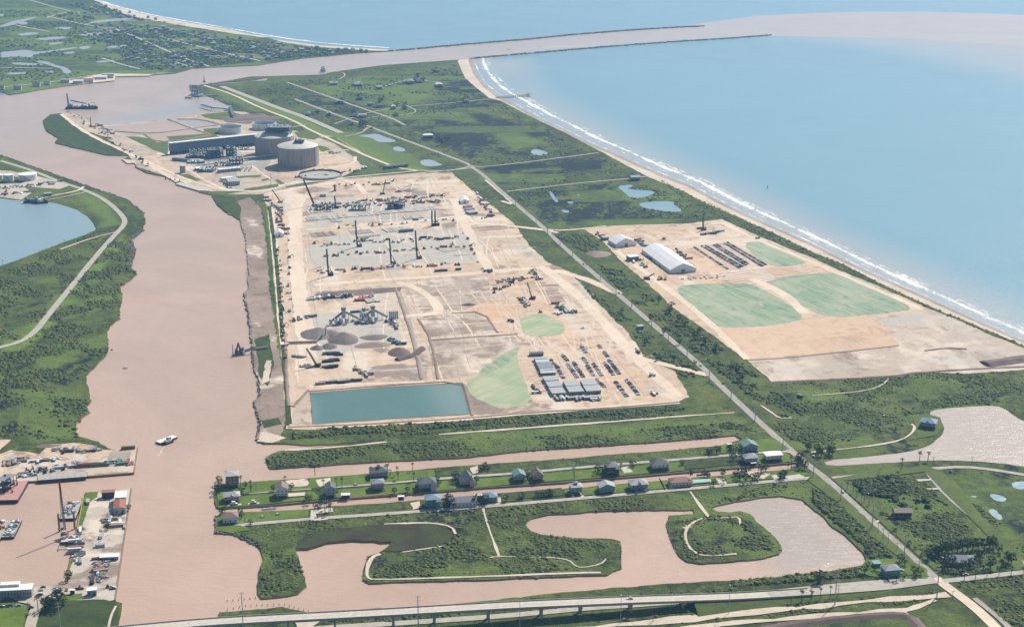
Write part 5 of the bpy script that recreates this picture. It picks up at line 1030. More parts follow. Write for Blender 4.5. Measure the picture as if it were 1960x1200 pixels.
quadblock('shed', (371, 319.5), (384, 318.5), (377, 323), 5, shed_parts('blue_wall', 'white_roof', 'flat', 0, 3), 'blue shed with white roof right of the silo', 'shed'); quadblock('shed', (338, 300), (343, 298.5), (349, 309), 5, shed_parts('steel', 'dark_roof', 'flat', 0, 2), 'long dark narrow shed by the hall corner', 'shed')
quadblock('shed', (380, 306), (390, 305), (380, 309), 5, shed_parts('blue_wall', 'pale_steel', 'flat', 0, 2), 'small grey-blue box building among the pipes', 'shed'); quadblock('shed', (735, 317), (778, 312), (736, 320), 5, shed_parts('steel', 'dark_roof', 'flat', 0, 4), 'row of dark sheds beside the site lane', 'shed')
o = thing('switchyard', 'grey electrical switchyard of thin masts beside the substation', 'switchyard', at(455, 326), 0)
for i in range(7):
    for j in range(3):
        q = MB(); x, y = -24 + i * 8, -14 + j * 14; q.bar((x, y, 0), (x, y, 8), .2, 'pale_steel'); q.bar((x - 2, y, 7), (x + 2, y, 7), .2, 'pale_steel'); q.box(x, y, 0, 2, 1.5, 2.5, 'steel'); q.obj('mast', o)
# quay decks, pier, docks
def deckpoly(name, s, h, lab, cat, mat, z0=-1.5, posts=0):
    pw = [G(*q) for q in P(s)]; cx, cy = pw[0]; o = thing(name, lab, cat, (cx, cy, 0), 0); q = MB(); n = len(pw)
    v = [(x - cx, y - cy, z) for z in (z0, h) for x, y in pw]; area = sum(pw[i][0] * pw[(i + 1) % n][1] - pw[(i + 1) % n][0] * pw[i][1] for i in range(n))
    f = [tuple(range(n, 2 * n))] + [(i, (i + 1) % n, n + (i + 1) % n, n + i) for i in range(n)]
    if area < 0: f = [tuple(reversed(k)) for k in f]
    q.add(v, f, mat); q.obj('deck', o); return o, pw, (cx, cy)
deckpoly('quay', "336 353 345 350 395 361 402 367 380 366", 2.6, 'long pale concrete quay along the plant shore', 'quay', 'white_concrete'); deckpoly('sheet_pile_dock', "233 305 262 309 258 313 243 313", 2.4, 'small steel walled dock on the channel bank', 'dock', 'sand')
o = thing('fishing_pier', 'wooden fishing pier running from the beach into the sea', 'pier', (*G(948, 187, 3), 0), 0); a, b_ = G(948, 187, 3), G(1012, 182.5, 3); L = math.dist(a, b_); o.rotation_euler = (0, 0, math.atan2(b_[1] - a[1], b_[0] - a[0]))
q = MB(); q.box(L / 2, 0, 4.6, L, 4, .5, 'tan'); q.obj('deck', o); q = MB(); q.box(L, 0, 4.7, 14, 14, .5, 'tan'); q.hip(L, 0, 7.6, 9, 9, 2, 'dark_roof'); q.obj('pier_head', o)
for i in range(18):
    q = MB(); x = 4 + (L - 4) * i / 17
    for sg in (-1.7, 1.7): q.bar((x, sg, -2), (x, sg, 5.4), .38, 'timber')
    q.obj('piling', o)
o = thing('tanker_dock', 'dark steel tanker dock with loading arms at the basin mouth', 'dock', (*G(375, 183), 0), -.1)
for x_, y_, sx, sy in ((0, 0, 30, 34), (-8, -34, 16, 16), (26, -6, 26, 6), (48, -2, 20, 5), (-6, 36, 10, 10)): q = MB(); q.box(x_, y_, 2.6, sx, sy, 1.2, 'steel'); q.obj('platform', o)
for i in range(14): q = MB(); q.cyl(-14 + (i % 5) * 8, -40 + (i // 5) * 32, -2, .9, 5, 'steel', 6); q.obj('piling', o)
for i in range(5): q = MB(); q.bar((-10 + i * 4, -6, 3.8), (-10 + i * 4, -2, 20 + i % 2 * 6), .7, 'blue_steel'); q.bar((-10 + i * 4, -2, 20), (-12 + i * 4, -12, 15), .5, 'blue_steel'); q.obj('loading_arm', o)
q = MB(); [q.bar((x, y, 3.8), (x, y, 26), .4, 'blue_steel') for x in (-2, 8) for y in (6, 16)]; [q.box(3, 11, z, 11, 11, .5, 'steel') for z in (9, 15, 21, 25)]; q.obj('tower', o)
for i, (x_, y_) in enumerate(((445, 200.5), (432, 196), (420, 192), (412, 190))): o = thing('mooring_dolphin', 'round mooring dolphin off the tanker dock', 'dolphin', (*G(x_, y_), 0), 0, 'mooring dolphins'); q = MB(); q.cyl(0, 0, -2, 3, 5, 'steel', 8); q.obj('block', o); q = MB(); q.cyl(0, 0, 3, .6, 1.4, 'dark', 6); q.obj('bollard', o)
# jetties of tumbled rock
def rocks(name, lab, s, w_, n, h=2.2, r=(1.5, 4)):
    pl = dense([G(*q) for q in P(s)], 0, 12, False); q = MB(); rg = random.Random(len(s)); q.mi('rock')
    for i in range(n):
        k = rg.uniform(0, len(pl) - 1.01); a, b_ = pl[int(k)], pl[int(k) + 1]; t = k - int(k); x, y = a[0] + (b_[0] - a[0]) * t + rg.uniform(-.5, .5) * w_, a[1] + (b_[1] - a[1]) * t + rg.uniform(-.5, .5) * w_
        R_ = rg.uniform(*r); q.box(x, y, -1, R_ * 2, R_ * 1.4, h * rg.uniform(.7, 1.5) + 1, 'rock', rg.uniform(0, 3), rg.uniform(.4, .8))
    o = q.obj(name); tag(o, lab, kind='stuff'); return o
rocks('jetty_rocks', 'long straight jetty of tumbled rock on the far side of the ship channel', "745 98 900 84 1000 76 1100 66 1200 58 1300 52 1345 50", 14, 900, 2.5, (3, 6)); rocks('jetty_rocks', 'near rock jetty dividing the ship channel from the bay', "900 112 1000 103 1150 90 1300 79 1400 73 1475 67", 12, 700, 2.2, (3, 6)); rocks('jetty_rocks', 'thin rock groyne at the basin mouth', "388 163 430 157 480 152 510 148", 8, 220, 2, (2, 4))
rocks('shore_rocks', 'dark rocks along the left river bank', "272 440 256 451 247 461 255 477 248 509", 8, 300, 1.6, (1, 2.2)); rocks('shore_rocks', 'rocks along the outer edge of the left bank', "0 297 77 324 133 344 187 363 240 381 275 408", 4, 420, 1.8, (1, 2.4)); rocks('shore_rocks', 'rock edging round the square island in the lagoon', "1275 1000 1286 1035 1299 1061 1315 1073 1343 1077 1460 1067 1492 1058", 1.2, 300, 1.0, (.4, .9))
rocks('shore_rocks', 'rocks along the canal strip ends', "414 985 414 1018 447 1021 473 1032 498 1046", 2.5, 160, 1.4, (.8, 1.6)); rocks('shore_rocks', 'broken concrete along the dredged bank', "467 560 476 606 483 662 486 698 495 726 497 760 486 767 499 810 490 839 505 848", 4, 360, 1.6, (.9, 2))
# fabric tents
def tent(FL, FR, BL, eave, ridge, lab, roof='fabric', name='fabric_shelter', gab=True):
    a, b_, c_ = (Vector(G(*q)) for q in (FL, FR, BL)); ux = b_ - a; w_ = ux.length; rz = math.atan2(ux.y, ux.x); uy = c_ - a; n = Vector((-ux.y, ux.x)).normalized(); d_ = uy.dot(n); sh = uy.dot(ux.normalized())
    o = thing(name, lab, 'shelter', (a.x, a.y, ZL + .35), rz); hw = w_ / 2
    T = lambda x, y, z: (x + sh * y / d_, y, z)
    K = max(2, int(d_ / 7))
    prof = [(0, 0), (0, eave), (w_ * .25, eave + (ridge - eave) * .56), (hw, ridge), (w_ * .75, eave + (ridge - eave) * .56), (w_, eave), (w_, 0)]
    for i in range(K):
        y0, y1 = d_ * i / K, d_ * (i + 1) / K; q = MB(); y1 -= .12
        q.add([T(x, y, z) for y in (y0, y1) for x, z in prof[1:6]], [(k, k + 5, k + 6, k + 1) for k in range(4)], roof); q.obj('roof_panel', o)
    q = MB(); q.add([T(x, y, z) for y in (0, d_) for x, z in (prof[0], prof[1])], [(0, 1, 3, 2)], 'white_paint'); q.add([T(x, y, z) for y in (0, d_) for x, z in (prof[5], prof[6])], [(0, 1, 3, 2)], 'white_paint')
    q.add([T(x, 0, z) for x, z in prof], [tuple(range(7))[::-1]], roof); q.add([T(x, d_, z) for x, z in prof], [tuple(range(7))], roof); q.obj('wall', o)
    q = MB(); q.box(hw, -.15, 0, w_ * .14, .3, eave * .95, 'green_roof'); q.obj('door', o); return o
tent((1282.6, 524.5), (1332.6, 520.3), (1228, 484), 5.5, 14.5, 'largest white fabric shelter, long peaked roof in the beachside lot'); tent((1178.6, 474.5), (1218.4, 470.4), (1163.7, 466), 5.5, 14, 'shorter white peaked fabric shelter left of the largest one')
tent((526, 455.5), (543.5, 453.5), (525, 449), 4.5, 9.5, 'small white fabric shelter on the river side of the site'); tent((882, 391.5), (898, 389.5), (879.5, 385), 4.5, 8.5, 'small white shelter by the site entrance offices')
quadblock('shed', (1201, 488.5), (1219, 486.5), (1203, 493), 7, shed_parts('green_roof', 'white_roof', 'flat', 0, 3), 'green box building with white roof in front of the tents', 'shed'); quadblock('shed', (1152, 452), (1163, 451), (1153, 455.5), 5, shed_parts('green_roof', 'silver_roof', 'flat', 0, 2), 'small green cabin behind the shorter tent', 'shed')
quadblock('cabin', (888, 393.5), (901, 391.5), (889.5, 396.5), 4, shed_parts('grey_wall', 'red_roof', 'flat', 0, 3), 'red roofed cabin behind the entrance shelter', 'cabin'); quadblock('cabin', (890, 398.5), (905, 396.5), (892, 401.5), 4, shed_parts('grey_wall', 'grey_roof', 'flat', 0, 3), 'grey roofed cabin below the red one', 'cabin'); quadblock('cabin', (893, 403.5), (909, 401.5), (896, 408), 4, shed_parts('grey_wall', 'silver_roof', 'flat', 0, 3), 'wide grey cabin nearest the site road', 'cabin')
# site office complex
OC = [((1012.5, 674), (1039, 672.5), (1014, 677.5), 3.6, 'dark_roof', 'separate dark roofed cabin at the top of the office complex'), ((1021, 684), (1046, 683), (1023, 687.5), 3.8, 'silver_roof', 'uppermost segment of the stepped office block'), ((1023.5, 688.5), (1049, 687.5), (1027, 694), 4, 'pale_steel', 'pale second segment of the office block'),
      ((1026, 695), (1053, 693.5), (1032.5, 705), 3.9, 'grey_roof', 'dark grey middle segment of the office block'), ((1032, 706), (1058, 704.5), (1034, 709.5), 4.1, 'silver_roof', 'thin pale segment below the dark one'), ((1033, 710.5), (1061.5, 709), (1036, 714.5), 3.8, 'pale_steel', 'lower pale segment above the big roofs')]
for (a, b_, c_, d_) in ((1038, 720.5, 1064, 729), (1044.5, 730.5, 1071, 741), (1051, 742.5, 1077.5, 753.5)): OC.append(((a, b_), (a + 26, b_ - 1.8), (a + 5.5, d_), 4.2, 'silver_roof', 'grey roofed office cabin in the left column, ' + ('rearmost' if a < 1040 else 'middle' if a < 1048 else 'nearest')))
for (a, b_, c_, d_) in ((1077, 728.5, 0, 739), (1083.5, 740, 0, 750.5)): OC.append(((a, b_), (a + 28, b_ - 1.8), (a + 6, d_), 4.2, 'silver_roof', 'grey roofed office cabin in the middle column, ' + ('back one' if a < 1080 else 'front one')))
for (a, b_, c_, d_) in ((1110, 727, 0, 737.5), (1116.5, 738.5, 0, 749)): OC.append(((a, b_), (a + 28, b_ - 1.8), (a + 6, d_), 4.2, 'silver_roof', 'grey roofed office cabin in the right column, ' + ('back one' if a < 1113 else 'front one')))
for TL, TR, BL, h, rm, lab in OC: quadblock('office_cabin', TL, TR, BL, h, shed_parts('steel', rm, 'flat', 0, 7, True, .3), lab, 'office cabin')
# left yards
quadblock('boat_shed', (197, 938), (222, 936.5), (192, 943.5), 7, shed_parts('dark', 'red_roof', 'flat', 0, 0, False), 'open boat shed with rusty red roof on the quay', 'shed')
quadblock('warehouse', (221, 941), (243, 939.5), (218.5, 953), 8.5, shed_parts('pale_steel', 'white_roof', 'flat', 0, 0, False), 'warehouse half with pale white metal roof', 'warehouse')
quadblock('warehouse', (218, 955), (241.5, 953), (216, 971), 8.5, shed_parts('pale_steel', 'rust', 'gabley', 1.5, 2), 'warehouse half with rusted red roof and grey gable end', 'warehouse')
quadblock('trailer', (192, 1060.5), (228, 1058.5), (191, 1067), 4, shed_parts('grey_wall', 'white_roof', 'flat', 0, 9), 'long white roofed trailer in the boatyard', 'trailer'); quadblock('shed', (167, 1125), (186, 1123), (165, 1131), 6, shed_parts('blue_wall', 'white_roof', 'flat', 0, 2), 'blue fronted shed with pale roof in the lower yard', 'shed')
quadblock('shed', (134, 1127.5), (143.5, 1127), (133, 1130), 4, shed_parts('navy', 'white_roof', 'flat', 0, 1), 'tiny navy hut with white roof', 'shed'); o = quadblock('office', (-20, 1121), (64, 1116.5), (-24, 1132), 8, shed_parts('grey_wall', 'white_roof', 'flat', 0, 14), 'white flat roofed office at the bottom left corner', 'office')
q = MB(); q.box(-1, 4, 8.3, 16, 6, 2.2, 'white_roof'); q.obj('roof_unit', o)
quadblock('cabin', (84, 369.5), (98, 368), (84.5, 371.5), 5, shed_parts('grey_wall', 'silver_roof', 'flat', 0, 2), 'grey cabin on the basin shore', 'cabin'); quadblock('pump_house', (1219, 622.5), (1230, 621), (1221, 625.5), 4, shed_parts('grey_wall', 'silver_roof', 'flat', 0, 2), 'small grey pump house left of the beach road', 'pump house'); quadblock('pump_house', (1528, 753), (1537, 756), (1526, 755), 3, shed_parts('dark', 'dark_roof', 'flat', 0, 0), 'small black pump shed in the field', 'pump house')
quadblock('boat_shelter', (655, 944), (671, 943.5), (652, 948), 4, shed_parts('dark', 'white_roof', 'flat', 0, 0, False), 'white roofed boat shelter on the canal bank', 'shelter'); quadblock('boat_shelter', (762, 948.5), (774, 948), (761, 951), 4, shed_parts('dark', 'white_roof', 'flat', 0, 0, False), 'small white roofed boat lift standing in the canal', 'shelter')
quadblock('carport', (908, 947), (924, 946.5), (907, 951), 3.6, shed_parts('dark', 'white_roof', 'flat', 0, 0, False), 'white carport roof between the grey houses', 'carport'); quadblock('boat_shelter', (1393, 849), (1401, 848.5), (1392, 851), 3.4, shed_parts('dark', 'white_roof', 'flat', 0, 0, False), 'tiny white boat shelter on the upper canal', 'shelter')
quadblock('boat_shelter', (1437, 883.5), (1447, 882.5), (1436, 887), 3, shed_parts('dark', 'white_roof', 'flat', 0, 0, False), 'white slip roof in front of the stilt house', 'shelter')
quadblock('terrace', (553, 944.5), (584, 942.5), (551, 950.5), 1.2, shed_parts('timber', 'sand', 'flat', 0, 0, False), 'walled sandy terrace beside the gabled house', 'terrace')
o = thing('swimming_pool', 'bright blue swimming pool beside the cream villa', 'pool', at(1341, 923, ZL + 1.2), STREET); q = MB(); q.box(0, 0, 0, 22, 9, .3, 'white_concrete'); q.obj('surround', o); q = MB(); q.box(0, .6, .3, 15, 4, .12, 'pool'); q.obj('water', o)
def wall_run(name, s, h, t_, mat, lab, cat, z=ZL):
    pw = [G(*q) for q in P(s)]; o = thing(name, lab, cat, (pw[0][0], pw[0][1], z), 0); ox, oy = pw[0]
    for a, b_ in zip(pw[:-1], pw[1:]):
        L = math.dist(a, b_); n = max(1, int(L / 12)); rz = math.atan2(b_[1] - a[1], b_[0] - a[0])
        for i in range(n): q = MB(); t = (i + .5) / n; q.box(a[0] + (b_[0] - a[0]) * t - ox, a[1] + (b_[1] - a[1]) * t - oy, -2 if z < ZL else 0, L / n - .1, t_, h + (2 if z < ZL else 0), mat, rz); q.obj('panel', o)
wall_run('fence', "1333 911 1360 909 1359 925 1325 928", 2, .3, 'timber', 'dark board fence round the pool garden', 'fence'); wall_run('fence', "1262 917 1268 927 1273 938", 2, .3, 'dark', 'short black fence on the canal lawn', 'fence')
wall_run('bulkhead', "413 970 503 968 639 956 758 947 931 933 1080 923 1211 912 1305 904 1524 885", 1.9, .6, 'timber', 'timber bulkhead along the north side of the house canal', 'bulkhead', 0); wall_run('bulkhead', "123 1118 129 1101 145 1030 160 949", 2.1, .7, 'yellow', 'pale bulkhead cap along the boat basin', 'bulkhead', 0)
wall_run('quay_wall', "251 936 240 1015 220 1149", 2.6, 1.2, 'timber', 'dark timber quay wall on the channel side of the boatyard', 'quay wall', 0); wall_run('quay_wall', "263 858 256 905 168 912", 2.3, 1.2, 'timber', 'timber quay wall round the sandy yard', 'quay wall', 0)
wall_run('dock_edge', "665 953 700 950 740 946 760 945", 2.1, 1.6, 'rust', 'reddish landing stage on the house canal', 'dock', 0)
for s, lb in (("435 1151 500 1144", 'row of timber posts across the lagoon mouth'), ("435 1168 470 1160 545 1158 590 1171", 'second curved row of timber posts near the bridge')):
    pw = dense([G(*q, 0) for q in P(s)], 0, 4.5, False); o = thing('post_row', lb, 'posts', (pw[0][0], pw[0][1], 0), 0)
    for x, y in pw: q = MB(); q.cyl(x - pw[0][0], y - pw[0][1], -2, .3, 3.8, 'timber', 5); q.obj('post', o)
# ================================================================== CONSTRUCTION SITE
def lattice(q, a, b_, w0, w1, mat, n=12, r=.14):
    a, b_ = Vector(a), Vector(b_); d = (b_ - a).normalized(); x = d.orthogonal().normalized(); y = d.cross(x); prev = None
    for i in range(n + 1):
        t = i / n; c_ = a.lerp(b_, t); k = w0 + (w1 - w0) * t; cur = [c_ + x * sx * k / 2 + y * sy * k / 2 for sx, sy in ((-1, -1), (1, -1), (1, 1), (-1, 1))]
        if prev:
            for j in range(4): q.bar(prev[j], cur[j], r, mat); q.bar(prev[j], cur[(j + 1) % 4], r * .7, mat)
        prev = cur
def rig(px, pyb, pxt, pyt, lab, body='navy'):
    h = hgt(px, pyb, pyt); x, y, z = at(px, pyb); o = thing('piling_rig', lab, 'piling rig', (x, y, z), 0); lx = (pxt - px) * mpp(pyb)
    q = MB(); q.box(4, 1, 1, 6.5, 3.6, 2.8, body); q.box(5.8, 1, 3.8, 2, 3, 1, 'steel'); q.obj('engine_house', o)
    for sg in (-1, 1): q = MB(); q.box(3.6, 1 + sg * 2, 0, 7.5, 1, 1.2, 'dark'); q.obj('crawler_track', o)
    q = MB(); lattice(q, (0, 0, .3), (lx, 0, h), 1.3, 1.1, 'dark', 14, .24); q.bar((0, 0, 0), (lx, 0, h), .45, 'dark'); q.obj('mast', o)
    q = MB(); q.bar((6, 1, 3), (lx * .4, 0, h * .42), .35, 'dark'); q.bar((6, -.6, 3), (lx * .4, 0, h * .42), .25, 'dark'); q.obj('backstay', o)
    q = MB(); q.box(lx * .5 - .9, 0, h * .45, 1.4, 1.4, 6, 'steel'); q.obj('hammer', o); return o
rig(628.7, 528, 627, 477, 'black piling rig with tall mast, leftmost on the site'); rig(684, 472.5, 681.5, 423, 'piling rig with blue body at the middle of the site', 'blue_steel'); rig(749, 506, 746.6, 457, 'piling rig with orange engine house near the site centre', 'rust')
rig(798.5, 495.5, 796, 442, 'tallest piling rig, right of the site centre', 'rust'); rig(827, 432.5, 827, 404, 'left one of two side by side piling rigs', 'dark'); rig(833, 432.5, 833, 404, 'right one of two side by side piling rigs', 'dark')
def crane(px, pyb, pxt, pyt, lab, body='navy', boom='dark', s=1., wide=.9):
    h = hgt(px, pyb, pyt); x, y, z = at(px, pyb); o = thing('crawler_crane', lab, 'crane', (x, y, z), 0); lx = (pxt - px) * mpp(pyb); sg = 1 if lx > 0 else -1
    q = MB(); q.box(-2 * sg, 0, 1.2, 7 * s, 3.6 * s, 2.6 * s, body); q.box(-4.6 * sg, 0, 1.2, 1.6, 4 * s, 2, 'steel'); q.obj('engine_house', o); q = MB(); q.box(1.6 * sg, -1.4, 1.4, 1.6, 1.4, 2.4, 'glass'); q.obj('cab', o)
    for k in (-1, 1): q = MB(); q.box(0, k * 2.2 * s, 0, 8 * s, 1.1, 1.2, 'dark'); q.obj('crawler_track', o)
    q = MB(); lattice(q, (0, 0, 2.2), (lx, 0, h), 1.3 * wide, .8 * wide, boom, 16, .2 * wide); q.obj('boom', o)
    q = MB(); q.bar((-4 * sg, 0, 4), (lx, 0, h), .1, 'dark'); q.bar((lx, 0, h), (lx, 0, h * .35), .1, 'dark'); q.box(lx, 0, h * .33, .6, .6, 1.2, 'yellow'); q.obj('hoist_rope', o); return o
crane(601, 394, 583, 345, 'large crane with long dark leaning boom at the top of the site', 'white_paint', wide=1.5); crane(643, 399, 641, 375, 'crane with near vertical boom among the foundations', 'dark', wide=1.2); crane(536, 388, 522, 364, 'crane with thin leaning boom near the site gate', 'white_paint')
crane(606, 702, 588, 667, 'crane with tan boom in the lower left storage yard', 'dark', 'tan', wide=1.3); crane(1346, 441, 1344.5, 415, 'crane with brown upright boom in the beachside lot', 'rust', 'brown_wall', wide=1.3); crane(1018, 573, 1009, 541, 'crane with pale thin boom on the orange ground', 'dark', 'steel')
crane(1239, 535, 1252, 524, 'short boom crane in front of the large tents', 'brown_wall', 'dark'); crane(733, 372, 739, 344, 'crane with very thin boom at the north edge of the site', 'cream', 'steel'); crane(696, 461, 706, 455, 'low boom crane beside the site centre', 'rust', 'dark')
o = thing('drill_tower', 'stubby red tower on the north part of the site', 'tower', at(641, 366), 0); q = MB(); q.box(0, 0, 0, 3, 3, 12, 'red_roof'); q.obj('mast', o); q = MB(); q.box(0, 0, 8.5, 7, 3.4, 1.6, 'red_roof'); q.box(0, 0, 0, 5, 5, 2, 'red_roof'); q.obj('platform', o)
closed = thing('horizontal_tank', 'blue-green horizontal tank lying on the site', 'tank', at(618, 377), .05); q = MB(); q.bar((-5.5, 0, 1.8), (5.5, 0, 1.8), 1.6, 'teal_wall'); q.obj('shell', closed); q = MB(); q.box(-3, 0, 0, 1, 3, 1, 'steel'); q.box(3, 0, 0, 1, 3, 1, 'steel'); q.obj('saddle', closed)
# foundations: rows of slabs
def slab_row(a, b_, n, depth, lab, mats=('white_concrete', 'concrete'), h=.8, gap=.22, name='foundation_row', tilt=0.):
    A, B = Vector(G(*a)), Vector(G(*b_)); L = (B - A).length; rz = math.atan2(B.y - A.y, B.x - A.x); o = thing(name, lab, 'foundations', (A.x, A.y, ZL + .35), rz)
    for i in range(n):
        q = MB(); q.box(L * (i + .5) / n, depth / 2 * random.uniform(.9, 1.1), 0, L / n * (1 - gap), depth * random.uniform(.8, 1), h * random.uniform(.6, 1.5), random.choice(mats)); q.obj('slab', o)
    return o
slab_row((590, 424), (838, 402), 46, 26, 'long row of white concrete foundations across the site', gap=.16); slab_row((590, 410), (640, 406), 8, 20, 'short row of pale foundations at the left of the site'); slab_row((637, 427), (657, 425), 5, 22, 'white slab grid below the long row, left')
slab_row((776, 421), (812, 418), 8, 20, 'white slab grid below the long row, right'); slab_row((742, 446), (784, 441), 12, 28, 'bright slab block above the blue deck'); slab_row((598, 455), (645, 451), 18, 30, 'brown half dug footing trench grid', ('mud', 'tan'), .5); slab_row((676, 450), (716, 446), 14, 28, 'grey footing frame grid', ('tan', 'concrete'), .5)
slab_row((686, 456), (730, 452), 14, 10, 'scattered pale footings below the frame grid', gap=.5); slab_row((852, 484), (892, 477), 7, 30, 'flat grey concrete pads on the right of the site', ('concrete', 'shell_yard'), .4, .05); slab_row((871, 490), (895, 488.5), 3, 6, 'thin white concrete strip', ('white_concrete',), .5, .02)
slab_row((745, 403), (772, 401), 6, 14, 'dark shuttering box row', ('navy', 'steel'), 6, .04); slab_row((764, 446), (792, 443.5), 2, 5, 'long blue steel deck on the site', ('blue_steel',), 3, .02, 'steel_deck'); slab_row((703, 593 - 12), (728, 578), 3, 22, 'pale wash basins beside the batch plants', ('pale_steel', 'concrete'), 1.2, .05)
for i in range(8): slab_row((620 + i * 33, 536.5 - i * 2), (628 + i * 33, 536 - i * 2), 1, 7, f'brown trench box number {i + 1} from the left at the lower site edge', ('tan',), .6) if 0 else None
module(690, 401, 30, 16, 9, 'blue-grey steel frame rising from the foundations', .05, 'steel_structure', .3, ('blue_steel', 'steel', 'pale_steel', 'blue_steel')); module(759, 399, 28, 15, 10, 'dark blue steel frame box beside the long row', .05, 'steel_structure', .5, ('navy', 'navy', 'steel', 'navy')); module(614, 402, 12, 12, 10, 'pair of dark framed towers at the left of the site', .05, 'steel_structure', .5, ('navy', 'steel', 'navy', 'navy')); module(632, 401, 8, 12, 10, 'narrow dark framed tower at the left of the site', .05, 'steel_structure', .5, ('navy', 'steel', 'navy', 'navy'))
# batch plants
def batch(px, py, lab, fl=1):
    o = thing('batch_plant', lab, 'batch plant', at(px, py), GRID); q = MB(); q.box(0, 0, 6, 5, 5, 12, 'pale_steel'); q.box(0, 0, 17.5, 6, 6, 3, 'steel'); [q.bar((a, b_, 0), (a, b_, 6), .3, 'steel') for a in (-2, 2) for b_ in (-2, 2)]; q.obj('mixing_tower', o)
    for s_, e_ in (((-18 * fl, -3, 2), (-1, 0, 14)), ((20 * fl, 3, 3), (1, 0, 15))):
        q = MB(); q.bar(s_, e_, 1.1, 'steel'); [q.bar(Vector(s_).lerp(Vector(e_), t), Vector(s_).lerp(Vector(e_), t) * 1. - Vector((0, 0, Vector(s_).lerp(Vector(e_), t).z)), .25, 'steel') for t in (.1, .4, .7)]; q.obj('conveyor', o)
    for i in range(5): q = MB(); x = 22 * fl + (i % 5) * 2.6 * fl; q.cyl(x, -5, 3, 1.15, 10, 'pale_steel', 10); q.cyl(x, -5, 1, .3, 2, 'pale_steel', 8, 1.15); q.obj('silo', o)
    for i in range(4): q = MB(); x = -18 + i * 7; q.cyl(x, -9, 3.4, 2.3, 4.5, random.choice(('white_paint', 'pale_steel')), 10); q.cyl(x, -9, 0, .5, 3.4, 'pale_steel', 8, 2.3); q.obj('hopper', o)
    q = MB(); [q.box(random.uniform(-20, 26), random.uniform(-12, 4), 0, random.uniform(2, 6), 2.4, 2.6, random.choice(('white_paint', 'blue_steel', 'steel'))) for _ in range(7)]; q.obj('bin', o)
batch(658, 617, 'left concrete batching plant with silos and sloping conveyors'); batch(714, 614, 'right concrete batching plant with silos and sloping conveyors')
def heap(px, py, rx, ry, h, mat, lab, ridge=.3):
    x, y, z = at(px, py); o = MB(); rg = random.Random(int(px)); n = 28; v = []; f = []; h *= .9
    for j in range(6):
        t = j / 5
        for i in range(n):
            a = 2 * math.pi * i / n; k = (1 - t) * (1 + .08 * math.sin(3 * a + px) + rg.uniform(-.03, .03)); v.append((rx * (k * math.cos(a) * (1 - ridge) + (ridge * math.cos(a) if True else 0) * (.25 + .75 * (1 - t))), ry * k * math.sin(a), h * t ** .93))
    for j in range(5): f += [(j * n + i, j * n + (i + 1) % n, (j + 1) * n + (i + 1) % n, (j + 1) * n + i) for i in range(n)]
    f.append(tuple(5 * n + i for i in range(n))); o.add(v, f, mat); q = o.obj('stockpile', None, (x, y, z), GRID); tag(q, lab, 'stockpile'); return q
heap(596, 643, 13, 18, 5.5, 'gravel', 'low brown aggregate heap left of the big one'); heap(610, 640, 24, 24, 10, 'gravel', 'largest dark aggregate heap under the conveyor'); heap(632, 641, 20, 14, 6, 'gravel', 'right shoulder heap of the large aggregate pile'); heap(658, 650, 20, 24, 11, 'gravel', 'sharp ridged aggregate heap in front of the batch plant'); heap(607, 667, 9, 10, 5, 'gravel', 'small cone of aggregate, left of a pair'); heap(630, 664, 10, 12, 6, 'gravel', 'small cone of aggregate, right of a pair')
heap(716, 646, 18, 12, 3.2, 'gravel', 'long low grey stockpile'); heap(713, 661, 24, 12, 3, 'mud', 'long low brown stockpile'); heap(764, 675, 14, 20, 7, 'dark_earth', 'steep dark earth heap by the haul road'); heap(785, 366, 14, 8, 4, 'mud', 'small earth cone at the north edge of the site'); heap(763, 367 + 1, 8, 6, 4, 'dark_earth', 'dark small earth cone left of the other'); heap(720, 354, 10, 8, 4, 'dark_earth', 'dark earth cone by the northern lane')
heap(1145, 487, 20, 20, 5, 'mud', 'brown soil heap where the lot track meets the beach road'); heap(852, 330, 14, 8, 4, 'mud', 'dark soil heap at the upper right corner of the site'); heap(897, 584, 10, 6, 3, 'dark_earth', 'dark peat heap on the orange ground')
heap(505, 217 + 10, 40, 30, 5, 'dark_earth', 'wide dark spoil heap behind the settling ponds'); heap(95, 854, 14, 6, 3, 'timber', 'brushwood heap at the top of the sandy yard'); heap(165, 866, 10, 6, 2, 'timber', 'driftwood heap on the sandy yard')
def conv(a, b_, ha, hb, lab):
    A, B = G(*a), G(*b_); o = thing('conveyor', lab, 'conveyor', (A[0], A[1], ZL), 0); d = Vector((B[0] - A[0], B[1] - A[1], 0)); q = MB(); lattice(q, (0, 0, ha), tuple(d + Vector((0, 0, hb))), 1.6, 1.6, 'steel', 10, .22); q.obj('boom', o)
    q = MB(); q.bar((0, 0, ha + .9), d + Vector((0, 0, hb + .9)), .55, 'tan'); q.obj('belt', o)
    for t in (.15, .5, .85): q = MB(); p = d * t; q.bar((p.x, p.y, 0), (p.x, p.y, ha + (hb - ha) * t), .4, 'steel'); q.obj('leg', o)
conv((604, 657), (627, 643), 1, 15, 'raised stacking conveyor over the aggregate heap'); conv((550, 659), (604, 657), 2, 2, 'low ground conveyor leading to the heaps'); conv((486, 671), (512, 667), 2, 2, 'short floating pipeline landing on the river bank')
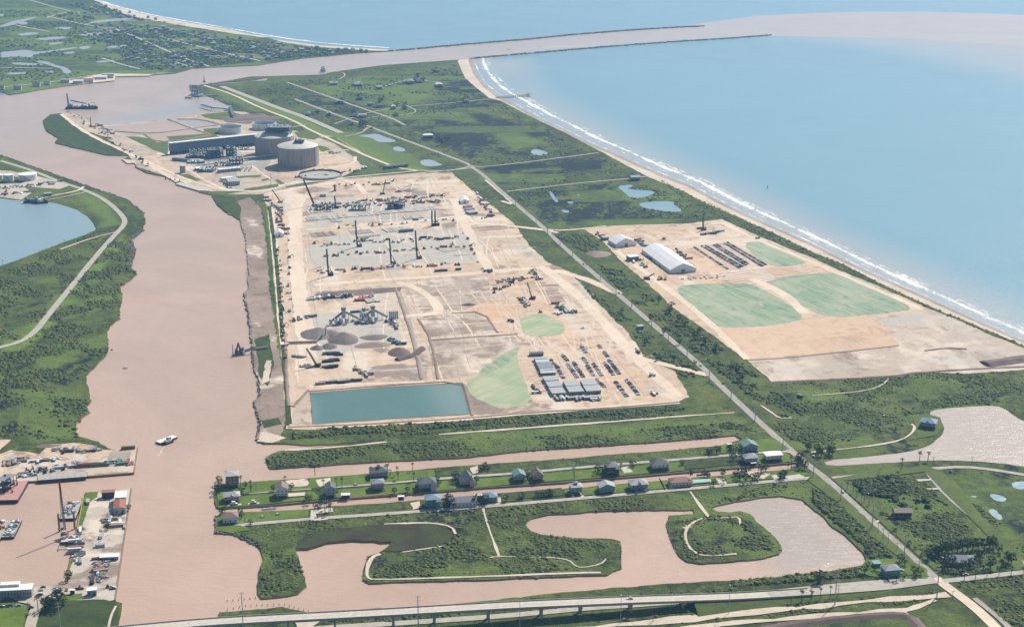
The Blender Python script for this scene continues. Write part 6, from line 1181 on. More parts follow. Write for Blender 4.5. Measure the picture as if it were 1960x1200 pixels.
# containers, vehicles and stores, scattered as the photo shows
KM = {}
def kmesh(kind, c_):
    if (kind, c_) in KM: return KM[(kind, c_)]
    q = MB()
    if kind == 'shipping_container': q.box(0, 0, .2, 12, 2.5, 2.6, c_); [q.box(-5.5 + i, -1.27, .3, .25, .08, 2.3, 'steel') for i in range(12)]
    elif kind == 'dump_truck': q.box(-1.2, 0, 1.1, 5.2, 2.5, 1.7, c_, 0, 1.1); q.box(3, 0, .8, 1.9, 2.4, 2.2, 'white_paint'); q.box(3.7, 0, 1.9, .7, 2.1, .8, 'glass'); [q.box(a, b_, 0, 1, .5, 1, 'black') for a in (-3, -1.6, 2.9) for b_ in (-1.1, 1.1)]
    elif kind == 'lorry': q.box(-2, 0, 1.1, 10, 2.5, .5, 'steel'); q.box(-2.5, 0, 1.6, 8.5, 2.4, 1.1, c_); q.box(4.6, 0, .8, 2.2, 2.4, 2.4, 'white_paint'); q.box(5.4, 0, 2, .7, 2.1, .8, 'glass'); [q.box(a, b_, 0, 1, .5, 1, 'black') for a in (-5.5, -4, 2, 4.6) for b_ in (-1.1, 1.1)]
    elif kind == 'excavator': q.box(0, 0, 1, 4, 3, 1.8, c_); q.box(.9, -.9, 2.6, 1.4, 1.2, 1.2, 'glass'); [q.box(0, k, 0, 5, .8, 1, 'dark') for k in (-1.3, 1.3)]; q.bar((1.8, 0, 2), (4.6, 0, 5), .35, c_); q.bar((4.6, 0, 5), (7, 0, 1.6), .28, c_); q.box(7, 0, .6, 1.1, 1.3, 1, 'steel')
    elif kind == 'bulldozer': q.box(0, 0, .9, 3.6, 2.2, 1.5, c_); q.box(-.6, 0, 2.4, 1.5, 1.6, 1.2, 'glass'); [q.box(0, k, 0, 4, .7, 1.1, 'dark') for k in (-1.2, 1.2)]; q.box(2.7, 0, .2, .4, 3.6, 1.2, c_)
    elif kind == 'pipe_stack':
        for k in range(3): [q.bar((-5, -1.6 + i * .9 + k * .45, .4 + k * .75), (5, -1.6 + i * .9 + k * .45, .4 + k * .75), .36, c_) for i in range(4 - k)]
    elif kind == 'material_stack':
        rg = random.Random(hash(c_) % 97); [q.box(rg.uniform(-3, 3), rg.uniform(-2, 2), 0, rg.uniform(1, 3.5), rg.uniform(.8, 2), rg.uniform(.5, 1.8), rg.choice((c_, 'timber', 'steel', 'pale_steel')), rg.uniform(0, .3)) for _ in range(9)]
    elif kind == 'site_cabin': q.box(0, 0, .3, 9, 3, 2.6, c_); q.box(0, 0, 2.9, 9.4, 3.4, .2, 'silver_roof'); [q.box(-3 + 2 * i, -1.53, 1.2, 1, .08, 1, 'glass') for i in range(4)]
    elif kind == 'pickup': q.box(0, 0, .45, 5.2, 1.9, .75, c_); q.box(.5, 0, 1.2, 2, 1.7, .6, 'glass', 0, .85); q.box(.5, 0, 1.78, 1.6, 1.4, .06, c_); [q.box(a, b_, 0, .75, .3, .7, 'black') for a in (-1.6, 1.6) for b_ in (-.85, .85)]
    elif kind == 'mixer_truck': q.box(0, 0, .9, 8, 2.4, .5, 'steel'); q.bar((-3.6, 0, 3.1), (1.6, 0, 2.3), 1.25, c_, .8); q.box(3.2, 0, .9, 1.8, 2.3, 2.2, 'white_paint'); q.box(3.9, 0, 1.9, .6, 2, .8, 'glass'); [q.box(a, b_, 0, 1, .5, 1, 'black') for a in (-3, -1.6, 3) for b_ in (-1.1, 1.1)]
    KM[(kind, c_)] = q.me(kind); return KM[(kind, c_)]
CN = {'white_paint': 'white', 'rust': 'rusty', 'blue_steel': 'blue-grey', 'yellow': 'yellow', 'orange': 'orange', 'red_paint': 'red', 'navy': 'navy', 'dark': 'black', 'steel': 'grey', 'pale_steel': 'pale grey', 'green_paint': 'green', 'tan': 'tan', 'car_white': 'white', 'car_silver': 'silver', 'car_black': 'black', 'car_grey': 'grey', 'car_red': 'red', 'car_blue': 'blue', 'black': 'black', 'timber': 'brown', 'red_roof': 'brown-red', 'cream': 'cream', 'teal_wall': 'teal', 'brown_wall': 'dark brown'}
KN = {'shipping_container': 'container', 'dump_truck': 'truck', 'lorry': 'lorry', 'excavator': 'excavator', 'bulldozer': 'bulldozer', 'pipe_stack': 'pipes', 'material_stack': 'materials', 'site_cabin': 'cabin', 'pickup': 'pickup', 'mixer_truck': 'truck'}
def put(kind, c_, px, py, where, rz=None, s=1.):
    o = link(kind, kmesh(kind, c_), None, at(px, py, ZL + .5), GRID + random.choice((0, math.pi / 2)) + random.uniform(-.15, .15) if rz is None else rz); o.scale = (s, s, s)
    tag(o, f"{CN[c_]} {kind.replace('_', ' ')} {where}", KN[kind], kind.replace('_', ' ') + 's ' + where); return o
def line(kinds, cols, a, b_, n, where, jit=1.5, rz=None, s=1.):
    for i in range(n):
        t = (i + random.uniform(.2, .8)) / n; put(random.choice(kinds), random.choice(cols), a[0] + (b_[0] - a[0]) * t + random.uniform(-jit, jit), a[1] + (b_[1] - a[1]) * t + random.uniform(-jit, jit) * .6, where, rz, s)
V1 = ('pickup', 'dump_truck', 'excavator', 'bulldozer'); VC = ('white_paint', 'yellow', 'orange', 'dark', 'steel'); MS = ('material_stack', 'pipe_stack', 'shipping_container', 'material_stack'); MC = ('blue_steel', 'rust', 'steel', 'white_paint', 'tan', 'dark')
line(('lorry', 'shipping_container', 'mixer_truck'), ('navy', 'dark', 'blue_steel', 'white_paint'), (592, 574), (674, 567), 24, 'in the vehicle row above the batch plants', 2); line(('lorry', 'shipping_container'), ('rust', 'red_roof', 'red_paint'), (682, 577), (712, 568), 9, 'in the red lorry group above the batch plants', 3)
line(MS, MC, (562, 612), (600, 606), 8, 'left of the batch plants', 4); line(MS, ('white_paint', 'blue_steel', 'steel'), (676, 600), (706, 592), 7, 'beside the wash basins', 3); line(('dump_truck', 'pickup', 'lorry'), ('white_paint', 'red_paint', 'green_paint'), (752, 612), (762, 632), 6, 'along the haul road right of the batch plants', 2)
line(MS, ('white_paint', 'blue_steel', 'navy'), (748, 650), (766, 660), 14, 'in the pale stack yard by the haul road', 5); line(('pipe_stack', 'shipping_container'), ('dark', 'navy', 'steel'), (625, 693), (642, 691), 10, 'in the upper dark stack of the storage yard', 3, GRID); line(('pipe_stack', 'shipping_container'), ('dark', 'navy'), (625, 678), (650, 680), 8, 'in the highest dark stack of the storage yard', 2, GRID); line(('pipe_stack',), ('dark', 'steel'), (624, 704), (643, 702), 9, 'in the lower dark stack of the storage yard', 2.6, GRID)
line(('material_stack',), ('steel', 'blue_steel'), (562, 683), (580, 684), 7, 'in the grey bundles of the storage yard', 3); line(('material_stack',), ('steel', 'blue_steel', 'tan'), (580, 700), (598, 704), 8, 'beneath the yard crane', 4); line(('shipping_container', 'site_cabin'), ('dark', 'tan', 'white_paint', 'blue_steel'), (608, 737), (690, 728), 12, 'along the basin side of the storage yard', 2, GRID); line(MS, MC, (678, 707), (705, 720), 10, 'in the right corner of the storage yard', 4)
line(V1, VC, (532, 470), (546, 690), 26, 'on the river side lane', 3); line(MS, MC, (528, 395), (545, 450), 22, 'in the stores beside the river lane', 6); line(MS, ('steel', 'blue_steel'), (505, 382), (535, 398), 12, 'in the scrap laydown by the site gate', 6); line(V1, VC, (555, 620), (552, 450), 10, 'beside the long drain channel', 2)
for (a, b_, n, w_) in (((600, 395), (850, 375), 52, 'along the upper site row'), ((590, 400), (845, 385), 52, 'between the upper foundations'), ((640, 436), (870, 420), 14, 'below the long foundation row'), ((600, 470), (880, 455), 34, 'across the middle of the site'), ((620, 490), (900, 470), 30, 'beside the piling rigs'), ((600, 522), (880, 505), 28, 'along the lower piling rows'), ((640, 355), (760, 350), 10, 'on the north apron of the site')):
    line(V1 + MS + ('material_stack',), VC + MC, a, b_, n, w_, 5)
line(('dump_truck', 'pickup', 'lorry'), ('white_paint', 'dark', 'blue_steel'), (884, 440), (925, 520), 6, 'on the main haul road', 2); line(('lorry', 'shipping_container', 'pickup'), ('red_roof', 'white_paint', 'dark', 'green_paint'), (912, 375), (945, 415), 16, 'in the corner park by the entrance offices', 7); line(('pickup',), ('dark', 'car_black'), (921, 419), (950, 414), 6, 'in the row below the entrance offices', 1)
line(('shipping_container',), ('dark',), (838, 520), (850, 519), 2, 'lying black on the lower site', 1); line(('site_cabin',), ('dark',), (876, 517), (878, 517), 1, 'standing alone on the lower site', 0); line(('lorry',), ('navy', 'white_paint'), (930, 521), (944, 519), 3, 'at the haul road crossing', 1); line(V1, VC, (940, 560), (1010, 530), 14, 'on the orange ground near the pale crane', 6)
line(('material_stack',), ('dark', 'timber', 'tan'), (950, 540), (1000, 534), 16, 'in the thin rows of the laydown area', 4); line(('lorry', 'excavator'), ('yellow', 'red_paint', 'white_paint', 'green_paint'), (1015, 518), (1035, 538), 7, 'at the eastern site gate', 3); line(('shipping_container',), ('red_roof',), (1062, 582), (1064, 582), 1, 'above the pale equipment group', 0, GRID)
line(MS + V1, ('white_paint', 'pale_steel', 'steel', 'green_paint'), (1066, 588), (1094, 599), 20, 'in the pale equipment group', 4); line(V1, VC, (1060, 602), (1078, 601), 4, 'below the pale equipment group', 2); line(('dump_truck',), ('navy',), (976, 614), (982, 618), 2, 'beside the green oval', 1); line(('pickup',), ('white_paint',), (1114, 628), (1116, 630), 1, 'alone right of the green oval', 0)
line(('excavator', 'material_stack'), ('orange', 'steel', 'tan'), (995, 572), (1010, 590), 8, 'near the pale boom crane', 4); line(('bulldozer',), ('yellow', 'orange'), (980, 599), (1120, 598), 2, 'beside the green oval', 1)
line(('site_cabin', 'shipping_container', 'pickup', 'lorry'), ('white_paint', 'blue_steel', 'steel', 'tan', 'dark'), (1065, 766), (1150, 763), 20, 'along the front of the office complex', 3); line(('pickup', 'lorry'), ('white_paint',), (1133, 768), (1145, 766), 2, 'at the front right of the office complex', 0); line(('pickup', 'lorry'), ('white_paint', 'dark'), (1020, 738), (1030, 754), 6, 'left of the office complex', 2); line(('dump_truck', 'pickup'), ('white_paint', 'red_paint', 'dark'), (1217, 668), (1224, 678), 4, 'at the site exit track', 2); line(('mixer_truck',), ('white_paint',), (1247, 719), (1249, 721), 1, 'alone on the east edge', 0); line(('pickup', 'lorry'), ('green_paint', 'white_paint'), (1248, 755), (1258, 755), 2, 'green and alone at the south east corner', 1)
line(MS + V1, ('white_paint', 'yellow', 'tan', 'steel'), (1208, 494), (1240, 512), 14, 'in front of the green box building', 6); line(V1 + MS, VC + MC, (1142, 448), (1160, 460), 8, 'behind the shorter tent', 4); line(MS, MC, (1218, 462), (1238, 472), 12, 'between the two tents', 4); line(MS + ('pickup',), MC, (1240, 492), (1270, 512), 12, 'along the long side of the largest tent', 3); line(MS, MC, (1293, 478), (1318, 498), 8, 'along the far side of the largest tent', 3)
line(('shipping_container',), ('blue_steel', 'navy'), (1338, 439), (1348, 438), 2, 'at the foot of the lot crane', 0, GRID); line(('pipe_stack', 'shipping_container'), ('navy', 'pale_steel', 'white_paint'), (1345, 450), (1385, 444), 10, 'in the pipe stacks of the beachside lot', 3, GRID); line(('material_stack',), ('steel', 'white_paint', 'dark'), (1300, 536), (1385, 530), 14, 'in the dotted row of the beachside lot', 3, s=.6); line(('site_cabin',), ('steel',), (1270, 458), (1272, 457), 1, 'alone in the open lot', 0); line(('excavator',), ('rust', 'yellow'), (1258, 536), (1276, 536), 3, 'before the largest tent', 1); line(('pickup',), ('dark',), (1446, 458), (1454, 456), 3, 'at the far corner of the lot', 1)
line(V1 + MS, VC + MC, (130, 215), (290, 320), 34, 'on the spit beside the port basin', 6); line(MS, MC, (186, 240), (214, 256), 14, 'in the dark stack on the spit', 4); line(('pickup',), ('car_white', 'car_black', 'car_silver'), (422, 344), (440, 362), 16, 'in the plant office car park', 3); line(V1 + MS, VC + MC, (560, 342), (700, 326), 20, 'around the half built tank ring', 5); line(('lorry',), ('dark', 'white_paint'), (632, 295), (652, 293), 3, 'parked right of the front gas tank', 1)
line(('pickup', 'lorry'), ('white_paint', 'dark'), (690, 322), (735, 318), 6, 'on the lane behind the site', 3)
line(V1 + MS + ('shipping_container',), VC + MC, (45, 905), (150, 893), 26, 'in the machine row of the sandy yard', 5); line(MS, ('white_paint', 'pale_steel', 'red_paint', 'green_paint'), (205, 886), (248, 888), 24, 'in the scrap bay of the sandy yard', 6); line(('pickup', 'lorry'), ('white_paint', 'car_silver', 'dark'), (66, 885), (115, 880), 10, 'in the vehicle row of the sandy yard', 2); line(MS, MC, (10, 890), (44, 880), 22, 'in the boneyard at the left edge', 7); line(MS, MC, (100, 862), (190, 864), 14, 'in the driftwood corner of the sandy yard', 5); line(('pipe_stack',), ('timber', 'rust'), (160, 894), (195, 892), 6, 'beside the sandy yard quay', 1, GRID, 1.6); line(('shipping_container',), ('brown_wall',), (238, 861), (248, 860), 1, 'on the yard corner', 0, GRID, 1.2)
line(MS + ('pickup',), MC + ('white_paint',), (150, 1010), (148, 1080), 24, 'along the basin side of the boatyard', 7); line(MS + ('pickup',), MC + ('white_paint',), (200, 1075), (185, 1115), 34, 'in the cluttered lower boatyard', 14); line(MS, ('steel', 'white_paint', 'tan'), (200, 990), (232, 1010), 20, 'below the warehouse', 8); line(('pickup', 'site_cabin'), ('white_paint',), (195, 1010), (193, 1052), 5, 'along the boatyard lane', 2); line(('site_cabin',), ('pale_steel',), (166, 962), (170, 964), 1, 'on the boatyard lawn edge', 0); line(('pickup',), ('car_white',), (186, 958), (196, 956), 3, 'before the red boat shed', 1)
line(('pickup',), ('car_white', 'car_silver', 'car_black'), (207, 1124), (218, 1130), 5, 'at the lower right corner of the boatyard', 3); line(('bulldozer', 'pickup'), ('tan', 'rust'), (125, 1131), (162, 1127), 3, 'beside the navy hut', 1)
line(MS + ('pickup',), MC + ('white_paint',), (0, 362), (118, 350), 34, 'in the fuel depot yard', 5); line(MS, MC, (0, 372), (70, 366), 16, 'in the depot shore scrap', 5)
# ---- cars
car_me = {}
for c_ in ('car_white', 'car_silver', 'car_black', 'car_grey', 'car_red', 'car_blue'):
    for k, (L, h2) in enumerate(((4.6, .55), (5.4, .75))):
        q = MB(); q.box(0, 0, .38, L, 1.85, .62, c_); q.box(-.2 if k == 0 else .3, 0, 1., L * .52, 1.65, h2, 'glass', 0, .82); q.box(-.2 if k == 0 else .3, 0, 1. + h2, L * .4, 1.36, .06, c_); [q.box(a * L * .31, b_ * .86, 0, .68, .26, .68, 'black') for a in (-1, 1) for b_ in (-1, 1)]; q.box(L / 2, 0, .6, .05, 1.5, .2, 'pale_steel'); car_me[(c_, k)] = q.me('car')
CW = ('car_white',) * 5 + ('car_silver',) * 3 + ('car_black',) * 4 + ('car_grey',) * 3 + ('car_red', 'car_blue')
rows = []
R1 = [((1053.6, 689), (1069, 706), 'row beside the upper office block'), ((1069, 708), (1079, 725), 'row between office block and car park'), ((1076.5, 680), (1087, 692), 'short upper left site car park row'), ((1086.5, 697), (1105.6, 724), 'second site car park row'), ((1098, 694), (1117, 723), 'third site car park row'),
      ((1113, 663), (1122, 676), 'top middle site car park row'), ((1115.6, 685), (1124, 696), 'upper centre site car park row'), ((1124, 700), (1137, 720), 'centre site car park row'), ((1135.5, 697), (1153, 720), 'fifth site car park row'), ((1145, 661), (1152, 669), 'tiny top right site car park row'),
      ((1157, 694), (1174.5, 719), 'pale site car park row'), ((1156, 674), (1164, 684), 'upper right site car park row'), ((1165, 689), (1186, 717), 'long right site car park row'), ((1141, 727), (1158, 742), 'row right of the office cabins'), ((1177, 730), (1200.5, 760), 'lower left row near the site corner'), ((1199, 727), (1223, 757), 'lower right row by the south east corner')]
R2 = [((1328.6, 474), (1393, 516), 'first single row of the beachside lot'), ((1343, 471.5), (1416, 514), 'beachside lot, second row, left side'), ((1349, 470), (1421, 511.5), 'beachside lot, second row, right side'), ((1366, 470), (1428, 509), 'beachside lot, third row, left side'), ((1371, 468.5), (1432, 506), 'beachside lot, third row, right side'),
      ((1386, 466), (1460, 511), 'beachside lot, fourth row, left side'), ((1392, 464.5), (1466, 508), 'beachside lot, fourth row, right side')]
spots = []
for k, (a, b_, nm) in enumerate(R1 + R2):
    A, B = Vector(G(*a)), Vector(G(*b_)); n = int((B - A).length / (2.9 if k < 16 else 2.9)); hd = math.atan2(B.y - A.y, B.x - A.x) + math.pi / 2
    for i in range(n):
        if random.random() < .1: continue
        p = A.lerp(B, (i + .5) / n); spots.append((p.x, p.y, hd + random.choice((0, math.pi)) + random.uniform(-.05, .05), nm, n - i))
spots.sort(key=lambda s_: s_[1])
def carname(c_): return {'car_white': 'white', 'car_silver': 'silver', 'car_black': 'black', 'car_grey': 'dark grey', 'car_red': 'dark red', 'car_blue': 'dark blue'}[c_]
def car(x, y, rz, where, c_=None, group='cars', z=ZL + .5):
    c_ = c_ or random.choice(CW); k = random.randrange(2); o = link('car', car_me[(c_, k)], None, (x, y, z), rz); tag(o, f"{carname(c_)} {'car' if k == 0 else 'tall car'} {where}", 'car', group); return o
far_cars = MB(); ncar = 0
for x, y, rz, nm, i in spots:
    if ncar < 255: car(x, y, rz, 'in the ' + nm, None, 'cars in the ' + nm); ncar += 1
    else:
        c_ = random.choice(CW); far_cars.box(x, y, ZL + .8, 4.6, 1.85, .62, c_, rz); far_cars.box(x, y, ZL + 1.42, 2.4, 1.6, .55, 'glass', rz, .82); far_cars.box(x, y, ZL + 1.97, 1.8, 1.3, .05, c_, rz)
tag(far_cars.obj('parked_cars'), 'remaining parked cars in the far rows of the beachside lot', kind='stuff')
RH = CROSS
for px, py, c_, w_, rz in ((1294, 629 - 3, 'car_black', 'on the beach road', RH), (1185, 562, 'car_black', 'on the beach road near the lower lot track', RH), (1117, 507, 'car_blue', 'on the beach road by the lot crossing', RH), (1060, 450, 'car_white', 'on the upper beach road', RH), (1341, 701, 'car_silver', 'near the exit track on the beach road', RH), (1384, 735, 'car_grey', 'alone below the exit track', RH), (1613, 943, 'car_white', 'on the road beside the thicket', RH), (1558, 875, 'car_white', 'by the canal bridge', RH),
                           (1295, 950 - 3, 'car_white', 'x', 0), (1088 + 8, 950, 'car_white', 'on the drive of the lookout house', RH), (1231, 937, 'car_white', 'under the pale blue stilt house', RH), (1724, 1093, 'car_white', 'beside the turquoise house', 0), (1848, 1101, 'car_silver', 'before the hedge garden', 0), (1801, 1069, 'car_white', 'in the hedge gateway', 0), (502, 1003, 'car_white', 'x', 0)):
    if w_ != 'x': x, y = G(px, py); car(x, y, rz, w_, c_)
for s, w_ in (("4 1147 11 1147 16 1147 33 1147 38 1147", 'in front of the corner office'), ("2 1163 8 1162 14 1162 21 1160 36 1160", 'in the lower row by the corner lawn'), ("72 1143 76 1140 80 1138 79 1131 83 1125", 'right of the corner office'), ("107 1129 108 1132 106 1135 104 1138 103 1142 100 1146 99 1149", 'in the boatyard car row'), ("113 1129 109 1130 111 1134", 'at the head of the boatyard car row'), ("60 1164", 'by the yard lane')):
    for q in P(s): x, y = G(*q); car(x, y, random.uniform(-.2, .2) + (math.pi / 2 if 'front' in w_ else 0), w_)
# ================================================================== BOATS, BARGES, BRIDGE, POLES, SURF
def hull_mesh(L, B, D, mat, bow=.25, z=-.6):
    q = MB(); a = L / 2; b_ = B / 2
    v = [(-a, -b_ * .85, z), (a * (1 - bow), -b_ * .8, z), (a * .86, 0, z), (a * (1 - bow), b_ * .8, z), (-a, b_ * .85, z), (-a, -b_, D), (a * (1 - bow), -b_, D), (a, 0, D * 1.25), (a * (1 - bow), b_, D), (-a, b_, D)]
    q.add(v, [(0, 1, 6, 5), (1, 2, 7, 6), (2, 3, 8, 7), (3, 4, 9, 8), (4, 0, 5, 9), (4, 3, 2, 1, 0)], mat); return q
def yacht(px, py, L, rz, lab):
    o = thing('motor_yacht', lab, 'yacht', (*G(px, py, 0), 0), rz); hull_mesh(L, L * .27, 2., 'white_paint', .45).obj('hull', o); q = MB(); q.box(-.5, 0, 1.9, L * .8, L * .2, .2, 'cream'); q.obj('deck', o)
    q = MB(); q.box(-L * .05, 0, 2, L * .42, L * .19, 1.6, 'white_paint', 0, .9); c_ = q.obj('cabin', o); q = MB(); q.box(-L * .05, 0, 2.6, L * .43, L * .195, .6, 'glass', 0, .95); q.obj('window', c_)
    q = MB(); q.box(-L * .08, 0, 3.6, L * .22, L * .15, 1.2, 'white_paint', 0, .8); q.box(-L * .08, 0, 5.4, L * .2, L * .15, .15, 'white_paint'); [q.bar((-L * .08 + a, b_, 4.6), (-L * .08 + a, b_, 5.4), .06, 'white_paint') for a in (-1.4, 1.4) for b_ in (-1, 1)]; q.obj('flybridge', o)
yacht(450, 969, 17, STREET, 'white motor yacht moored nearest the canal mouth'); yacht(487, 966.5, 14, STREET, 'second white motor yacht along the canal lawn')
def skiff(px, py, L, rz, lab, z=0.): o = thing('small_boat', lab, 'boat', (*G(px, py, z if z else 0), z), rz); hull_mesh(L, 2.3, .8, 'white_paint', .4).obj('hull', o); q = MB(); q.box(-.3, 0, .7, 1.6, 1.2, 1.1, 'white_paint'); q.box(.6, 0, 1.2, .1, 1.1, .7, 'glass'); q.obj('console', o)
for a in ((508, 975.5, 7, STREET, 'small blue-white boat, left one of two by the grass'), (521, 974, 9, STREET, 'larger white boat, right one of two by the grass'), (667, 957, 8, STREET, 'white boat under the boat shelter'), (805, 944, 7, STREET, 'white boat by the dark blue house'), (903, 933, 9, STREET, 'white boat at the landing of the pyramid house'), (1000, 926, 7, STREET, 'white boat below the paired houses'), (1172, 913, 7, STREET, 'white boat at the navy house dock'), (240, 705, 6, 0, 'tiny dark work boat in the brown river'), (974, 95.5, 12, .1, 'tiny boat heading out of the ship channel')): skiff(*a)
for px, py, lb in ((503, 990, 'small dark boat lying on the canal lawn'), (532, 985, 'small white boat lying on the canal lawn'), (681, 928, 'golf cart like white buggy pair on the lawn')): skiff(px, py, 5, STREET, lb, ZL + .5)
def barge(a, b_, wd, lab, mat='steel', deck='concrete', h=2.4, stuff=0, name='barge', cols=('white_paint', 'steel', 'pale_steel')):
    A, B = Vector(G(*a, 1)), Vector(G(*b_, 1)); c_ = (A + B) / 2; L = (B - A).length; rz = math.atan2(B.y - A.y, B.x - A.x); o = thing(name, lab, 'barge', (c_.x, c_.y, 0), rz)
    q = MB(); v = []; 
    for y in (-wd / 2, wd / 2): v += [(-L / 2 + 3, y, -1), (L / 2 - 3, y, -1), (L / 2, y, h * .5), (L / 2, y, h), (-L / 2, y, h), (-L / 2, y, h * .5)]
    q.add(v, [(0, 1, 2, 3, 4, 5), (11, 10, 9, 8, 7, 6), (1, 7, 8, 2), (2, 8, 9, 3), (4, 10, 11, 5), (5, 11, 6, 0), (0, 6, 7, 1)], mat); q.obj('hull', o)
    n = max(3, int(L / 6))
    for i in range(n): q = MB(); q.box(-L / 2 + L * (i + .5) / n, 0, h, L / n - .15, wd - .5, .25, deck); q.obj('deck_plate', o)
    if stuff:
        q = MB(); [q.box(random.uniform(-.45, .4) * L, random.uniform(-.36, .36) * wd, h + .25, random.uniform(1, 4), random.uniform(1, 3), random.uniform(.8, 2.8), random.choice(cols), random.uniform(0, 1)) for _ in range(stuff)]; q.obj('cargo', o)
    return o, L
barge((73, 919), (167, 911.5), 14, 'large flat grey deck barge moored at the sandy yard', 'navy', 'concrete', 3.6); barge((36, 914), (73, 911.5), 8, 'narrow cluttered barge left of the large one', 'dark', 'steel', 2, 12)
barge((12, 962), (34, 925), 22, 'pink decked barge with a tall machinery house', 'navy', 'pink_deck', 3.8, 5, cols=('red_paint', 'dark'))
module(14, 939, 12, 18, 12, 'dark rusty machinery tower standing on the pink barge', -.2, 'machinery_house', .7, ('dark', 'steel', 'pale_steel', 'rust')).location.z = 4
barge((130, 995), (143, 962), 15, 'cluttered pale barge behind the jack-up crane', 'dark', 'concrete', 2.6, 26); barge((14, 1030), (30, 998), 12, 'barge loaded with grey pipework in the basin', 'dark', 'concrete', 2.4, 46); barge((-12, 1035), (6, 998), 12, 'red framed barge at the left picture edge', 'dark', 'concrete', 2.4, 24, cols=('red_roof', 'white_paint', 'orange')); barge((118, 1034), (146, 1032), 14, 'cream decked crane barge under the red crane', 'navy', 'cream', 2.4, 8)
o = thing('floating_frame', 'small square steel frame floating below the crane barge', 'float', (*G(125, 1046), 0), .1); [MB().bar(a, b_, .6, 'steel').obj('pontoon', o) for a, b_ in (((-6, -5, .4), (-6, 5, .4)), ((6, -5, .4), (6, 5, .4)))]; [MB().bar(a, b_, .25, 'steel').obj('cross_beam', o) for a, b_ in (((-6, -4, .9), (6, -4, .9)), ((-6, 4, .9), (6, 4, .9)))]
# jack-up crane
x, y = G(124, 1024, 3); o = thing('pedestal_crane', 'red and white lattice boom crane standing on the crane barge', 'crane', (x, y, 2.9), 0); hb = hgt(120, 1030, 931)
q = MB(); q.box(0, 0, 0, 5.4, 6.4, 3.2, 'red_paint'); q.box(0, -1, 3.2, 4, 4, 2, 'pale_steel'); q.obj('engine_house', o); q = MB(); q.box(-2.8, 2.4, 4, 2, 2, 2.4, 'glass'); q.obj('cab', o)
q = MB(); lattice(q, (0, 2, 4), (-1.5, 4, hb * .8), 1.5, 1.2, 'steel', 14, .15); q.obj('boom', o); q = MB(); lattice(q, (-1.5, 4, hb * .8), (-2, 4.4, hb), 1.2, 1., 'red_paint', 5, .16); q.obj('boom_tip', o); q = MB(); q.bar((2, -3, 5), (-2, 4.4, hb), .12, 'dark'); q.bar((-2, -3, 5), (-2, 4.4, hb), .12, 'dark'); q.obj('stay', o)
for px_, pt in ((114, 983), (143.5, 985)):
    x, y = G(px_, 1017 if px_ < 120 else 1012, 0); o = thing('spud_leg', 'brown steel spud pile ' + ('left' if px_ < 120 else 'right') + ' of the red crane', 'pile', (x, y, 0), 0); MB().cyl(0, 0, -2, .9, hgt(px_, 1017, pt) + 2, 'brown_wall', 10).obj('shaft', o); MB().cyl(0, 0, 2.2, 1.5, 1., 'yellow', 10).obj('collar', o)
# push boat and hopper barge
o, L = barge((302, 848), (335, 836), 9, 'white deck barge being pushed across the river', 'navy', 'white_paint', 2., 0)
x, y = G(322, 848, 0); o = thing('tugboat', 'small dark tug with white wheelhouse alongside the barge', 'tug', (x, y, 0), ang((302, 848), (335, 836))); hull_mesh(15, 6, 2, 'navy', .3).obj('hull', o); q = MB(); q.box(0, 0, 2, 8, 4.4, 2.2, 'white_paint'); q.obj('deckhouse', o); q = MB(); q.box(1.5, 0, 4.2, 3.4, 3, 2.4, 'white_paint'); q.box(1.5, 0, 5, 3.5, 3.1, 1, 'glass'); q.obj('wheelhouse', o); MB().cyl(-2, 0, 4, .5, 2.6, 'red_paint', 8).obj('funnel', o); q = MB(); q.bar((1, 0, 6.6), (1, 0, 10), .1, 'white_paint'); q.obj('mast', o)
def workship(px, py, L, rz, lab, seed, mat='navy', crane_=False):
    rg = random.Random(seed); o = thing('work_vessel', lab, 'vessel', (*G(px, py, 0), 0), rz); hull_mesh(L, L * .22, 4, mat, .2).obj('hull', o); q = MB(); q.box(-L * .32, 0, 4, L * .2, L * .16, 6, 'blue_steel'); q.box(-L * .32, 0, 10, L * .12, L * .13, 3, 'pale_steel'); q.obj('superstructure', o)
    q = MB(); [q.box(rg.uniform(-.2, .4) * L, rg.uniform(-.08, .08) * L, 4, rg.uniform(2, 6), rg.uniform(2, 4), rg.uniform(1.5, 5), rg.choice(('steel', 'blue_steel', 'dark', 'pale_steel'))) for _ in range(14)]; q.obj('deck_gear', o)
    q = MB(); q.bar((L * .2, 0, 4), (L * .2, 0, 16), .35, 'steel'); q.bar((L * .2, 0, 16), (-L * .2, 0, 14), .15, 'dark'); q.obj('mast', o)
    if crane_: q = MB(); lattice(q, (-L * .38, 0, 4), (-L * .42, 0, 36), 2.2, 1.4, 'blue_steel', 10, .35); lattice(q, (-L * .3, 0, 20), (L * .35, 0, 12), 1.5, 1, 'blue_steel', 10, .25); q.obj('crane_boom', o)
workship(150, 208.5, 58, .02, 'dark dredge vessel with a tall lattice mast at the spit', 3, 'navy', True); workship(178, 209, 26, .02, 'smaller vessel with raised bow beside the dredge', 4); workship(60, 390, 26, .05, 'left one of two dark tugs moored in the blue basin', 5); workship(80, 391, 24, .05, 'right one of two dark tugs moored in the blue basin', 6)
x, y = G(457, 679, 0); o = thing('dredger', 'rusty brown dredger with angled gantry off the river bank', 'dredger', (x, y, 0), 0); q = MB(); q.box(0, 2, -1, 15, 11, 2.8, 'steel'); q.obj('hull', o); q = MB(); q.box(2, 3, 1.8, 8, 7, 4, 'pale_steel'); q.box(4, 3, 5.8, 5, 5, 3, 'steel'); q.obj('deckhouse', o)
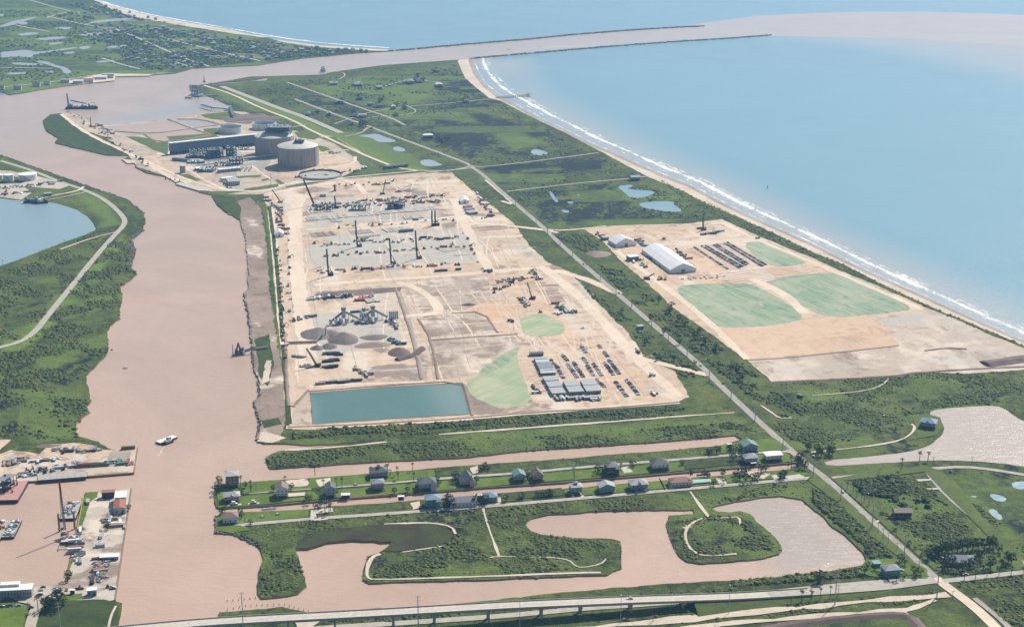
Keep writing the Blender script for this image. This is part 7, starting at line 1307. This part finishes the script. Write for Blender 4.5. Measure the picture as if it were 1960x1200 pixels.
for k in (-1, 1): q = MB(); q.bar((-3 + k, -3, 1.8), (0, 0, 16), .5, 'brown_wall'); q.bar((4 + k, -3, 1.8), (0, 0, 16), .5, 'brown_wall'); q.obj('gantry', o)
q = MB(); lattice(q, (7, 2, 4), (20, 6, 7), 2, 2, 'steel', 6, .3); q.obj('ladder_boom', o); q = MB(); q.bar((-7, -2, 0), (-7, -2, 14), .3, 'brown_wall'); q.bar((-4, -2, 0), (-4, -2, 9), .3, 'brown_wall'); q.obj('spud', o)
for i, (px, py) in enumerate(((317, 344), (326, 345.5), (335, 347), (344, 349))): o = thing('mooring_pile', 'dark cluster pile in front of the silo shore', 'pile', (*G(px, py, 0), 0), 0, 'mooring piles by the silo'); MB().cyl(0, 0, -2, 1.1, 6, 'timber', 8).obj('cluster', o); MB().cyl(0, 0, 4, 1.3, .5, 'dark', 8).obj('cap', o)
for px, py, lb in ((1469, 360, 'lone dark buoy in the bay'), (1808, 22, 'channel beacon at the far plume edge'), (908, 87, 'beacon post on the far jetty'), (214, 765 - 95, 'small floating snag near the left bank'), (432, 903, 'floating branch off the canal mouth'), (1004, 1038, 'x')):
    if lb != 'x': o = thing('channel_marker', lb, 'marker', (*G(px, py, 0), 0), .4); MB().cyl(0, 0, -1, 1.2, 2, 'dark', 8).obj('float', o); MB().bar((0, 0, 1), (0, 0, 5 if 'snag' not in lb and 'branch' not in lb else 1.4), .35, 'dark').obj('post', o)
for px, pb, pt, lb in ((174, 243, 225, 'dark piling mast on the spit'), (391, 158, 146, 'thin mast at the basin mouth')): o = thing('piling_mast', lb, 'mast', at(px, pb), 0); MB().bar((0, 0, 0), (0, 0, hgt(px, pb, pt)), .9, 'dark', .5).obj('mast', o); MB().box(0, 0, 0, 6, 4, 3, 'dark').obj('base', o)
# ---- highway bridge
BP = [(120, 1216, 17.5), (400, 1189.5, 16.5), (700, 1174, 15.2), (960, 1158.5, 13), (1210, 1147.5, 9.5), (1400, 1141.5, 5.2), (1520, 1134.5, 2.8), (1622, 1127.5, 1.2), (1700, 1121.5, .5), (1790, 1109, .45)]
deck = [Vector((*G(px, py, ZL + h), ZL + h)) for px, py, h in BP]
def resample(pl, n):
    out = []
    for i in range(len(pl) - 1):
        for j in range(n): out.append(pl[i].lerp(pl[i + 1], j / n))
    out.append(pl[-1]); 
    for _ in range(6): out = [out[0]] + [(out[i - 1] + out[i] * 2 + out[i + 1]) / 4 for i in range(1, len(out) - 1)] + [out[-1]]
    return out
dk = resample(deck, 10); o = thing('highway_bridge', 'long concrete road bridge crossing the bottom of the view on tall piers', 'bridge', tuple(dk[0]), 0); O_ = dk[0]
def strip(pts, offs, mat, close=False):
    # sweep a cross-section (side, up) along the deck
    q = MB(); n = len(pts); m_ = len(offs); v = []
    for i, p in enumerate(pts):
        d = (pts[min(n - 1, i + 1)] - pts[max(0, i - 1)]); d.z = 0; d.normalize(); s_ = Vector((-d.y, d.x, 0))
        for a, b_ in offs: v.append(p + s_ * a + Vector((0, 0, b_)) - O_)
    f = []
    for i in range(n - 1):
        for j in range(m_): k = (j + 1) % m_; f.append((i * m_ + j, i * m_ + k, (i + 1) * m_ + k, (i + 1) * m_ + j))
    f += [tuple(range(m_)), tuple(reversed(range((n - 1) * m_, n * m_)))]; q.add(v, f, mat); return q
NB = 64
strip(dk[:NB], [(-6.4, 0), (-6.4, -.35), (6.4, -.35), (6.4, 0)], 'white_concrete').obj('deck', o)
for k in (-4.5, -1.5, 1.5, 4.5): strip(dk[:NB - 6], [(k - .4, -.36), (k - .3, -2.1), (k + .3, -2.1), (k + .4, -.36)], 'concrete').obj('girder', o)
for k in (-6.2, 6.2): strip(dk[:NB], [(k - .2, .0), (k - .2, .95), (k + .2, .95), (k + .2, .0)], 'concrete').obj('parapet', o)
for k in (-3.6, 0, 3.6): strip(dk[:NB], [(k - .12, .012), (k - .12, .02), (k + .12, .02), (k + .12, .012)], 'yellow' if k == 0 else 'white_paint').obj('lane_marking', o)
for px in (550, 645, 740, 835, 930, 1023.5, 1117, 1210, 1302, 1395, 455, 360):
    p = min(dk, key=lambda p_: abs(PX(p_.x, p_.y, p_.z)[0] - px)); i = dk.index(p); d = dk[min(len(dk) - 1, i + 1)] - dk[i - 1]; rz = math.atan2(d.y, d.x); g = p - O_; q = MB(); top = g.z - 2.1; hh = p.z
    q.box(g.x, g.y, top - 1.3, 1.8, 11.5, 1.3, 'concrete', rz); [q.box(g.x - math.sin(rz) * a, g.y + math.cos(rz) * a, g.z - hh - 1, 1.6, 1.6, hh + 1 - 3.4, 'concrete', rz) for a in (-3.6, 3.6)]; q.obj('pier', o)
ab = dk[50]; q = MB(); q.box(ab.x - O_.x, ab.y - O_.y, ZL - O_.z, 16, 22, ab.z - ZL - .5, 'white_concrete', 0, .45); q.obj('abutment', o)
q = MB(); n = len(dk) - 46; v = []; f = []
for i, p in enumerate(dk[46:]):
    d = (dk[min(len(dk) - 1, 47 + i)] - dk[45 + i]); d.z = 0; d.normalize(); s_ = Vector((-d.y, d.x, 0)); hh = p.z - ZL
    for a in (-(6 + hh * 2.4), -6, 6, 6 + hh * 2.4): z = ZL if abs(a) > 6.001 or hh < .02 else p.z - .5; v.append((p.x + s_.x * a, p.y + s_.y * a, z))
for i in range(n - 1):
    for j in range(3): f.append((i * 4 + j + 1, i * 4 + j, (i + 1) * 4 + j, (i + 1) * 4 + j + 1))
q.add(v, f, 'dull_grass'); e_ = q.obj('embankment'); tag(e_, kind='structure')
O2 = O_; q = MB(); v = []
for p in dk[56:]:
    i = dk.index(p); d = (dk[min(len(dk) - 1, i + 1)] - dk[i - 1]); d.z = 0; d.normalize(); s_ = Vector((-d.y, d.x, 0)); v += [p + s_ * 6 + Vector((0, 0, .12)), p - s_ * 6 + Vector((0, 0, .12))]
q.add(v, [(2 * i, 2 * i + 1, 2 * i + 3, 2 * i + 2) for i in range(len(v) // 2 - 1)], 'pale_asphalt'); tag(q.obj('road'), kind='structure')
p = min(dk, key=lambda p_: abs(PX(p_.x, p_.y, p_.z)[0] - 1206)); car(p.x, p.y + 2, STREET, 'crossing the bridge', 'car_white', z=p.z + .05)
# ---- poles
def pole(px, pb, pt, lab, big=False, lamp=False):
    h = hgt(px, pb, pt); h = max(6, min(h, 45)); nm = 'lamp_post' if lamp else ('transmission_pole' if big else 'utility_pole'); o = thing(nm, lab, 'pole', at(px, pb), RH + random.uniform(-.1, .1), {'lamp_post': 'lamp posts by the bridge'}.get(nm, 'power poles'))
    m_ = 'pale_steel' if big or lamp else 'timber'; r_ = .55 if big else .28; MB().cyl(0, 0, 0, r_, h, m_, 7, r_ * .5).obj('shaft', o)
    if not lamp: MB().box(0, 0, h - 1.4, .25, 3.4 if not big else 4.4, .25, m_).obj('crossarm', o)
    if big: MB().box(0, 0, h - 4.5, .25, 4, .25, m_).obj('crossarm', o)
    if lamp: MB().box(0, 0, h - .2, 2.6, .6, .3, m_).obj('lamp_head', o)
    q = MB(); [q.box(0, k, h - 1.1, .25, .25, .5, 'glass') for k in (-1.5, 0, 1.5)]; q.obj('insulator', o) if not lamp else None
for px, pb, pt in ((987, 395, 380), (1007, 408, 393), (1026, 430, 417), (1048, 448, 432), (1072, 470, 455), (1096, 490, 475), (1122, 510, 484), (1149, 537, 522), (1179, 573, 552), (1209, 589, 577), (1247, 630, 611), (1279, 658, 637), (1315, 682, 655), (1357, 731, 705), (1399, 765, 742), (1445, 806, 782), (1498, 862, 832), (1557, 911, 878), (1609, 958, 914), (1669, 1010, 966), (1730, 1071, 1022)):
    pole(px, pb, pt, 'tall steel power pole along the beach road', True)
pole(1793, 1143, 1080, 'thickest and tallest steel pole at the road junction', True); pole(1598, 1157, 1101, 'tall steel pole beside the bridge ramp', True); pole(519, 358, 333, 'tall steel mast beside the plant substation', True); pole(900, 322, 296, 'steel pylon at the north end of the beach road', True)
pole(467, 1226, 1133, 'tall striped steel pole at the left of the bridge', True); pole(801, 1210, 1140, 'tall striped steel pole at the middle of the bridge', True); pole(117, 1222, 1152, 'tall striped pole at the bottom left meadow', True)
for px, pb, pt in ((995, 1204, 1143), (1188, 1192, 1139), (1395, 1174, 1120)): pole(px, pb, pt, 'slim lamp post behind the bridge', lamp=True)
for px, pb, pt in ((1680, 1020, 1000), (1690, 1031, 1010), (1700, 1040, 1018), (1716, 1026, 1008), (1802, 1024, 1000), (1828, 1052, 1028), (1759, 1087, 1072), (1786, 888, 874), (1860, 890, 874), (1604, 1140, 1118), (1717, 1052, 1038), (1682, 908, 897), (490, 938, 924), (469, 1000, 982), (655, 925, 911), (817, 918, 904), (978, 908, 894), (1168, 893, 880), (1320, 930, 916), (1525, 890, 875), (92, 506, 487), (6, 512, 497), (124, 474, 459), (186, 444, 428), (1112, 665, 650), (1053, 1198, 1180), (1250, 1190, 1176), (1552, 1140, 1126), (1823, 1145, 1130), (55, 1172, 1152), (865, 924, 908)):
    pole(px, pb, pt, 'wooden utility pole ' + ('by the junction roads' if px > 1550 else 'on the left levee' if px < 200 else 'near the canal lane'))
# wires between the large poles
# ---- surf
m, t, b = newmat('surf'); p = pos(t, AX + .0, (1, .35, 1)); n1 = noise(t, .13, 6, p, .85, .6); n2 = noise(t, .012, 3, pos(t), .6)
r, g, bl, al = mask(t)
k = mrange(t, mth(t, 'ADD', mth(t, 'ADD', n1, mth(t, 'MULTIPLY', n2, .5)), mth(t, 'MULTIPLY', r, .42)), .89, 1.12)
b.inputs['Base Color'].default_value = (.75, .74, .72, 1); b.inputs['Roughness'].default_value = .9; t.links.new(k, b.inputs['Alpha'])
def surf(s, w_, amt, name='surf_foam', sm=2):
    pl = smoothpoly([G(*q, 0) for q in P(s)], False, sm); pl = dense(pl, 3, 18, False); n = len(pl); ws = [w_ * (1 + .4 * vnoise(q[0] / 60, q[1] / 60)) for q in pl]
    v = []; col = []
    for fr, a in ((-.5, -1.2), (-.25, amt * .6), (0, amt), (.25, amt * .6), (.5, -1.2)):
        L, R = ribbon_pts(pl, [q * abs(fr) * 2 + 1e-3 for q in ws]); src = L if fr > 0 else R; v += [(x, y, .06 + .01 * len(COL.objects) % .05) for x, y in src]; col += [a] * n
    f = [(j * n + i, j * n + i + 1, (j + 1) * n + i + 1, (j + 1) * n + i) for j in range(4) for i in range(n - 1)]
    me = mkmesh(name, v, f, ['surf']); at_ = me.attributes.new('mask', 'FLOAT_COLOR', 'POINT'); at_.data.foreach_set('color', np.array([(c_, 0, 0, 1) for c_ in col], float).ravel()); o = link(name, me); tag(o, 'white broken surf foam along the beach', kind='stuff')
SH = "905 118 912 141 930 165 957 186 997 207 1042 232 1088 253 1133 277 1179 295 1224 316 1260 332 1318 354 1371 383 1421 408 1471 430 1521 452 1568 474 1618 499 1660 520 1718 545 1772 569 1833 597 1894 624 1960 653 2100 714"
def shift(s, dx, dy): return ' '.join(f'{a + dx} {b_ + dy}' for a, b_ in P(s))
surf(shift(SH, 3, -1.5), 9, .6); surf(shift(SH, 11, -4.5), 14, .45); surf(shift(SH, 19, -8), 26, .85); surf(shift(SH, 27, -11), 26, .5); surf(shift(SH, 38, -15), 22, .18); surf(shift(SH, 52, -20), 20, .05); surf("915 113 922 135 940 158 960 178 1000 196", 30, .3); surf("930 115 945 140 965 165 1000 188", 14, .15)
surf("150 -14 200 6 270 25 350 40 430 53 520 70 600 81 680 88 745 92", 26, .9); surf("220 4 300 24 400 40 500 60 640 80 720 86", 26, .2)
surf("975 95.3 1030 92 1080 90 1150 87.5", 8, .8); surf("301 850 296 858 293 866", 3, .5); surf("316 851 310 862 303 872", 4, .6); surf("320 851 316 862 318 870", 3, .4); surf("338 834 334 838 328 840", 2, .7)
# ---- label tidy-up: look-alikes in one place are told apart by their order from the left
def finish():
    bpy.context.view_layer.update(); by = {}
    for o in COL.objects:
        if o.parent is None and o.get('label') and o.get('kind') is None: by.setdefault(o['label'], []).append(o)
    W_ = ['', 'first', 'second', 'third', 'fourth', 'fifth', 'sixth', 'seventh', 'eighth', 'ninth', 'tenth']
    for lb, L in by.items():
        if len(L) < 2: continue
        L.sort(key=lambda o: PX(o.location.x, o.location.y)[0])
        for i, o in enumerate(L):
            k = i + 1; w_ = W_[k] if k <= 10 else f'{k}' + ('th' if 10 < k % 100 < 20 else {1: 'st', 2: 'nd', 3: 'rd'}.get(k % 10, 'th'))
            o['label'] = lb + (f", {'left' if k == 1 else 'right'} one" if len(L) == 2 else f', {w_} from left')
            if not o.get('group'): o['group'] = lb
finish()
# ------------------------------------------------------------------ haze over the whole place
def haze():
    m = bpy.data.materials.new('haze'); m.use_nodes = True; t = m.node_tree; t.nodes.clear()
    o = t.nodes.new('ShaderNodeOutputMaterial'); v = t.nodes.new('ShaderNodeVolumePrincipled')
    v.inputs['Color'].default_value = (.32, .64, 1, 1); v.inputs['Density'].default_value = 0.000042; v.inputs['Anisotropy'].default_value = .25
    t.links.new(v.outputs[0], o.inputs['Volume'])
    q = 21000; z0, z1 = -4, 660
    vs = [(x, y, z) for z in (z0, z1) for x, y in ((-q, -q), (q, -q), (q, q), (-q, q))]
    me = bpy.data.meshes.new('haze'); me.from_pydata(vs, [], [(3, 2, 1, 0), (4, 5, 6, 7), (0, 1, 5, 4), (1, 2, 6, 5), (2, 3, 7, 6), (3, 0, 4, 7)])
    me.materials.append(m); o = link('haze', me); tag(o, 'thin pale blue summer haze over the coast', kind='stuff')
haze()
